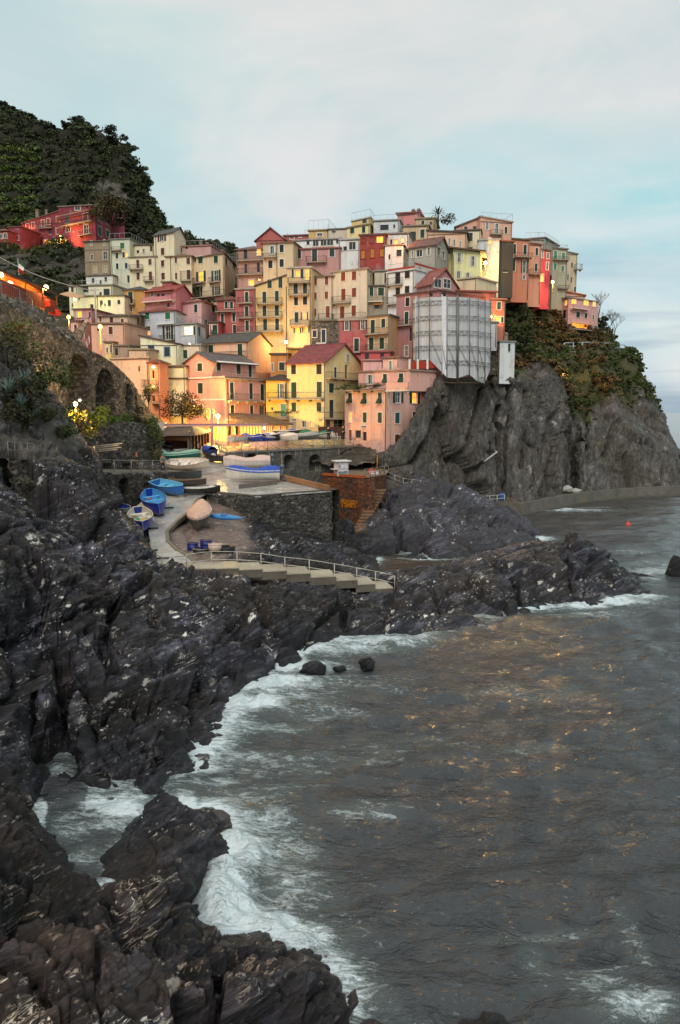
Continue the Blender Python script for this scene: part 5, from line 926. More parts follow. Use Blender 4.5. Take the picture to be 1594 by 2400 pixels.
for i in range(len(xs) - 1):
    a, b_, c_, d_ = bot_[i], bot_[i + 1], top_[i + 1], top_[i]; lo = max(a.z, b_.z) if i not in (7, 8) else None
    rows = []
    for k in range(19):
        v = k / 18; e0, e1 = a.lerp(d_, v), b_.lerp(c_, v); rows.append([e0.lerp(e1, s) + Vector((0, -.07 * math.sin(s * 19 + i) - .05 * math.sin(s * math.pi) * (1 + math.sin(k * .9 + i * 2)), 0)) for s in np.linspace(0, 1, 13)])
    mb = MB(); mb.grid(rows); o = mb.build('sheet', sheet2 if i in (4,) else (warm if i in (0,) else sht.m), root); 
    nrm = (b_ - a).cross(Vector((0, 0, 1))).normalized() * .22; L_ = (d_ - a).length; nz = 7
    for k in range(nz):
        z_t = top_[i].z - .5 - k * 2.02
        if z_t - .5 < max(a.z, b_.z): continue
        e0 = Vector((a.x, a.y, z_t)) + nrm; e1 = Vector((b_.x, b_.y, z_t)) + nrm
        mb = MB(); mb.tube(e0, e1, .035, n=5); mb.tube(e0 - Vector((0, 0, .55)), e1 - Vector((0, 0, .55)), .035, n=5); nn = max(1, int((e1 - e0).length / .8))
        for q in range(nn): f0 = e0.lerp(e1, q / nn); f1 = e0.lerp(e1, (q + 1) / nn); m_ = (f0 + f1) / 2; mb.tube(f0 - Vector((0, 0, .55)), m_, .028, n=4); mb.tube(m_, f1 - Vector((0, 0, .55)), .028, n=4)
        if i != 4: mb.build('truss', pm, root)
    if i > 2: mb = MB(); mb.tube(a.lerp(d_, .42) + nrm, b_.lerp(c_, .1) + nrm, .035, n=5); mb.build('brace', pm, root)
for i in range(len(xs)):
    mb = MB(); mb.tube(bot_[i] + Vector((0, -.25, -.4)), top_[i] + Vector((0, -.25, .3)), .06 if i != 6 else .16, n=6); mb.build('pole', metal('7A7876') if i not in (1, 4) else paint('E6E6E8'), root)
for k in range(4):
    zz_ = top_[4].z - 1.4 - k * 3.4; mb = MB()
    for i in range(3, 9):
        p0_, p1_ = bot_[i], bot_[i + 1]; mb.obox(Vector((p0_.x, p0_.y + .35, zz_)), (p1_ - p0_) * Vector((.985, .985, 0)), (0, .9, 0), (0, 0, .05))
    mb.build('plank_deck', paint('8A7458', .8), root)
# orange mesh fence on the terrace below
root = empty('terrace_fence', P(*cr('F', 1285, 468), 111), 0, 'orange red mesh fence between white posts on the terrace by the scaffold', 'fence'); mb = MB(); p = P(*cr('F', 1285, 466), 110.5); q = P(*cr('F', 1505, 456), 111.5); mb.obox(p, q - p, (0, .03, 0), (0, 0, 1.0)); mb.build('mesh_panel', paint('B83A26', .8), root)
for x in (1268, 1340, 1425): mb = MB(); p = P(*cr('F', x, 468), 110.3); mb.box(p, .28, .28, 1.35); mb.build('post', stucco('D9D2C6'), root)
# ================================================================ left: red mansion on the hill (crop A)
HG = 'houses on the left of the village'
house('long crimson mansion block with two balconies and a lit street lamp at its foot', 'A', [(395, 193), (628, 186), (740, 200)], 158, 412, '8E3440', 'hip', rise=1.2, rc='6B5046', group='crimson houses under the wooded hill',
 W='f 440 205 28 55 h; f 562 198 30 62 cn; f 447 270 32 40 p; f 565 272 30 62 p; f 455 373 24 34 h; f 415 365 18 40 h; s 655 200 22 40 cg; s 655 285 22 60 cg; s 708 220 20 40 cg; s 706 300 20 44 cg', B='f 412 612 236 22; f 530 615 310 26', bands='f 163 .25 8A6A58')
house('crimson attic storey with a flat pale cornice set back on the mansion roof', 'A', [(385, 197), (680, 191)], 112, 165, '863440', 'flat', rc='8A7A6A', group='crimson houses under the wooded hill', W='f 510 135 36 26 p; f 634 130 36 30 og', sink=1, depth=6)
house('crimson end wing with a long balcony running back towards the crag', 'A', [(672, 193), (817, 209)], 118, 330, '94384A', 'flat', rc='7A6252', topA=112, group='crimson houses under the wooded hill', W='f 703 155 20 52 q; f 752 168 20 48 cg; f 787 186 18 44 cg; f 710 215 18 30 cg', B='f 690 805 204 20', depth=6)
house('receding crimson wing with a row of small shuttered windows and arched doors', 'A', [(145, 207), (395, 194)], 152, 388, '88323E', 'flat', rc='6B5046', topA=238, group='crimson houses under the wooded hill', sink=6,
 W='f 182 252 20 34 cr; f 218 245 20 36 cr; f 283 232 22 40 cr; f 318 222 22 40 cr; f 380 208 20 40 cr; f 380 285 22 40 cr; f 330 288 22 36 h; f 222 318 20 36 cr; f 185 328 20 34 cr; f 262 362 18 34 h; f 300 360 22 38 l; f 373 372 18 30 l', B='f 255 350 266 24', chim=3)
house('small red house with white windows at the far left edge of the hill', 'A', [(-60, 190), (57, 188)], 280, 425, '963436', 'hip', rise=1, rc='8A5A4A', group='crimson houses under the wooded hill', W='f 35 315 22 32 p; f 36 373 22 36 p; f 5 320 20 30 p')
house('plain crimson house with one small window beside the far left house', 'A', [(58, 193), (142, 191)], 258, 412, '8C323E', 'flat', rc='7A4A44', group='crimson houses under the wooded hill', W='f 113 330 20 32 p; f 125 402 22 28 h')
# ================================================================ beige rows on the left (crop A)
house('tall bare grey-brown masonry house with thin ledges and small white windows', 'A', [(557, 156), (726, 154)], 345, 585, '9A8468', 'hip', rise=.6, rc='7A6A58', group=HG, fr='C9BBA4', W='f 600 365 20 34 o; f 685 362 22 38 o; f 604 458 20 36 p; f 690 445 26 50 p; f 625 540 24 40 cc; f 690 535 26 44 cc', bands='f 410 .18 8A7862; f 490 .18 8A7862')
house('low white house part with two dark windows below the bare masonry house', 'A', [(566, 150), (742, 149)], 578, 640, 'DAD6C8', 'flat', group=HG, W='f 612 608 18 30 cb; f 695 600 18 28 cb; f 660 620 12 24 h')
house('pale sage house with a lit window beside the bare masonry house', 'A', [(728, 151), (856, 150)], 338, 720, 'C9CBB0', 'flat', rc='7C7A70', group=HG, W='f 803 380 28 38 ce; f 862 350 14 34 h; f 768 446 18 36 cg; f 812 440 18 36 cg; f 830 440 16 34 l; f 770 515 18 38 cb; f 829 512 18 38 cb; f 764 602 22 44 cg; f 846 598 20 48 cg; f 770 690 20 30 cg', pipes='f 735', para=.9, B='f 735 800 412 18')
house('cream house with brown shutters and a half-round balcony, left of the tower house', 'A', [(850, 148), (1032, 146)], 455, 690, 'E3D2AC', 'flat', rc='8A7460', group=HG, W='f 905 500 20 55 cn; f 985 487 22 38 cn; f 907 580 22 48 cn; f 988 580 22 60 cn', B='f 855 942 536 26; f 950 1010 612 26', pipes='f 1022', over=.3)
house('cream rooftop room with two windows above the brown-shuttered house', 'A', [(850, 152), (1010, 151)], 375, 458, 'DDD0AE', 'flat', group=HG, sink=1, W='f 943 415 14 28 p; f 992 400 16 34 h; f 905 420 16 20 h')
house('tall narrow cream tower house with brown shutters and a slate mono roof', 'A', [(1015, 147), (1147, 144), (1222, 150)], 292, 690, 'E5D5B2', 'gs', rise=1.3, rc='5E5A55', group=HG, W='f 1063 330 54 44 on; f 1068 418 24 46 cn; f 1068 497 22 42 cn; f 1071 580 24 44 cn', pipes='f 1028')
house('pink rooftop terrace room with a parapet behind the tower house', 'A', [(1145, 148), (1385, 146)], 382, 450, 'C99A92', 'flat', rc='A8736A', group=HG, sink=1, W='f 1185 412 26 36 p; f 1225 395 16 16 h', chim=2, para=.8)
house('cream house with rust brown shutters between tower house and big ochre house', 'A', [(1095, 145), (1257, 143)], 445, 690, 'E2CDA6', 'hip', rise=.7, rc='8A6A52', group=HG, W='f 1153 475 20 36 cn; f 1236 480 24 42 cn; f 1152 580 24 44 cn; f 1238 570 24 62 cn', B='f 1190 1258 612 60', pipes='f 1122')
house('big ochre cream house with green shutters, one lit window and long balconies', 'A', [(1255, 145), (1472, 140), (1556, 153)], 428, 735, 'E0C59A', 'hip', rise=1.1, rc='7C6250', group=HG, W='f 1283 470 10 36 cg; f 1317 472 28 46 cg; f 1417 470 28 46 cg; f 1320 582 62 66 Lg; f 1419 577 58 70 og; f 1302 680 50 68 og; f 1420 678 50 64 og; s 1485 485 14 50 cg; s 1535 510 14 50 h', B='f 1280 1352 624 30; f 1385 1450 620 30; f 1272 1475 716 34', chim=2)
house('pale cream house with dark shuttered windows behind the wire pole', 'A', [(505, 143), (738, 141)], 640, 730, 'E0D7B4', 'flat', rc='A29A88', group=HG, W='f 565 665 32 40 cg; f 700 685 40 44 h; f 660 700 14 30 h', para=.7)
house('narrow cream house end with a dark shutter above the yellow lit wall', 'A', [(455, 141), (512, 140)], 648, 800, 'DCD6B4', 'flat', group=HG, W='f 476 668 16 34 cg; f 480 770 14 24 h')
house('lime lit wall of a low plain house beneath the narrow cream end', 'A', [(480, 137), (647, 136)], 712, 800, 'DED8A6', 'flat', rc='8A8674', group=HG, W='f 603 780 22 30 h; f 520 730 10 14 h')
house('cream terrace front with three dark round arched openings', 'A', [(645, 136), (818, 135)], 712, 785, 'E2D6BC', 'flat', group=HG, W='f 665 762 18 46 h; f 718 757 20 40 h; f 780 750 18 28 h; f 690 770 10 20 h')
house('mustard orange house with green shutters under a dark overhanging roof', 'A', [(818, 138), (962, 136)], 668, 820, 'CF9440', 'hip', rise=.9, rc='57504A', group=HG, W='f 857 720 30 74 cg; f 857 797 22 28 cg', B='f 822 888 766 26')
house('rose pink house with a solid walled loggia under a red tiled roof', 'A', [(958, 134), (1152, 131), (1256, 138)], 672, 800, 'CF7F86', 'gs', rise=1.2, rc='A04A42', group=HG, W='f 1000 700 20 32 p; f 1040 715 18 36 h; f 1070 712 20 36 h; f 1105 770 18 28 h', B='f 955 1152 746 26 w 1.0', awn='f 960 1145 680 .9 B05A52')
house('small dark rose rooftop room peeping over the rose pink house', 'A', [(1065, 139), (1128, 138)], 622, 680, 'B0545A', 'flat', group=HG, sink=1)
house('pale blue grey house with green shutters, a lit lower window and tiled roof', 'A', [(920, 128), (1152, 125), (1215, 131)], 802, 1010, 'BEC2CC', 'hip', rise=1.0, rc='8E4A40', group=HG, W='f 967 842 30 44 ce; f 1101 840 34 44 ce; f 972 925 30 32 cg; f 972 955 30 26 l; f 1103 950 68 90 og', awn='f 1035 1150 895 .6 E2DED6', B='f 1060 1150 1000 28')
house('pale blue grey lower wing with a bright white lit window and cluttered roof terrace', 'A', [(1150, 124), (1290, 122), (1350, 128)], 893, 1030, 'BCC0C8', 'flat', rc='9A968E', group=HG, W='f 1237 937 62 58 qg; f 1200 937 18 58 cg; f 1277 937 18 58 cg; s 1310 945 16 60 h', para=1.0)
house('washed pink house with dark shutters behind the pale blue grey wing', 'A', [(1200, 134), (1322, 131), (1428, 138)], 740, 880, 'E0AFAA', 'hip', rise=.8, rc='B0776C', group=HG, W='f 1285 792 22 52 cg; f 1330 785 10 44 cg; s 1400 795 22 40 cg; s 1350 880 20 30 cg')
house('brick red house with green shutters and a thin white ledge beside the dark red one', 'A', [(1425, 133), (1568, 131)], 735, 985, 'BF5A50', 'hip', rise=.9, rc='7A4A40', group=HG, W='f 1485 770 20 44 cg; f 1520 770 20 44 cg; f 1460 855 20 58 cg; f 1535 850 20 58 cg; f 1410 930 34 60 cg; f 1540 930 22 60 cg', B='f 1425 1568 812 16')
house('small brick red porch house with an open dark doorway below the washed pink house', 'A', [(1372, 130), (1432, 129)], 885, 985, 'B85650', 'flat', group=HG, W='f 1410 930 38 60 ag; f 1385 930 14 60 cg')
house('dusky pink house with a lit window at the left end above the arcade wall', 'A', [(485, 126), (602, 124)], 800, 960, 'D08E88', 'flat', rc='8A5E54', group=HG, W='f 520 830 30 42 l; f 592 835 16 36 h; f 545 880 20 30 cn', B='f 490 560 880 20')
house('salmon house end with an arched brown shutter just over the arcade wall', 'A', [(465, 118), (512, 117)], 880, 990, 'DFA593', 'flat', rc='7A5A4C', group=HG, W='f 500 928 26 62 cn')
house('buff house with brown shutters under a dark roof, left of the lit dark house', 'A', [(640, 125), (848, 123)], 838, 905, 'D9B493', 'hip', rise=.6, rc='6A5A4C', group=HG, W='f 732 870 26 42 cn; f 803 875 20 30 cn; f 660 860 14 36 cn')
house('peach house with one brown shuttered window lit by the orange pole lamp', 'A', [(600, 119), (818, 117)], 893, 1010, 'E0AC8C', 'flat', rc='9A7A64', group=HG, W='f 727 937 28 50 cn; f 645 925 16 30 h')
house('dark brown house with two glowing orange windows beside the pale blue grey house', 'A', [(815, 127), (925, 126)], 842, 1000, '6E5646', 'flat', rc='5A5048', group=HG, W='f 872 895 28 34 l; f 855 955 32 44 l; f 830 950 14 50 cg', fr='6A5242')
house('long pale lemon house with a sloping dark roof edge and blue framed shutters', 'A', [(925, 119), (1168, 116)], 1030, 1190, 'F0E2B8', 'slope', topA=975, rc='5C4A44', group=HG, fr='7FA0B8', W='f 993 1066 36 62 cb; f 1097 1076 36 60 cb; f 1078 1170 56 40 og', over=.25)
# ================================================================ lower left (crop D)
house('beige block with a flat parapet beside the curve of the arcade wall', 'D', [(545, 112), (848, 109), (862, 112)], 475, 760, 'E2BE98', 'flat', rc='C9A98A', group=HG, W='f 833 610 10 60 h; f 770 560 14 40 h', B='f 818 858 700 50')
house('sandy upper block with a ragged flat roof on the beige block', 'D', [(690, 115), (842, 114)], 408, 480, 'D9B48E', 'flat', rc='A8947E', group=HG, sink=1)
house('grey brown porch with a flat overhanging slab above the beige block', 'D', [(562, 117), (692, 116)], 378, 480, 'A8917A', 'flat', rc='8A7A6A', group=HG, W='f 590 425 24 60 h', over=.22)
house('lemon sliver of a house with a brown door by the orange pole lamp', 'D', [(500, 117), (562, 116)], 352, 480, 'E6C878', 'flat', rc='8A6A50', group=HG, W='f 548 400 16 60 cn; f 516 410 14 40 cn')
house('tiny orange house with stacked balconies and a lamp under its eave', 'D', [(856, 108), (936, 106)], 510, 850, 'DE9468', 'hip', rise=.5, rc='7A4A3A', group='harbour front houses', depth=3, W='f 885 605 18 62 h; f 905 690 14 50 h; f 890 800 16 40 h', B='f 826 925 712 54; f 880 950 832 56')
house('pale lemon strip of a house with open white shutters behind the tiny orange house', 'D', [(915, 112), (1140, 110)], 545, 700, 'EFDDB0', 'flat', group='harbour front houses', W='f 955 575 60 74 ow')
house('yellow house with two green shutters left of the salmon pink house', 'D', [(958, 112), (1142, 110)], 645, 1020, 'F2C464', 'flat', rc='5A4A40', group='harbour front houses', W='f 1022 710 38 80 cg; f 1028 890 38 78 cg', bands='f 800 .18 E9D9B0', pipes='f 966', over=.3)
# ================================================================ harbour front (crop E, F)
house('tall salmon pink house with green shutters behind the boat crane', 'E', [(322, 112), (738, 106), (1168, 114)], 640, 1300, 'EE9C88', 'flat', rc='7A6A60', group='harbour front houses', W='f 478 740 54 108 cg; f 482 960 46 98 cg; s 800 765 42 168 cg; s 995 770 38 165 cg; s 1110 780 38 162 cg; s 806 975 40 128 cg; s 1002 978 34 124 cg; s 1115 975 66 120 og; s 810 1168 84 90 Lg; f 645 1205 80 128 l',
 B='s 590 1172 640 66 b .3; s 745 1212 868 66', bands='f 640; f 865; s 1068', pipes='f 330; s 752', over=.05)
house('salmon pink gabled top storey with a grey roof and white awning over the terrace', 'E', [(322, 112.05), (600, 108), (1042, 115)], 470, 642, 'EC9C8C', 'gf', rise=1.25, rc='6E6460', group='harbour front houses', sink=.05, W='f 472 525 52 80 cg; s 665 525 44 90 cg; s 865 540 38 108 cg; s 985 565 36 120 cg', awn='s 640 1045 462 .7 EDE8E0', pipes='f 318')
house('ochre yellow house under a dark roof between the salmon pink and gabled yellow houses', 'E', [(1150, 113), (1372, 111)], 655, 1290, 'F0B840', 'hip', rise=.9, rc='4E4038', group='harbour front houses', W='f 1310 765 84 144 og; f 1325 965 58 128 cm; f 1210 950 20 30 h', B='f 1168 1362 846 62; f 1170 1385 1046 60')
house('bright yellow gabled house with red tiled roof and green shutters at the piazza', 'F', [(198, 112), (533, 108), (848, 116)], 405, 1045, 'E6CA84', 'gs', rise=2.6, rc='8E4A48', group='harbour front houses', W='f 255 470 44 84 ck; f 478 467 48 88 ck; f 258 650 48 138 cg; f 480 645 46 136 cg; f 258 798 42 78 cg; f 478 798 42 82 cg; f 258 912 40 18 p; f 258 972 42 90 dc; f 345 948 34 54 p; f 415 948 34 54 l; s 726 370 22 68 p; s 620 500 22 98 cb; s 716 490 22 118 h; s 585 632 44 84 cg; s 586 815 40 158 cg; s 545 962 62 110 h; s 645 955 84 96 p',
 B='f 190 522 728 56; s 470 692 898 54; s 535 822 552 50', bands='s 560 .2 E2B070', pipes='f 528')
house('big rose pink house with peeling stucco and green shutters against the foot of the cliff', 'F', [(702, 110), (1068, 104), (1470, 113)], 652, 1112, 'F2AA94', 'flat', rc='A8806E', group='harbour front houses', W='f 750 720 36 88 ag; f 876 722 38 96 ag; f 1010 720 36 98 ag; f 750 886 30 88 lg; f 878 890 36 90 cg; f 1010 892 38 92 cg; f 752 1045 26 98 dr; f 818 1035 50 64 h; f 876 1055 34 78 h; s 1168 715 88 94 og; s 1313 720 88 94 Lg; s 1163 895 42 94 ct; s 1315 892 40 100 cb; s 1160 1082 40 88 dn', pipes='f 1062', over=.2, wear=1.3, sink=1.6, B='f 715 1068 648 56 b .5; f 1068 1272 652 66 w .3')
house('upper storey of the rose pink house set back behind planted terraces', 'F', [(822, 112), (1272, 107.5), (1500, 112)], 482, 655, 'EFA896', 'flat', rc='B08A78', group='harbour front houses', sink=.05, W='f 922 558 70 80 ow; f 1055 548 36 78 ag; f 1195 543 40 78 ag', over=.25)
house('small pink rooftop room with open shutters on the rose pink house', 'F', [(1036, 111), (1178, 109.5), (1262, 112)], 368, 482, 'E9AC9C', 'flat', rc='9A6A5C', group='harbour front houses', sink=.05, W='f 1103 435 46 76 ow', over=.2)
house('low pink terrace wall block beside the small rooftop room', 'F', [(862, 112.5), (1040, 111)], 392, 482, 'EFA8A0', 'flat', rc='C98A80', group='harbour front houses', sink=.05, depth=4)
house('peach gabled house with grey roof and two tall green shutters above the harbour', 'E', [(500, 121), (968, 117), (1198, 125)], 262, 640, 'E9B48C', 'gs', rise=1.5, rc='5E5852', group='harbour front houses', W='f 585 355 52 116 cg; f 883 352 50 128 cg', B='f 480 948 425 56 b .2', bands='f 430 .15 C9542C')
house('greyish beige low house with one dark door under the pale blue grey wing', 'E', [(242, 119), (484, 118)], 302, 470, 'C9B8A0', 'flat', rc='9A968E', group=HG, W='f 325 392 46 90 cg')
house('deep orange terrace house with green door and white balustrade beside the peach gable', 'E', [(1195, 119), (1372, 118)], 395, 620, 'D98B32', 'flat', rc='6A5A48', group='harbour front houses', W='f 1310 515 56 80 cg; f 1210 525 28 84 pw', para=1.0)
house('flat mustard block behind the red tiled roof of the gabled yellow house', 'F', [(205, 120), (320, 119)], 292, 420, 'D9922E', 'flat', rc='A8843A', group='harbour front houses', depth=5)
# ---------------------------------------------------------------- boats
def hull_sections(L_, W_, D_, stern=.8, n=15, m=7):
    rows = []
    for i in range(n):
        t = i / (n - 1)
        b = W_ / 2 * (stern + (1 - stern) * math.sin(min(1, t / .45) * math.pi / 2)) if t < .45 else W_ / 2 * max(.012, 1 - ((t - .45) / .55) ** 2.3)
        if stern < .2: b = W_ / 2 * max(.012, 1 - abs(t - .48) ** 2.4 / .5 ** 2.4)
        sh = D_ * (1 + .38 * max(0, t - .35) ** 1.7 * 2 + .12 * max(0, .3 - t)); kz = D_ * (.02 + .75 * max(0, t - .78) ** 1.6 * 8 * .5); kz = min(kz, sh - .08)
        x = (t - .5) * L_; rows.append([(x, b * math.sin(k / (m - 1) * math.pi / 2) ** .75, kz + (sh - kz) * (1 - math.cos(k / (m - 1) * math.pi / 2)) ** 1.15) for k in range(m)])
    return rows
def boat(label, loc, ang, L_=4.5, W_=1.6, D_=.62, hull='2E62A8', inner='5AA0D8', gun='E8E2D8', cover=None, motor=False, roll=0.0, pitch=0.0, stern=.8, name='rowing_boat', stripe=None, clutter=(), group='boats hauled out at the harbour', cat='boat', full=True):
    root = empty(name, loc, 0, label, cat, group); root.rotation_euler = (roll, pitch, ang); root.rotation_mode = 'XYZ'
    rows = hull_sections(L_, W_, D_, stern); mb = MB()
    g = [[(x, -y, z) for x, y, z in r[::-1]] + [(x, y, z) for x, y, z in r[1:]] for r in rows]; mb.grid(g)
    tr = g[0]; mb.poly([Vector(p) for p in tr]); 
    mb.build('hull', paint(hull, .35), root, True)
    if stripe:
        mb = MB()
        for sgn in (-1, 1):
            mb.grid([[(r[-1][0], sgn * (r[-1][1] + .012), r[-1][2] - .16), (r[-1][0], sgn * (r[-1][1] + .018), r[-1][2] - .03)] for r in rows[:-1]])
        mb.build('stripe', paint(stripe, .4), root, True)
    if full:
        mb = MB()
        ins = [[(x * .985, y * .93, z + .05 if k < 6 else z) for k, (x, y, z) in enumerate(r)] for r in rows]
        mb.grid([[(x, -y, max(z, .16)) for x, y, z in r[::-1]] + [(x, y, max(z, .16)) for x, y, z in r[1:]] for r in ins]); mb.build('interior', paint(inner, .5), root, True)
        mb = MB()
        for sgn in (-1, 1):
            for a, b_ in zip(rows[:-1], rows[1:]):
                p, q = a[-1], b_[-1]; mb.tube((p[0], sgn * p[1], p[2] + .01), (q[0], sgn * q[1], q[2] + .01), .045, n=6)
        p = rows[0][-1]; mb.tube((p[0], -p[1], p[2]), (p[0], p[1], p[2]), .045, n=6); mb.build('gunwale', paint(gun, .5), root, True)
    if cover:
        mb = MB(); cg = []
        for i, r in enumerate(rows):
            t = i / (len(rows) - 1); x, y, z = r[-1]; hgt = (.28 + .1 * math.sin(t * 9)) * min(1, y / (W_ * .3)) * (1.3 if t < .35 else 1)
            cg.append([(x, -y - .04, z - .14)] + [(x, y * s, z + hgt * (1 - abs(s) ** 1.6) + .045 + .03 * math.sin(s * 7 + i)) for s in (-1, -.6, -.2, .2, .6, 1)] + [(x, y + .04, z - .14)])
        mb.grid(cg); mb.build('tarpaulin', paint(cover, .7), root, True)
    elif full:
        for t in (.22, .45, .68):
            r = rows[int(t * 14)]; mb = MB(); mb.box((r[-1][0], 0, D_ * .62), .24, r[-1][1] * 1.8, .04); mb.build('thwart', paint(inner, .6, 0.0, 1.25), root, True)
    if motor:
        x = -L_ / 2; mb = MB(); mb.sphere((x - .25, 0, D_ + .42), .24, .17, .24, 12); mb.tube((x - .25, 0, D_ + .3), (x - .32, 0, .15), .09, .07); mb.box((x - .42, 0, .02), .35, .04, .22); mb.lathe((x - .42, 0, .0), [(.02, 0), (.06, .1), (.02, .2)], 8); mb.box((x - .06, 0, D_ - .2), .16, .24, .3); mb.build('outboard_motor', paint('5E6A78', .35), root, True)
    for (nm, x, y, z, sx, sy, sz, colr) in clutter:
        mb = MB(); mb.sphere((x, y, z + sz / 2), sx / 2, sy / 2, sz / 2, 10); mb.build(nm, paint(colr, .6), root, True)
    return root
def rp(c, x, y, dz=.0): q = RAMP(*cr(c, x, y)); q.z += dz; return q
SLP = -math.atan(.15)
HB = 'boats on the slipway and platform'
boat('large white motorboat under a bright blue tarpaulin with outboard, on the platform', rp('I', 1245, 490, .25), math.pi + .06, 5.3, 1.9, .95, 'DED8CC', 'E8E2D8', 'E8E4DC', '2F55B8', True, 0, 0, .85, 'motorboat', 'A8A08E', group=HB)
boat('white motorboat under a pale pink cover behind the blue covered one', rp('I', 1190, 372, .2), math.pi + .12, 5.0, 1.8, .8, 'D8CCC4', 'E0D8D0', 'E0D8D0', 'E2C0B4', True, group=HB, name='motorboat')
boat('dark grey inflatable boat with pale bundles aboard, beside the pink covered boat', rp('I', 960, 315, .15), math.pi - .5, 3.9, 1.7, .6, '3A3634', '4A4440', '2E2A28', None, False, clutter=(('bundle', -.2, 0, .5, .9, .7, .5, 'D8A898'), ('bundle', .9, .1, .5, .6, .5, .4, 'C9B8A8')), group=HB)
boat('small boat under a deep blue cover at the foot of the crane post', rp('I', 858, 270, .15), math.pi * .5 + .4, 3.6, 1.5, .75, '23305E', '2A3A70', '2A3A70', '2C4CA8', group=HB)
boat('white boat with a dark blue cover nearest the wooden boathouse', rp('M', 540, 690, .2), .12, 5.2, 1.7, .65, 'C9C4BC', 'B8B0A8', '6A6560', '2A3070', group=HB)
boat('black and white striped boat between the blue covered boat and the green one', rp('M', 490, 770, .15), .1, 4.8, 1.6, .55, '4A4644', 'C9B89E', 'E4DED4', None, False, stripe='D8D4CC', group=HB)
boat('dark green boat with a pale green deck cover behind the cream dinghy', rp('M', 540, 900, .2), .05, 5.2, 1.9, .85, '1F5A4C', '7FB09A', '3A7A68', '8FB8A2', group=HB)
boat('cream white dinghy with empty white interior tilted towards the ramp', rp('M', 740, 1100, .7), -.35, 5.0, 2.1, .75, 'D8C8B4', 'E8DCD4', 'E8D4C8', None, False, .32, 0, .5, group=HB)
boat('dark weathered boat lying underneath the cream dinghy', rp('M', 610, 1170, .1), -.25, 4.4, 1.7, .62, '3E4440', '6A5A44', '5A5248', None, False, -.1, group=HB)
boat('small black and white skiff at the corner of the platform wall', rp('I', 800, 590, .1), .15, 3.4, 1.3, .5, '34322E', 'D0CCC8', '4A4640', None, False, .1, clutter=(('bundle', .9, 0, .42, .9, .6, .28, 'DAD6D4'),), group=HB)
boat('narrow brown boat in shadow behind the light blue boat', rp('I', 660, 520, .1), -.2, 4.2, 1.4, .5, '4A4038', '5A4A3C', '7A6A58', group=HB)
boat('light blue rowing boat with a small outboard against the walkway wall', rp('I', 510, 590, .15), -.75, 4.6, 1.9, .8, '2E6CB4', '63B4E4', '7FC4EC', None, True, .16, .1, .7, group=HB, clutter=(('bundle', -.3, .1, .35, .6, .5, .2, 'DAD6CE'),))
boat('royal blue rowing boat with light blue seats and a white fender at its side', rp('I', 385, 735, .2), -1.2, 6.0, 2.1, .95, '2636A0', '4FA4E0', '4A8AD8', None, False, .1, .17, .3, group=HB, clutter=(('fender', 1.0, .85, .4, .22, .22, .4, 'E8E4E0'), ('bundle', -.9, -.3, .5, .5, .4, .3, '9A6A4A')))
boat('white rowing boat with blue trim full of green and yellow gear', rp('I', 265, 880, .2), -1.25, 5.0, 2.0, .8, '2A3C94', 'D6CEC0', 'E4DACA', None, False, .08, .17, .35, group=HB, clutter=(('gear', .1, -.2, .45, 1.0, .3, .2, '1F9A5A'), ('gear', .8, .2, .45, .6, .5, .3, 'D8A42A'), ('gear', -.6, .3, .4, .6, .5, .35, 'DED8D0'), ('fender', .4, .95, .25, .25, .25, .4, 'E8E4E0'), ('gear', -.5, -.4, .4, .5, .4, .3, '8A7A6A')))
q_ = P(*cr('I', 105, 745), 74); boat('little white tender with a blue seat under the dark wall arch', q_, -.75, 3.0, 1.2, .5, 'CFCCC8', '3A58B0', 'D8D4CE', None, False, .25, .1, group=HB)
q_ = G(*cr('I', 778, 845), 4.55); boat('rowing boat under a pale pink sheet, bow pointing down the pink rock', q_ + Vector((0, 0, .15)), -1.5, 5.4, 2.0, .85, '5A5650', 'C9B8A8', 'D8C0B0', 'E0B49C', False, .02, .2, .4, stripe='9A8A7A', group=HB)
# kayak
q_ = G(*cr('I', 990, 835), 4.6); root = empty('kayak', q_ + Vector((0, 0, .15)), 0, 'sky blue closed kayak lying by the platform wall', 'kayak', HB); root.rotation_euler = (.2, .02, -.42); mb = MB(); g = []
for i in range(17):
    t = i / 16; r = .34 * math.sin(math.pi * min(.995, max(.005, t))) ** .7; g.append([((t - .5) * 4.0, r * math.cos(a), .3 + .75 * r * math.sin(a) + .25 * abs(t - .5) ** 2) for a in np.linspace(0, 2 * math.pi, 11)])
mb.grid(g); mb.build('hull', paint('4A90D0', .35), root, True); mb = MB(); mb.lathe((.1, 0, .5), [(.3, .02), (.33, .08), (.27, .1), (.25, .03)], 14); mb.build('cockpit_rim', paint('2A5A94', .4), root, True)
mb = MB(); mb.sphere((-1.75, 0, .42), .2, .12, .08); mb.build('bow_patch', paint('E8A890'), root, True)
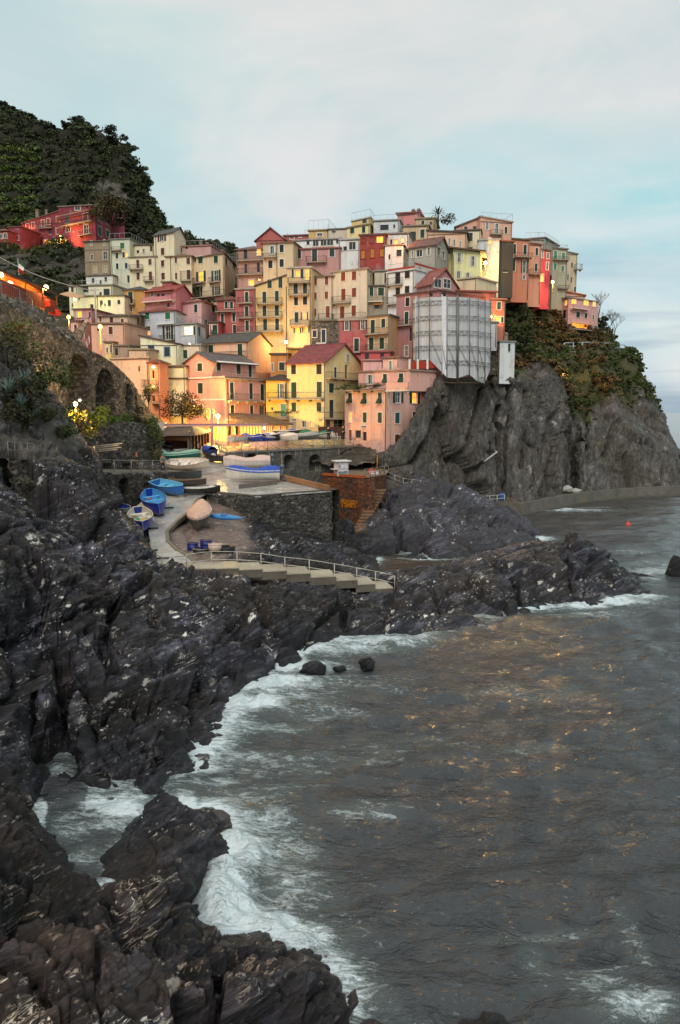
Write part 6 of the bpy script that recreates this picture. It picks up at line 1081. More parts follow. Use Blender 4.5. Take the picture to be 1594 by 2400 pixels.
# boats and gear on the piazza
PB = 'boats parked on the piazza'
def pz(c, x, y, Y): return P(*cr(c, x, y), Y)
for lb, x, y, Y, ang, L_, hc, cv in (('white dinghy with an orange bundle at the left end of the piazza', 140, 335, 96, .9, 3.2, 'D9D4CC', None), ('dinghy under a royal blue cover left on the piazza', 310, 340, 97, -.7, 3.6, '3A4A90', '2E4CA8'), ('black rimmed white inflatable dinghy on the piazza', 455, 325, 98, .35, 4.4, '2A2826', None),
    ('dinghy under a lilac sheet with a blue skirt in front of the lit veranda', 600, 330, 99, 1.0, 4.0, '3A4AA0', 'B8A4B8'), ('dinghy under a cream sheet near the middle of the piazza railing', 730, 325, 100, -.45, 4.6, 'E6D4C4', 'EAD2C2'), ('grey skiff under a pale tarpaulin with a raised dark prow', 960, 310, 101, .25, 5.4, '6A6660', 'A8A49C'),
    ('green and white boat with a dark green canopy near the cafe', 1225, 285, 103, -.3, 4.4, 'C9C4B8', '1F6A4C'), ('small dark boat with a bright blue bundle behind the cream dinghy', 850, 240, 104, 0, 4.4, '3A3430', None)):
    boat(lb, pz('N', x, y, Y), ang, L_, 1.5, .6, hc, 'C9C0B4', '2A2826' if 'black' in lb else 'D8D0C4', cv, False, group=PB, clutter=(('bundle', .2, 0, .5, 1.0, .6, .35, 'D8642E' if 'orange' in lb else '2F55B8'),) if ('orange' in lb or 'bundle behind' in lb or 'blue bundle' in lb) else ())
# drums, tubs and buckets at the ramp foot
def pot(label, c, x, y, z, r, h, colr, kind='tub', rim=None):
    q = G(*cr(c, x, y), z); root = empty(kind, q, 0, label, kind, 'tubs and drums by the rock slab'); mb = MB(); mb.lathe((0, 0, 0), [(.01, 0), (r * .85, 0), (r, h * .5), (r * 1.02, h), (r * .9, h), (r * .85, h * .3), (.01, h * .3)] if kind == 'tub' else [(.01, 0), (r, 0), (r, h * .3), (r * 1.04, h * .33), (r, h * .36), (r, h * .66), (r * 1.04, h * .69), (r, h * .72), (r, h), (.01, h)]); mb.build('body', paint(colr, .5), root, True)
    mb = MB(); mb.lathe((0, 0, h - .03), [(r * 1.0, 0), (r * 1.08, .02), (r * 1.08, .06), (r * .88, .06)]); mb.build('rim', paint(rim or colr, .5), root, True)
pot('blue plastic drum standing at the left of the tubs', 'I', 718, 1135, 3.1, .42, 1.0, '222C78', 'drum'); pot('dark blue drum leaning behind the tubs', 'I', 835, 1085, 3.6, .45, .8, '1E2A74', 'drum'); pot('round pinkish white tub on top of the dark tubs', 'I', 910, 1085, 3.7, .5, .5, 'E0C4B4'); pot('wide black tub in front of the blue drum', 'I', 790, 1125, 3.3, .6, .5, '26262A', rim='8A8A70'); pot('large black tub holding a blue bundle at the right', 'I', 1000, 1110, 3.3, .75, .5, '1F2024'); pot('low black tub between the white tub and the big tub', 'I', 900, 1120, 3.2, .5, .4, '2A2A2E')
# poles lying across the ramp
for i, (x, y, dx) in enumerate(((490, 718, 60), (405, 780, 60), (360, 898, 55), (380, 1092, 30), (450, 1160, 60), (525, 1222, 75))):
    p = rp('I', x - dx, y + 4, .1); q = rp('I', x + dx, y - 2, .1); mb = MB(); mb.tube(p, q, .07); tag(mb.build('skid_pole', paint('3A342E')), ('dark wooden skid pole beside the royal blue boat', 'dark wooden skid pole just below the royal blue boat', 'dark wooden skid pole at the stern of the gear filled boat', 'short dark skid pole at the narrow part of the ramp', 'dark skid pole close behind the railing at the ramp foot', 'lowest dark skid pole lying across the foot of the ramp')[i], 'pole', 'skid poles laid across the slipway')
# ---------------------------------------------------------------- railings, crane, sheds, kiosk, lamps
def rail_fence(label, pts, h, spacing, mat, cross=False, rails=(1.0, .5), group=None, r=.03, net=None, name='railing', post_r=None, cat='railing'):
    root = empty(name, pts[0], 0, label, cat, group); pr = post_r or r * 1.4; segs = []
    for a, b in zip(pts[:-1], pts[1:]):
        n = max(1, round((b - a).length / spacing)); segs += [a.lerp(b, i / n) for i in range(n)]
    segs.append(pts[-1])
    for p in segs: mb = MB(); mb.tube(p, p + Vector((0, 0, h)), pr, n=6); mb.build('post', mat, root)
    for k in rails: mb = MB(); mb.path([p + Vector((0, 0, h * k)) for p in segs], r, 6); mb.build('rail', mat, root)
    if cross:
        for a, b in zip(segs[:-1], segs[1:]):
            mb = MB(); lo, hi = Vector((0, 0, .1)), Vector((0, 0, h - .08)); mb.tube(a + lo, b + hi, .03, n=5); mb.tube(a + hi, b + lo, .03, n=5); mb.build('cross_brace', mat, root)
    if net:
        mb = MB()
        for a, b in zip(segs[:-1], segs[1:]):
            n = 9
            for i in range(n): mb.tube(a.lerp(b, i / n) + Vector((0, 0, .08)), a.lerp(b, i / n) + Vector((0, 0, h)), .008, n=4, cap=False)
        mb.build('mesh_bars', net, root)
    return root, segs
rail_fence('pale railing of crossed bars along the front of the piazza', [p + Vector((0, .15, .06)) for p in pt], 1.05, 1.95, paint('B0A496', .6), True, (1.0, .06), r=.04)
rail_fence('grey mesh railing along the walkway above the dark arch', [P(x, y, Y) + Vector((-.1, .15, .06)) for x, y, Y in wk[:-1]], 1.1, 1.7, metal('9A958C'), False, (1.0, .08), net=metal('8A857C'))
wkl = [P(20, 1074, 48), P(80, 1076, 51), P(150, 1078, 54)]; rail_fence('short wire fence at the top of the tumbledown wall', wkl[:2], 1.0, .8, metal('8A867E'), False, (1.0, .5), r=.02)
st = [P(441, 1346, 52.4), P(447, 1335, 52.7), P(520, 1331, 55.6), P(590, 1335, 56), P(640, 1345, 56.3), P(700, 1350, 56.6), P(770, 1362, 57), P(842, 1372, 57.4), P(905, 1382, 57.8)]
st = [P(438, 1338, 53.2), P(496, 1330, 55.4), P(556, 1330, 55.8), P(612, 1334, 56.2), P(668, 1342, 56.6), P(725, 1348, 57), P(784, 1357, 57.4), P(836, 1366, 57.8), P(880, 1374, 58.2), P(925, 1384, 58.6)]
rail_fence('bent double rope railing running down beside the broad stairs', st, 1.15, 1.9, paint('C4BCAE', .5), False, (1.0, .5), r=.028)
rail_fence('thin metal railing across the foot of the slipway', [P(360, 1332, 52), P(381, 1346, 51.8), P(438, 1340, 53)], 1.1, 1.9, metal('8E8A84'), False, (1.0, .5), r=.024)
rail_fence('brown railing on the pier platform right of the kiosk', [B_ + Vector((0, .2, 0)), B_ + (C_ - B_) * .5 + Vector((0, .1, 0)), C_ + Vector((.4, 2, 0))], 1.0, 1.5, paint('8A7A62'), False, (1.0, .5))
rail_fence('pale railing on the rock path between pier and big rock', [P(905, 1125, 97), P(945, 1142, 98), P(985, 1146, 99.5), P(1005, 1152, 101)], 1.1, 1.6, metal('B4AEA6'), False, (1.0, .5))
b = MB(); pp = [P(885, 1122, 94), P(905, 1126, 97.3), P(945, 1143, 98.3), P(985, 1147, 99.8), P(1008, 1153, 101.5)]; b.grid([[p + Vector((0, -.2, -1.4)) for p in pp], [p + Vector((0, -.2, 0)) for p in pp], [p + Vector((.3, 2, 0)) for p in pp]], False); struct('rock_path', b, concrete('6E655A'))
rail_fence('short white railing low on the quay by the blue drum', [G(1130, 1180, 1.6), G(1182, 1176, 1.6)], 1.0, 1.2, paint('D8D4CC'), False, (1.0, .5))
rail_fence('white balustrade along the lower path edge of the headland spur', [P(1322, 822, 159), P(1385, 820, 161.5), P(1430, 822, 166), P(1464, 826, 171)], 1.5, 2.4, paint('B8BCC0'), False, (1.0, .55), r=.09, name='balustrade')
b = MB(); pp = [P(1318, 822, 158.8), P(1385, 820, 161.3), P(1430, 822, 165.8), P(1466, 824, 171)]; b.grid([[p + Vector((0, -.3, -.5)) for p in pp], [p + Vector((0, -.3, .05)) for p in pp], [p + Vector((0, 3.5, .05)) for p in pp]], False); struct('spur_path', b, concrete('9A968E'))
rail_fence('white zigzag handrail on the steps below the pink villa', [P(1308, 790, 168), P(1326, 772, 169.5), P(1345, 776, 169.5), P(1380, 781, 169.5)], 1.3, 2.2, paint('C4C6C8'), False, (1.0, .5), r=.07)
rail_fence('pipe railing along the cliff path under the headland lamp', [P(1200, 858, 141), P(1250, 862, 145), P(1292, 868, 149)], .8, 3, paint('A89A80'), False, (1.0,), r=.05)
rail_fence('grey iron railing on top of the arcade wall at the far left', [p + Vector((0, .4, .0)) for p in (P(-60, 690, 62), P(0, 718, 64.6), P(44, 735, 67), P(75, 756, 69.6))], 2.0, 3.0, metal('6E7278'), False, (1.0, .1), net=metal('6E7278'))
# crane
cb = RAMP(*cr('M', 1125, 690)); root = empty('boat_crane', cb, 0, 'pale pink boat crane with tall post and long horizontal arm', 'crane'); pk = paint('D8A8A4', .45); hz = P(*cr('M', 1115, 10), cb.y).z; az_ = P(*cr('M', 1115, 258), cb.y).z
mb = MB(); mb.tube(cb - Vector((0, 0, .3)), Vector((cb.x, cb.y, hz)), .17, .15, 12); mb.tube(cb, cb + Vector((0, 0, .25)), .35, .3, 12); mb.build('post', pk, root)
e0 = P(*cr('M', 335, 262), cb.y - 1); e1 = P(*cr('S', 628, 996), cb.y + 1); e0.z = e1.z = az_; mb = MB(); dd = e1 - e0; mb.obox(e0 - Vector((0, .12, .14)), dd, (0, .24, 0), (0, 0, .05)); mb.obox(e0 - Vector((0, .02, .09)), dd, (0, .05, 0), (0, 0, .22)); mb.obox(e0 + Vector((0, -.12, .13)), dd, (0, .24, 0), (0, 0, .05)); mb.build('arm', pk, root)
mb = MB(); mb.obox(e0 - Vector((1.25, .5, .95)), (1.25, 0, 0), (0, 1, 0), (0, 0, 1.25)); mb.obox(e0 - Vector((1.35, .55, -.3)), (1.45, 0, 0), (0, 1.1, 0), (0, 0, .06)); mb.build('motor_box', paint('E4D2C0'), root)
mb = MB(); mb.tube(Vector((cb.x, cb.y, hz - .1)), e0 + Vector((2, 0, .15)), .02, n=5); mb.tube(Vector((cb.x, cb.y, hz - .1)), e1 + Vector((-1, 0, .15)), .02, n=5); mb.build('stay_cable', metal('6A6460'), root)
# boathouse under the trees
bh = [cr('M', *q) for q in ((255, 610), (745, 610), (1055, 600))]; Yb = (91, 90, 101); bp = [P(*q, Y) for q, Y in zip(bh, Yb)]; zb = RAMP(*bh[1]).z - .4; zt = P(*cr('M', 0, 430), 90).z
root = empty('boathouse', (bp[0].x, bp[0].y, zb), 0, 'open wooden boathouse with a dark pitched roof under hanging lamps', 'boathouse'); 
def col(p, z): return Vector((p.x, p.y, z))
mb = MB(); mb.obox(col(bp[0], zb) + Vector((0, 3, 0)), col(bp[1], zb) - col(bp[0], zb), (0, .15, 0), (0, 0, zt - zb)); mb.build('back_wall', paint('8A5A3A', .8), root)
mb = MB(); mb.obox(col(bp[0], zb + 1.35) + Vector((.35, 0, 0)), (bp[1] - bp[0]) * .93 * Vector((1, 1, 0)), (0, .08, 0), (0, 0, zt - zb - 1.5)); mb.build('front_panel', paint('A86A44', .7), root)
for s in (0.02, .97): p = bp[0].lerp(bp[1], s); mb = MB(); mb.box(col(p, zb), .16, .16, zt - zb); mb.build('post', paint('C4B09A'), root)
for i in range(7): p = bp[1].lerp(bp[2], i / 6); mb = MB(); mb.box(col(p, zb - .1), .26, .26, zt - zb + .1); mb.build('post', paint('3E2A1E'), root)
for i in range(6): p = bp[1].lerp(bp[2], (i + .08) / 6); q = bp[1].lerp(bp[2], (i + .92) / 6); mb = MB(); mb.obox(col(p, zb + .05) + Vector((-.1, .1, 0)), (q - p) * Vector((1, 1, 0)), (-.08, 0, 0), (0, 0, 1.15)); mb.obox(col(p, zb + 1.3) + Vector((-.1, .1, 0)), (q - p) * Vector((1, 1, 0)), (-.08, 0, 0), (0, 0, 1.1)); mb.build('side_panel', paint('B08460', .7), root)
mb = MB(); c0 = col(bp[0], zt - .1) + Vector((-1.2, -.9, 0)); c1 = col(bp[1], zt) + Vector((.9, -.9, 0)); c2 = col(bp[2], zt + .1) + Vector((.5, .6, 0)); c3 = c0 + (c2 - c1); r0, r1 = (c0 + c3) / 2 + Vector((1.5, 0, 1.1)), (c1 + c2) / 2 + Vector((-1.6, 0, 1.1))
for f_ in ((c0, c1, r1, r0), (c2, c3, r0, r1)): mb.quad(*f_)
mb.poly([c1, c2, r1]); mb.poly([c3, c0, r0]); mb.quad(c3, c2, c1, c0); mb.build('roof', rooftile('5A5048'), root)
# veranda
va, vb = pz('E', 885, 1290, 103.5), pz('E', 1352, 1285, 106.5); U_ = (vb - va) * Vector((1, 1, 0)); Un = U_.normalized(); bk = Vector((-Un.y, Un.x, 0)); z0 = va.z - .6; zs = P(*cr('E', 0, 1222), 104).z; zh = P(*cr('E', 0, 1122), 104).z
root = empty('veranda', (va.x, va.y, z0), 0, 'glazed restaurant veranda glowing amber at the foot of the salmon pink house', 'veranda'); A0 = Vector((va.x, va.y, z0)); mb = MB(); mb.obox(A0, U_, bk * .2, (0, 0, zs - z0)); mb.obox(A0 + Un * U_.length, bk * 4, -Un * .2, (0, 0, zs - z0)); mb.build('low_wall', stucco('E6B0A2'), root)
Az = Vector((va.x, va.y, zs)); hh = zh - zs; cuts = (0, .47, .53, .70, .74, .87, .9, 1.0)
for i in range(7):
    p = Az + U_ * cuts[i]; u = U_ * (cuts[i + 1] - cuts[i])
    if i in (1, 3, 5): mb = MB(); mb.obox(p, u, bk * .25, (0, 0, hh)); mb.build('pier', stucco('D9A8A0'), root); continue
    fr_ = MB(); n = (7, 0, 4, 0, 3, 0, 3)[i]; fr_.obox(p, u, bk * .1, (0, 0, .08)); fr_.obox(p + Vector((0, 0, hh - .08)), u, bk * .1, (0, 0, .08))
    for k in range(n + 1): fr_.obox(p + u * (k / n) - Un * .04, Un * .08, bk * .1, (0, 0, hh))
    w_ = fr_.build('window', paint('8A5A34'), root); mb = MB(); mb.obox(p + bk * .06, u, bk * .02, (0, 0, hh)); mb.build('pane', lit('FFC060', 1.5), w_)
mb = MB(); zr = P(*cr('E', 0, 1105), 104).z; c0 = A0 * Vector((1, 1, 0)) + Vector((0, 0, zr)) - Un * .3 - bk * .5; c1 = c0 + U_ + Un * 1.2; c2 = c1 + bk * 4.5 - Un * 2.2 + Vector((0, 0, 1.2)); c3 = c0 + bk * 4.5 + Vector((0, 0, 1.5)); mb.quad(c0, c1, c2, c3); mb.quad(c3 - Vector((0, 0, .15)), c2 - Vector((0, 0, .15)), c1 - Vector((0, 0, .15)), c0 - Vector((0, 0, .15))); mb.quad(c0 - Vector((0, 0, .15)), c1 - Vector((0, 0, .15)), c1, c0); mb.quad(c1 - Vector((0, 0, .15)), c2 - Vector((0, 0, .15)), c2, c1); mb.build('roof', rooftile('6A5444'), root)
# cafe canopy posts, menu furniture and sign
root = empty('shop_sign', pz('F', 845, 985, 106.8), 0, 'small white and purple shaped sign above the brown shop door', 'sign'); hf = lambda x, y: pz('F', x, y, 106.85)
mb = MB(); mb.poly([hf(846, 985), hf(904, 985), hf(904, 968), hf(892, 958), hf(884, 948), hf(868, 948), hf(860, 958), hf(846, 968)]); q0_ = len(mb.v); mb.poly([p + Vector((0, .12, 0)) for p in mb.v[:8]][::-1])
for i in range(8): mb.quad(mb.v[i], mb.v[i] + Vector((0, .12, 0)), mb.v[(i + 1) % 8] + Vector((0, .12, 0)), mb.v[(i + 1) % 8])
mb.build('board', paint('E4DCD8'), root); mb = MB(); mb.poly([p + Vector((0, -.015, 0)) for p in (hf(849, 976), hf(901, 976), hf(899, 966), hf(850, 966))]); mb.build('purple_band', paint('4A3468'), root)
# kiosk
k0 = [cr('J', *q) for q in ((716, 525), (752, 533), (848, 528))]; kp = [P(*q, Y) for q, Y in zip(k0, (91.6, 90.2, 91))]; zk = ZP + .03; kz = P(*cr('J', 0, 400), 90.5).z; root = empty('kiosk', (kp[0].x, kp[0].y, zk), 0, 'white ticket kiosk with a flat roof and sailboat picture on the pier', 'kiosk'); a, b_, c_ = [Vector((p.x, p.y, zk)) for p in kp]; d_ = a + c_ - b_; mb = MB()
mb.quad(a, b_, col(b_, kz), col(a, kz)); mb.quad(b_, c_, col(c_, kz), col(b_, kz)); mb.quad(c_, d_, col(d_, kz), col(c_, kz)); mb.quad(d_, a, col(a, kz), col(d_, kz)); mb.build('body', paint('E6DEDE', .5), root)
mb = MB(); u = (c_ - b_).normalized(); v = (a - b_).normalized(); mb.obox(col(b_, kz) - u * .25 - v * .25, u * ((c_ - b_).length + .6), v * ((a - b_).length + .6), (0, 0, .1)); mb.build('roof', paint('F0EAEA'), root)
nn = Vector((u.y, -u.x, 0)); W_ = (c_ - b_).length; Hk = kz - zk
mb = MB(); mb.obox(b_ + nn * .01 + Vector((0, 0, Hk * .5)) + u * .05, u * (W_ - .1), nn * .05, (0, 0, .06)); mb.obox(b_ + nn * .01 + u * .05 + Vector((0, 0, Hk * .05)), u * (W_ - .1), nn * .05, (0, 0, .06)); mb.obox(b_ + nn * .01 + u * (W_ - .12), u * .1, nn * .06, (0, 0, Hk)); mb.obox(b_ + nn * .01, u * .06, nn * .06, (0, 0, Hk)); mb.build('trim', paint('C4C0C4'), root)
mb = MB(); mb.poly([b_ + nn * .02 + u * W_ * s + Vector((0, 0, Hk * t)) for s, t in ((.12, .64), (.26, .64), (.14, .84))]); mb.poly([b_ + nn * .02 + u * W_ * s + Vector((0, 0, Hk * t)) for s, t in ((.08, .60), (.3, .60), (.26, .625), (.1, .625))]); mb.build('sailboat_picture', paint('2E4A9A'), root)
mb = MB(); mb.poly([b_ + nn * .02 + u * W_ * s + Vector((0, 0, Hk * t)) for s, t in ((.06, .1), (.9, .1), (.9, .25), (.06, .25))]); mb.build('sea_picture', paint('7FA0A0'), root); mb = MB(); mb.poly([b_ + nn * .022 + u * W_ * s + Vector((0, 0, Hk * t)) for s, t in ((.06, .26), (.9, .26), (.9, .31), (.7, .34), (.45, .3), (.25, .33), (.06, .3))]); mb.build('coast_picture', paint('4A4A50'), root)
mb = MB(); mb.obox(a + (b_ - a) * .1 + Vector((0, 0, Hk * .45)), (b_ - a) * .8, -u * .6, (0, 0, .08)); mb.build('counter', paint('D8C8BC'), root)
# red and white bundle, white box
root = empty('lifebuoy_stand', P(883, 1116, 93.5), 0, 'red and white life ring hung on a pale box by the pier railing', 'life ring'); mb = MB(); c = P(868 + 3, 1107, 93.5); g = []
for i in range(17):
    t = i / 16 * 2 * math.pi; o_ = Vector((math.cos(t), 0, math.sin(t))); g.append([c + o_ * (.36 + .12 * math.cos(s)) + Vector((0, .12 * math.sin(s), 0)) for s in np.linspace(0, 2 * math.pi, 9)])
mb.grid(g); mb.build('ring', paint('D8321E', .5), root); mb = MB(); mb.box(P(876, 1116, 93.6), 1.1, .4, .55); mb.box(P(876, 1116, 93.6) + Vector((0, 0, .56)), 1.2, .5, .06); mb.build('box', paint('D8D8DC'), root)
mb = MB(); p = P(884, 1112, 94.5); mb.tube(p, p + Vector((0, 0, 2.2)), .06); mb.sphere(p + Vector((0, 0, 2.25)), .1); tag(mb.build('mooring_post', paint('B8782A')), 'ochre yellow post standing by the pier railing', 'post')
mb = MB(); p = G(1176, 1172, 1.6); mb.lathe(p, [(.01, 0), (.32, 0), (.34, .3), (.32, .34), (.32, .66), (.34, .7), (.32, 1.0), (.01, 1.0)]); tag(mb.build('drum', paint('2E5AA8')), 'blue drum standing on the quay behind the big rock', 'drum')
mb = MB(); p = G(1472, 1232, 0); mb.sphere(p + Vector((0, 0, .1)), .35, .35, .35); mb.tube(p + Vector((0, 0, .4)), p + Vector((0, 0, .6)), .06); tag(mb.build('buoy', paint('E0523A')), 'small round red buoy floating on the open water', 'buoy')
# white driftwood / pipe on the cliff
mb = MB(); a_ = P(1130, 1080, 113); b_ = P(1160, 1058, 113.6); mb.tube(a_ + Vector((0, -1.6, 0)), b_ + Vector((0, -1.6, 0)), .12); mb.tube(b_ + Vector((0, -1.6, 0)), b_ + Vector((0, .5, .1)), .1); tag(mb.build('outfall_pipe', paint('C4BEB4')), 'short pale pipe slanting across the dark sea cliff', 'pipe')
for i, (x, y, r, lb) in enumerate(((1335, 1148, 1.1, 'large white boulder at the foot of the cliff crevice'), (1358, 1150, .8, 'smaller white boulder next to the large one on the quay'), (1463, 1125, .6, 'small white block alone on the far end of the quay'))):
    mb = MB(); p = G(x, y + 6, 1.4); mb.sphere((0, 0, 0), r, r * .7, r * .5, 14); k = np.array([tuple(v) for v in mb.v], np.float32); k = k * (1 + .35 * facets(k * 1.5 / r + i * 5, 3)[0])[:, None]; mb.v = [Vector(q) + p + Vector((0, 1.5, r * .3)) for q in k.astype(float)]; tag(mb.build('boulder', concrete('B8B2AA', .9)), lb, 'boulder')
# wooden crates by the retaining wall
root = empty('timber_stack', P(*cr('L', 890, 1110), 74), 0, 'few pale planks stacked on the walkway under the retaining wall', 'timber')
for k in range(4): mb = MB(); p = P(*cr('L', 848 + k * 4, 1100 - k * 18), 74.5); mb.obox(p, (2.6 if k % 2 else 2.3, .2, .25), (0, .4, 0), (0, 0, .1)); mb.build('plank', paint('C9B69A'), root)
# ---- lit terrace restaurant at the far left (crop A) and its flags
ta, tb = P(-60, 655, 66), P(133, 735, 81); tb2 = P(150, 715, 83)
root = empty('terrace_restaurant', ta, 0, 'long orange lit terrace bar with dark sloping canopy and hanging lamps', 'terrace bar'); pA = [P(-60, 660, 68), P(0, 678, 71), P(60, 700, 75), P(100, 712, 78), P(133, 728, 81)]; pT = [P(-60, 618, 68), P(0, 632, 71), P(60, 655, 75), P(100, 672, 78), P(133, 690, 81)]
mb = MB(); off = Vector((-1.6, 1.0, 0)); mb.grid([[p + off for p in pA], [p + off + Vector((0, 0, q.z - p.z + .35)) for p, q in zip(pA, pT)]], False); mb.build('back_wall', stucco('D8803A'), root)
mb = MB(); mb.grid([[p + Vector((.4, -.3, -.1)) for p in pT], [p + Vector((-2.6, 1.2, .6)) for p in pT]], False); mb.grid([[p + Vector((.4, -.3, -.3)) for p in pT], [p + Vector((.4, -.3, -.1)) for p in pT]], False); mb.build('canopy', paint('4A3E38', .8), root)
for i in range(5): mb = MB(); mb.tube(pA[i], pT[i], .07); mb.build('post', paint('6A4A34'), root)
mb = MB()
for a, b_ in zip(pA[:-1], pA[1:]): mb.obox(a - Vector((0, 0, .4)), b_ - a, (0, .1, 0), (0, 0, 1.3))
mb.build('front_screen', paint('8A3E28', .8), root)
for i, (x, y, Y, s) in enumerate(((113, 716, 79.5, .5), (135, 738, 81.5, .6))): mb = MB(); p = P(x, y, Y); mb.box(p + Vector((0, -.6, -.2)), 1.3 * s * 1.5, .5, .4); mb.sphere(p + Vector((0, -.6, .3)), .5, .3, .25, 10); tag(mb.build('flower_box', paint('B8321E', .7)), ('box of red flowers hanging below the right terrace lamp', 'box of red flowers at the end of the terrace awning')[i], 'flower box', 'flower boxes along the lit terrace')
mb = MB(); q0_ = P(140, 690, 82); mb.obox(q0_, (1.7, 0, -.45), (.2, 2, .5), (0, 0, .08)); tag(mb.build('awning', paint('D8A47A', .8)), 'small peach awning at the right end of the lit terrace', 'awning')
def flag(label, pole0, h, pts, cols, w=.0):
    root = empty('flag', pole0, 0, label, 'flag'); mb = MB(); mb.tube(pole0, pole0 + Vector((0, 0, h)), .04); mb.build('pole', metal('B8B4AE'), root); n = len(cols)
    for i, c_ in enumerate(cols):
        mb = MB(); mb.grid([[pts[0].lerp(pts[1], (i + s) / n) + Vector((0, .12 * math.sin((i + s) * 2.2), 0)) for s in (0, .5, 1)], [pts[3].lerp(pts[2], (i + s) / n) + Vector((0, .2 * math.sin((i + s) * 2.2), -.1)) for s in (0, .5, 1)]]); mb.build('stripe', paint(c_, .8), root)
p = P(44, 645, 80); flag('tiny green white red flag on the terrace canopy', p, 1.6, [p + Vector((.05, 0, 1.55)), p + Vector((.05, 0, .3)), p + Vector((.6, 0, .1)), p + Vector((.45, 0, 1.2))], ('2A6A3A', 'E0DCD4', 'B82A2A'))
p = P(199, 822, 92); e = lambda x, y: P(*cr('D', x, y), 92); flag('white and red flag hanging slack beside the orange pole lamp', p, 2.6, [e(372, 285), e(330, 380), e(352, 412), e(378, 330)], ('E4D0D0', 'B87880', 'E4C8C0', 'A86A70'))
# overhead cable and pole
a, b_ = P(-80, 555, 120), P(220, 682, 118); mb = MB(); pts_ = [a.lerp(b_, i / 14) - Vector((0, 0, 1.2 * math.sin(math.pi * i / 14))) for i in range(15)]; mb.path(pts_, .06, 5); tag(mb.build('overhead_cable', paint('B8B0A8')), 'long pale overhead cable sagging down from the upper left', 'cable')
mb = MB(); p = P(226, 740, 119); t_ = P(222, 675, 119); mb.tube(p - Vector((0, 0, 3)), t_, .16, .12); mb.obox(t_ + Vector((-.6, 0, -.3)), (1.2, 0, 0), (0, .12, 0), (0, 0, .12)); tag(mb.build('utility_pole', paint('C9B8AE')), 'pale wooden utility pole carrying the overhead cable', 'pole')
# ---------------------------------------------------------------- lamps
LW, LO = (1.0, .60, .20), (1.0, .46, .13)
def lamp(label, p, h, r=.16, e=300, col=LW, gl='FFE0A0', wall=False, arm=.0, post='6A5A48', ge=6, cat='lamp', grp='lit lamps of the village', light=True, size=.25):
    root = empty('street_lamp' if h > .6 else 'wall_lamp', p - Vector((0, 0, h)), 0, label, cat, grp)
    mb = MB()
    if wall: mb.tube(p + Vector((0, .5, .15)), p + Vector((0, 0, r + .06)), .04); mb.box(p + Vector((0, .5, 0)), .2, .08, .3)
    else: mb.tube(p - Vector((0, 0, h)), p - Vector((0, 0, r * .8)), .06, .05); mb.tube(p - Vector((0, 0, h)), p - Vector((0, 0, h - .4)), .1, .08)
    mb.build('bracket' if wall else 'post', paint(post), root)
    mb = MB(); mb.sphere(p, r, r, r * 1.1, 12); mb.build('lamp_globe', glow(gl, min(ge, 45) * .14), root)
    mb = MB(); mb.lathe(p + Vector((0, 0, r * .85)), [(r * .9, 0), (r * .6, .1), (.04, .16)], 10); mb.build('lamp_cap', paint('4A443C'), root)
    if light:
        l = bpy.data.lights.new('lamp_light', 'POINT'); l.energy = e * (2.9 if col is LO else 1.7); l.color = col; l.shadow_soft_size = size; o = bpy.data.objects.new('lamp_light', l); C.objects.link(o); o.location = p + Vector((0, -r * 2.2, -.1))
lamp('brilliant yellow floodlight on a post in front of the salmon pink house', P(511, 975, 103.2), 4.6, .28, 4200, (1, .62, .14), 'FFEFA8', post='C4B8A8', ge=40)
lamp('white hot floodlight among the shrubs below the first arch', P(177, 947, 70.5), .9, .2, 900, (1, .66, .22), 'FFF2D8', ge=60)
lamp('smaller white lamp fixed above the floodlight by the shrubs', P(187, 938, 71.5), .3, .12, 100, LW, 'FFF0D0', ge=40, light=False)
lamp('orange globe lamp on a tall orange lit pole above the arcade wall', P(235, 766, 99), 5, .26, 1300, LO, 'FFC060', ge=45, post='D88A3A')
lamp('yellow orange lamp behind the left end of the dusky pink house', P(161, 743, 100), 2, .22, 500, LO, 'FFC870', ge=40)
lamp('warm lamp under the eave of the tiny orange house', P(*cr('D', 886, 545), 105.4), .4, .2, 170, LO, 'FFD890', True, ge=40)
lamp('small lamp under the balcony of the tiny orange house', P(*cr('D', 888, 702), 105.2), .3, .13, 60, LO, 'FFC880', True, ge=30)
lamp('left hanging globe lamp of the lit terrace, cut by the picture edge', P(2, 644, 71.5), .5, .24, 500, LO, 'FFD090', True, ge=40)
lamp('globe lamp hanging in the middle of the lit terrace', P(24, 665, 73.5), .5, .24, 400, LO, 'FFE0A8', True, ge=40)
lamp('globe lamp hanging at the right part of the lit terrace', P(108, 674, 78.6), .5, .24, 400, LO, 'FFD898', True, ge=40)
lamp('yellow lamp glowing on the lime lit wall', P(176, 701, 132), .5, .26, 700, (1, .8, .2), 'FFF8C0', True, ge=30)
lamp('orange lamp on a post before the crimson mansion', P(142, 555, 188), 4, .28, 900, LO, 'FFC870', ge=35)
lamp('faint orange lamp at the left wing of the crimson houses', P(53, 553, 200), 2, .22, 700, (1, .25, .05), 'FF7030', ge=12)
lamp('round white lamp on the wall of the golden ochre house', P(*cr('E', 1353, 268), 124), .5, .24, 700, LW, 'FFF4C8', True, ge=45)
lamp('bright globe at the right end of the glowing veranda', P(*cr('E', 1130, 1145), 102.6), .4, .16, 160, LW, 'FFF0B0', True, ge=35)
lamp('blazing lamp in the alley beside the butter yellow house', P(*cr('C', 690, 425), 136), 2, .3, 1000, (1, .6, .15), 'FFF0A0', ge=40)
lamp('blazing lamp before the magenta house and the sage house', P(*cr('C', 1148, 555), 158), 2, .3, 900, (1, .62, .22), 'FFE8A0', ge=40)
lamp('white lamp on a pole over the headland path', P(1298, 859, 144.5), 3.2, .28, 3600, (1, .62, .18), 'FFF6D8', ge=45, post='B8A078')
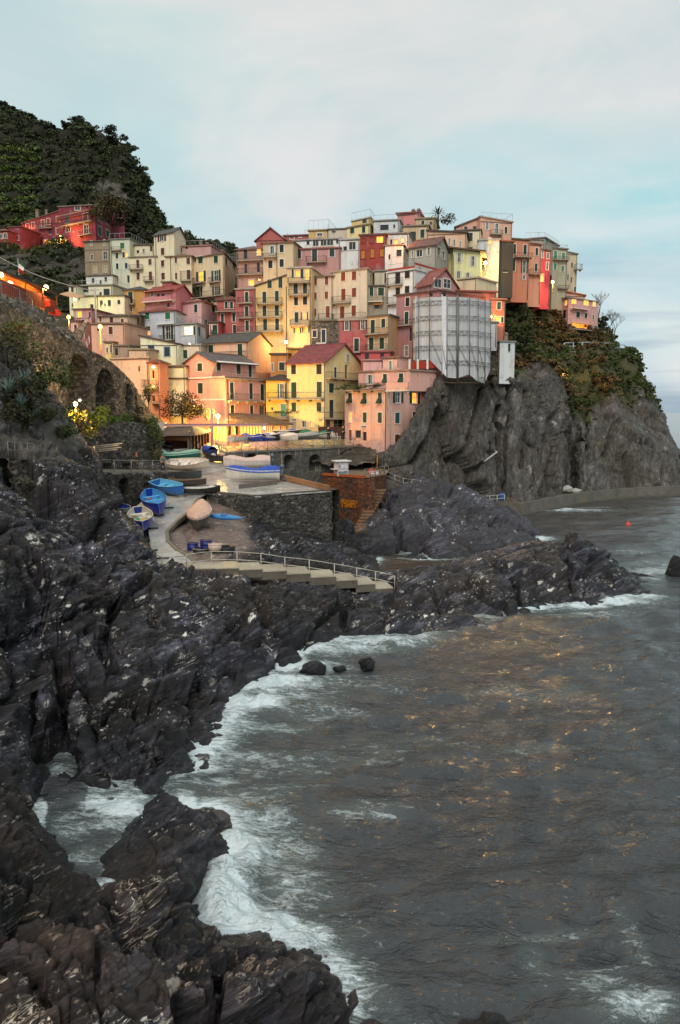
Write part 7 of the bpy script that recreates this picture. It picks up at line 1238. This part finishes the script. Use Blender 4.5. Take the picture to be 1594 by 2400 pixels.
lamp('small yellow lamp on the loggia of the dusky mauve house', P(*cr('B', 313, 664), 133), .3, .14, 120, LO, 'FFC050', True, ge=25)
lamp('orange lamp at the corner of the pale upper room', P(*cr('B', 1508, 328), 131.5), .3, .2, 250, (1, .3, .06), 'FF9040', True, ge=18)
lamp('white lamp on the roof edge under the pale blue grey wing', P(*cr('E', 370, 285), 117), .3, .12, 25, (1, .9, .75), 'FFF8E8', True, ge=20)
lamp('glowing lamp by the small terracotta house at the edge of the sheets', P(*cr('G', 1105, 535), 119), .3, .2, 250, LO, 'FFD080', True, ge=25)
for i, (x, y) in enumerate(((436, 292), (655, 290), (820, 312), (880, 318), (1075, 335))): lamp(('hanging lantern at the left end of the boathouse roof', 'second hanging lantern above the boathouse roof', 'third hanging lantern above the boathouse roof', 'fourth hanging lantern above the boathouse roof', 'hanging lantern at the right end of the boathouse roof, by the crane post')[i], P(*cr('M', x, y), 98), .3, .13, 110, LO, 'FFC050', True, ge=22, light=i in (1, 4))
for i, x in enumerate((205, 240)): lamp(('left yellow lantern hooked on the piazza railing', 'right yellow lantern hooked on the piazza railing')[i], P(*cr('N', x, 378), 91), .3, .13, 80, LO, 'FFD860', True, ge=14, light=False)

# spot beams added at two street lamps to get gold glints on the swell
for px, py, Y in ((1134, 613, 135.5), (1290, 660, 156)):
    l = bpy.data.lights.new('glint_spot', 'SPOT'); l.energy = 26000; l.color = (1, .55, .12); l.shadow_soft_size = 1.4; l.spot_size = R(9); l.spot_blend = .8; o = bpy.data.objects.new('glint_spot', l); C.objects.link(o); o.location = P(px, py, Y) + Vector((0, -2.2, 1.2)); o.rotation_euler = (G(1180, 1570) - o.location).to_track_quat('-Z', 'Y').to_euler()
# ---------------------------------------------------------------- vegetation and people
def leaf_pts(c, rad, n, size, rng, shell=.55):
    d = rng.normal(size=(n, 3)); d /= np.linalg.norm(d, axis=1, keepdims=True); r = rng.uniform(shell, 1, (n, 1)) ** .7; lump = 1 + .28 * np.sin(d[:, :1] * 5 + c[0]) * np.cos(d[:, 1:2] * 4 + c[2] * 2)
    return np.asarray(c)[None] + d * r * lump * np.asarray(rad)[None]
def leaf_mesh(pts, size, rng, aspect=.55):
    n = len(pts); s = size * rng.uniform(.6, 1.35, (n, 1)); u = rng.normal(size=(n, 3)); u[:, 2] *= .7; u /= np.linalg.norm(u, axis=1, keepdims=True); v = np.cross(u, rng.normal(size=(n, 3))); v /= np.linalg.norm(v, axis=1, keepdims=True)
    a = pts - u * s; b_ = pts + v * s * aspect; c = pts + u * s; d = pts - v * s * aspect
    V = np.stack([a, b_, c, d], 1).reshape(-1, 3); Fq = np.arange(n * 4).reshape(n, 4); return V, Fq
def shrub(label, p, rad, n=500, size=.16, a='2C3A1C', b='5E7035', group=None, name='shrub', cat='shrub', lumps=5, seed=0, stems=True):
    rng = np.random.default_rng(seed + int(abs(p[0]) * 97 + abs(p[1]) * 13)); root = empty(name, p, 0, label, cat, group); P_ = []
    for k in range(lumps):
        o = rng.normal(size=3) * np.array(rad) * .5; P_.append(leaf_pts((o[0], o[1], rad[2] * .75 + o[2] * .8), np.array(rad) * rng.uniform(.4, .75), n // lumps, size, rng, .3))
    V, Fq = leaf_mesh(np.concatenate(P_), size, rng); o = link_mesh('foliage', fast_mesh('foliage', V, Fq, leaf(a, b)), root)
    if stems:
        mb = MB()
        for k in range(5): t = k * 1.26; mb.tube((0, 0, -.2), (rad[0] * .5 * math.cos(t), rad[1] * .5 * math.sin(t), rad[2] * .9), .05 + .02 * rad[2], .02, n=5)
        mb.build('stems', bark(), root, True)
    return root
def tree(label, p, h, rad, n=1500, size=.22, a='26331C', b='55642E', group=None, lumps=9, seed=1, name='tree', crown0=.45, rnd='8A6A3A'):
    rng = np.random.default_rng(seed); root = empty(name, p, 0, label, 'tree', group); mb = MB(); mb.tube((0, 0, -.5), (0, 0, h * .5), h * .035, h * .022); P_ = []
    for k in range(lumps):
        t = rng.uniform(0, 6.28); rr = rng.uniform(.15, .8); c = np.array([math.cos(t) * rad * rr, math.sin(t) * rad * rr, h * rng.uniform(crown0, .92)]); mb.tube((0, 0, h * rng.uniform(.3, .5)), tuple(c), h * .015, h * .005, n=5)
        P_.append(leaf_pts(c, np.array([rad, rad, rad * .75]) * rng.uniform(.3, .5), n // lumps, size, rng, .25))
    mb.build('trunk', bark(), root, True); V, Fq = leaf_mesh(np.concatenate(P_), size, rng); link_mesh('crown', fast_mesh('crown', V, Fq, leaf(a, b, 1.2, rnd)), root); return root
def agave(label, p, r, n=22, col='6A7F72', group='agaves on the left bank', seed=0):
    rng = random.Random(seed); root = empty('agave', p, 0, label, 'agave', group); mb = MB()
    for k in range(n):
        t = k * 2.4 + rng.uniform(-.2, .2); e = rng.uniform(.25, 1.35); L_ = r * rng.uniform(.75, 1.1); d = Vector((math.cos(t) * math.cos(e), math.sin(t) * math.cos(e), math.sin(e))); s = Vector((-math.sin(t), math.cos(t), 0)) * r * .085; up = d.cross(s).normalized() * r * .03
        a = Vector((0, 0, .05)); m = a + d * L_ * .55; tip = a + d * L_ - Vector((0, 0, L_ * .12 * math.cos(e))); mb.poly([a - s, m - s * .8, m + up * -1.2]); mb.poly([a - s, a + s, m - up * 1.2]); mb.poly([a + s, m + s * .8, m - up * 1.2]); mb.poly([m - s * .8, tip, m - up * 1.2]); mb.poly([m + s * .8, m - up * 1.2, tip])
    mb.build('leaves', paint(col, .6), root, True); return root
# shrubs and agaves on the left bank
BK = 'shrubs on the left bank'
bank = [(20, 830, 55, 2.6, '2E2A1C', '54502C', 'big dark brown green bush at the left picture edge under the leftmost arch'), (58, 815, 58, 1.6, '2C3A1C', '6F7F3A', 'bright green bush beside the leftmost arch'), (95, 880, 58, 1.5, '2C3A1E', '66743A', 'mid green bush above the lower agaves'), (35, 890, 54, 1.6, '2E2A1E', '4E4A2C', 'dry brown bush between the agaves'), (75, 940, 55, 1.5, '30301C', '5A5A30', 'olive bush over the pale boulder'), (130, 960, 60, 1.3, '2C3A20', '6A7A40', 'small green bush near the white floodlight'), (125, 1005, 58, 1.0, '2A321C', '5A6438', 'low bush trailing over the pale boulder'), (0, 940, 52, 1.3, '2E2A1E', '4A4630', 'dark scrub at the left edge under the agaves'),
    (110, 925, 59, 1.1, '2E3A22', '5F6E3C', 'round bush between floodlight and agaves'), (40, 960, 53, 1.1, '2A2A1C', '4E4E2E', 'low brown scrub in front of the olive bush')]
for i, (x, y, Y, r, a, b_, lb) in enumerate(bank): shrub(lb, P(x, y + 25, Y) - Vector((0, 0, .4)), (r, r, r * .85), 900, .13, a, b_, BK, seed=i)
for i, (x, y, Y, r, lb) in enumerate(((60, 905, 54, 1.5, 'largest grey green agave with upright spikes'), (20, 915, 52, 1.2, 'grey agave at the left edge of the bank'), (48, 950, 53, 1.1, 'agave below the largest one, in the dry scrub'), (110, 985, 57, 1.3, 'agave leaning over the pale boulder'), (142, 1010, 60, 1.0, 'lowest agave on the right of the bank'), (78, 975, 55, 1.0, 'small agave tucked under the olive bush'))): agave(lb, P(x, y + 6, Y - .8), r, seed=i)
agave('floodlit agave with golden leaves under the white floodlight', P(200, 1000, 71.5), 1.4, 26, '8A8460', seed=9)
LS = 'shrubs along the foot of the arcade wall'
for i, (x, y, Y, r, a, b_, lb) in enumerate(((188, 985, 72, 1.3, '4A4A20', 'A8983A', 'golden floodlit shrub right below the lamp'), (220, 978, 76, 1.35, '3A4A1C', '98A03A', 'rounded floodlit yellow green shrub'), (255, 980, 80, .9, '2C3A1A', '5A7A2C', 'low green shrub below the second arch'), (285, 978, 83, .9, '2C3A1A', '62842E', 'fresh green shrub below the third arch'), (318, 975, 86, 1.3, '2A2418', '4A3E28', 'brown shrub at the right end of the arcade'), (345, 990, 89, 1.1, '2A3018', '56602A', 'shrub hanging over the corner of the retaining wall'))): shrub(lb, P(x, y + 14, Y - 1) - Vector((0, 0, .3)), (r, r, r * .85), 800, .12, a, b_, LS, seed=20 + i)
shrub('ivy like shrub creeping down the retaining wall end', P(362, 1050, 86), (.9, .8, 1.6), 600, .12, '2C3A1A', '5A6A2C', LS, seed=31); shrub('small bush on the ledge beside the boat with dark blue cover', P(372, 1075, 86), (.8, .7, .8), 400, .1, '3A3A1C', '7A6A34', LS, seed=32)
shrub('potted creeper on the wall of the tiny orange house', P(348, 940, 104.5), (1.1, .7, 1.3), 500, .12, '1E3018', '3A5A2C', 'creepers and potted plants', seed=33)
tree('small spreading tree with russet leaves in front of the salmon pink house', P(428, 1003, 103.5), 4.6, 3.6, 2600, .15, '2A2A16', '5A4A24', None, 14, 5, 'tree', .35, '9A5A2A')
shrub('white flowering potted shrub next to the yellow floodlight', P(486, 985, 103), (.8, .6, 1.0), 400, .1, '5A5A3A', 'B8A88A', 'creepers and potted plants', seed=35)
for i, (x, y, Y, lb) in enumerate(((725, 645, 106.5, 'row of potted plants at the left of the rose pink terrace'), (850, 640, 105.8, 'dark leafy pots in the middle of the rose pink terrace'), (965, 632, 105.2, 'pale green pots near the open shutters of the terrace'), (1345, 1010, 106, 'red flower pots on the balcony of the ochre yellow house'))):
    c_ = ('F', 'F', 'F', 'E')[i]; shrub(lb, pz(c_, x, y, Y), (1.2, .35, .45), 420, .09, '26331C', '5A6A3A', 'creepers and potted plants', seed=40 + i, stems=False)
# palm on the skyline
p = P(*cr('C', 368, 150), 141); root = empty('palm_tree', p, 0, 'small spiky palm on the skyline roof terrace', 'palm tree'); mb = MB(); mb.tube((0, 0, -1), (0, 0, 1.2), .18, .14); mb.build('trunk', bark(), root, True); mb = MB()
for k in range(26):
    t = k * 2.4; e = .1 + 1.2 * (k / 26); d = Vector((math.cos(t) * math.cos(e), math.sin(t) * math.cos(e), math.sin(e))); s = Vector((-math.sin(t), math.cos(t), 0)) * .12; a = Vector((0, 0, 1.2)); m = a + d * 1.1; tip = a + d * 2.0 - Vector((0, 0, .7 * math.cos(e))); mb.poly([a, m - s, m + s]); mb.poly([m - s, tip, m + s])
mb.build('crown', leaf('2A3220', '5A6040'), root, True)
shrub('tuft of roof garden shrubs right of the palm', P(*cr('C', 430, 160), 140), (1.6, .8, .8), 500, .14, '2E2A22', '5A4E3A', 'creepers and potted plants', seed=50)
# bare trees beside the pink villa
def bare(label, p, h, seed):
    rng = random.Random(seed); root = empty('bare_tree', p, 0, label, 'tree', 'leafless trees on the spur'); mb = MB()
    def br(a, d, L_, r, k):
        b_ = a + d * L_; mb.tube(a, b_, r, r * .6, n=5)
        if k:
            for _ in range(3 if k > 1 else 4): br(b_ if rng.random() < .6 else a.lerp(b_, .7), (d + Vector((rng.uniform(-.8, .8), rng.uniform(-.8, .8), rng.uniform(-.1, .6)))).normalized(), L_ * .72, r * .6, k - 1)
    br(Vector((0, 0, 0)), Vector((.1, 0, 1)), h * .36, h * .02, 4); mb.build('branches', bark('8A7A70'), root, True)
bare('pale bare tree with fanned twigs right behind the pink villa', P(1400, 765, 176), 7.5, 3); bare('spreading bare tree at the tip of the spur', P(1438, 800, 174), 7, 5); bare('thin bare tree above the sea on the spur edge', P(1425, 790, 178), 6, 8)
tree('dark evergreen bush tree beside the pink villa steps', P(1412, 785, 172), 4, 1.9, 900, .2, '1E281A', '3A4630', None, 7, 12)
tree('tree with broad dark crown in front of the crimson end wing', P(262, 562, 184), 9, 5.5, 2200, .32, '2A2C18', '5A4E26', None, 12, 15)
# scrub covering hill and headland (stuff)
def scrub(name, HPn, HNn, weight, n, size, leafsize, per, mat, seed, flat=.6):
    rng = np.random.default_rng(seed); nv, nu = HPn.shape[:2]; w = weight.ravel().copy(); e1 = np.linalg.norm(np.gradient(HPn, axis=0), axis=2); e2 = np.linalg.norm(np.gradient(HPn, axis=1), axis=2); w = w * (e1 * e2).ravel(); w /= w.sum()
    idx = rng.choice(nv * nu, n, p=w); c = HPn.reshape(-1, 3)[idx] + HNn.reshape(-1, 3)[idx] * .2 + rng.normal(size=(n, 3)) * .3; r = size * rng.uniform(.35, 1.0, n) ** 1.6 + size * .18
    d = rng.normal(size=(n, per, 3)); d /= np.linalg.norm(d, axis=2, keepdims=True); d[:, :, 2] = np.abs(d[:, :, 2]) * flat + .1; pts = (c[:, None] + d * r[:, None, None] * rng.uniform(.45, 1, (n, per, 1))).reshape(-1, 3)
    V, Fq = leaf_mesh(pts, leafsize, rng, .7); o = link_mesh(name, fast_mesh(name, V, Fq, mat)); o['kind'] = 'stuff'; return o
vm = vegH(HP[::1]); pxm = HP[:, :, 0] / HP[:, :, 1] * F + 797
sel = fbm(HP.reshape(-1, 3) * .1, 3, 77).reshape(vm.shape)
scrub('headland_scrub', HP, HN, vm * (pxm > 1010) * (.25 + sstep(-.2, .4, sel)) * (HP[:, :, 1] < 190), 2000, 1.1, .22, 44, leaf('262E1A', '566230', .22, '6A5E36'), 5)
scrub('headland_bracken', HP, HN, vm * (pxm > 1150) * sstep(.1, .5, -sel) * (HP[:, :, 1] < 175), 420, 1.1, .28, 36, leaf('3E3220', '7A6038', .3, '96764A'), 6)
vw = vegW(WP); pw_ = WP[:, :, 0] / WP[:, :, 1] * F + 797
scrub('hill_scrub', WP, WN, (vw * .98 + .02) * np.where((pw_ < 190) & (WP[:, :, 1] > 203) & (WP[:, :, 1] < 262), .12 + (np.abs(np.mod(WP[:, :, 2] + .02 * WP[:, :, 0], 5.0) - 2.5) < 1.5), 1) * (WP[:, :, 1] < 312), 9500, 1.25, .34, 34, leaf('22261A', '525A34', .09, '66603A'), 7, .7)
ter = vw * (pw_ < 125) * (np.abs(np.mod(WP[:, :, 2] + .01 * WP[:, :, 0], 4.2) - 2.1) < .55) * (WP[:, :, 1] > 205) * (WP[:, :, 1] < 250)
scrub('terrace_vines', WP, WN, ter + 1e-9, 1500, 1.0, .4, 30, leaf('3A4A20', '70803A', .12, '7A7A3A'), 8, .9)
sk = [(28, 264, 272, 4), (62, 284, 268, 5), (75, 286, 267, 4), (98, 297, 262, 3), (128, 306, 258, 3), (158, 303, 254, 4), (182, 296, 252, 5), (194, 297, 251, 4.5), (214, 316, 249, 3.5), (262, 348, 243, 5), (278, 352, 242, 9), (298, 392, 239, 5), (313, 420, 236, 4.5), (335, 448, 233, 4.5), (352, 498, 231, 4), (378, 522, 229, 4), (440, 575, 229, 5), (10, 256, 275, 4)]
for i, (x, y, Y, h) in enumerate(sk): tree('dark tree on the hill skyline, one of a ragged row', P(x, y, Y) - Vector((0, 0, 1.5)), h, h * .42, 700, .34, '12160E', '262C1A', 'trees along the hill skyline', 6, 60 + i)
# ---------------------------------------------------------------- people
def person(label, p, face, h=1.72, jacket='2A2A30', trousers='24242A', skin='C49070', hair='2A2018', pose='stand', hood=False):
    root = empty('person', p, face, label, 'person'); k = h / 1.72
    J = dict(pel=(0, 0, .92), spine=(0, .0, 1.12), chest=(0, -.01, 1.34), neck=(0, 0, 1.5), head0=(0, -.02, 1.58), head1=(0, -.02, 1.7))
    fw = .28 if pose == 'lean' else .06; az = 1.02 if pose == 'lean' else .82
    if pose == 'lean': J['chest'] = (0, -.1, 1.3); J['neck'] = (0, -.15, 1.44); J['head0'] = (0, -.2, 1.5); J['head1'] = (0, -.24, 1.62)
    V = [J['pel'], J['spine'], J['chest'], J['neck'], J['head0'], J['head1']]; R_ = [.15, .14, .16, .06, .095, .075]; E = [(0, 1), (1, 2), (2, 3), (3, 4), (4, 5)]
    cz = J['chest']
    for s in (-1, 1):
        i = len(V); V += [(s * .17, cz[1], cz[2] + .06), (s * .24, cz[1] - fw * .3, cz[2] - .2), (s * .22, cz[1] - .1 - fw, az), (s * .22, cz[1] - .14 - fw, az - .06)]; R_ += [.075, .055, .04, .035]; E += [(2, i), (i, i + 1), (i + 1, i + 2), (i + 2, i + 3)]
        for f_, (dx, l) in enumerate(((-.035, .065), (-.012, .08), (.012, .078), (.034, .06))): V += [(s * .22 + dx, cz[1] - .15 - fw - .02, az - .09), (s * .22 + dx, cz[1] - .16 - fw, az - .09 - l)]; R_ += [.01, .008]; m = len(V); E += [(i + 3, m - 2), (m - 2, m - 1)]
        V += [(s * (.22 - .05), cz[1] - .19 - fw, az - .07)]; R_ += [.01]; E += [(i + 3, len(V) - 1)]
        i = len(V); st_ = .08 * s if pose == 'walk' else .02; V += [(s * .1, 0, .84), (s * .11, -st_ - .02, .48), (s * .11, st_ * .6, .08), (s * .12, st_ * .6 - .16, .04)]; R_ += [.09, .065, .045, .04]; E += [(0, i), (i, i + 1), (i + 1, i + 2), (i + 2, i + 3)]
    def skin_mesh(name, sel, mat, grow, par):
        me = bpy.data.meshes.new(name); mp = {a: n for n, a in enumerate(sel)}; me.from_pydata([tuple(c * k for c in V[a]) for a in sel], [(mp[a], mp[b_]) for a, b_ in E if a in mp and b_ in mp], []); o = link_mesh(name, me, par); md = o.modifiers.new('Skin', 'SKIN'); md.use_smooth_shade = True
        for n, a in enumerate(sel): r = R_[a] * grow * k; me.skin_vertices[0].data[n].radius = (r, r * (.8 if a in (0, 1, 2) else 1)); me.skin_vertices[0].data[n].use_root = (n == 0)
        o.modifiers.new('Sub', 'SUBSURF').levels = 1; me.materials.append(mat); return o
    b = skin_mesh('body', list(range(len(V))), paint(skin, .6), 1.0, root); la = 6; na = (len(V) - 6) // 2
    arms = [6 + s * na + q for s in (0, 1) for q in (0, 1, 2)]; legs = [6 + s * na + 13 + q for s in (0, 1) for q in (0, 1, 2)]
    skin_mesh('jacket', [0, 1, 2] + arms, paint(jacket, .8), 1.18, root); skin_mesh('trousers', [0] + legs, paint(trousers, .8), 1.16, root)
    mb = MB(); hz = V[5]; mb.sphere((hz[0] * k, (hz[1] + .02) * k, (hz[2] - .02) * k), .105, .12, .11, 10); mb.build('hood' if hood else 'hair', paint(jacket if hood else hair, .8), root, True)
    mb = MB(); hz = V[4]; mb.sphere((0, (hz[1] - .1) * k, (hz[2] + .02) * k), .018, .025, .022, 6); mb.build('nose', paint(skin, .6), root, True)
    for s in (-1, 1): mb = MB(); mb.sphere((s * .035, (hz[1] - .088) * k, (hz[2] + .05) * k), .012, .01, .01, 6); mb.build('eye', paint('1A1614'), root, True)
    mb = MB(); mb.box((0, (hz[1] - .09) * k, (hz[2] - .04) * k), .045, .012, .01); mb.build('mouth', paint('8A4A40'), root, True)
q = P(382, 1106, 77.4); person('person in a grey hooded jacket leaning on the walkway railing', q, .4, 1.8, '7A7674', '3A3A40', hood=True, pose='lean')
q = P(321, 1104, 76.2); person('person in a dark coat with an orange scarf walking on the walkway', q, 1.2, 1.7, '3A2A24', '2A2624', 'C47A50', 'B85A30', 'walk')
q = pz('F', 560, 1092, 101); person('person in black standing by the cafe tables on the piazza', q, 2.6, 1.85, '1E1A1C', '1A181A')
q = pz('F', 688, 1090, 102); person('person in dark blue standing at the corner of the rose pink house', q, 2.0, 1.95, '1C1E2A', '1A1A20', hair='1A1614')
# cafe furniture
for i, (x, y) in enumerate(((577, 1085), (600, 1085), (628, 1088), (650, 1088))):
    p = pz('F', x, y, 101.5); root = empty('cafe_chair', p, .6 * i, ('white cafe chair nearest the person in black', 'white cafe chair second from the person in black', 'white cafe chair beside the low white posts', 'white cafe chair nearest the rose pink house corner')[i], 'chair', 'white cafe chairs on the piazza'); w_ = paint('E0D8CC')
    mb = MB(); mb.box((0, 0, .43), .42, .42, .04); mb.build('seat', w_, root, True); mb = MB(); mb.obox((-.21, .19, .47), (.42, 0, 0), (0, .03, 0), (0, .06, .45)); mb.build('backrest', w_, root, True)
    for sx in (-.19, .19):
        for sy in (-.19, .19): mb = MB(); mb.tube((sx, sy, 0), (sx, sy, .43), .02); mb.build('leg', w_, root, True)
pA_ = pz('F', 475, 1080, 103); pB_ = pz('F', 700, 1085, 104); root = empty('cafe_screen', pA_, 0, 'brown wooden screen around the cafe terrace on the piazza', 'screen'); mb = MB(); mb.obox(pA_, (pB_ - pA_) * Vector((1, 1, 0)), (0, .1, 0), (0, 0, 1.6)); mb.build('panel', paint('5A3220', .7), root)
for s in (0, .33, .66, 1): mb = MB(); p = pA_.lerp(pB_, s); mb.box(Vector((p.x, p.y - .05, pA_.z)), .12, .12, 1.8); mb.build('post', paint('4A2A1A'), root)
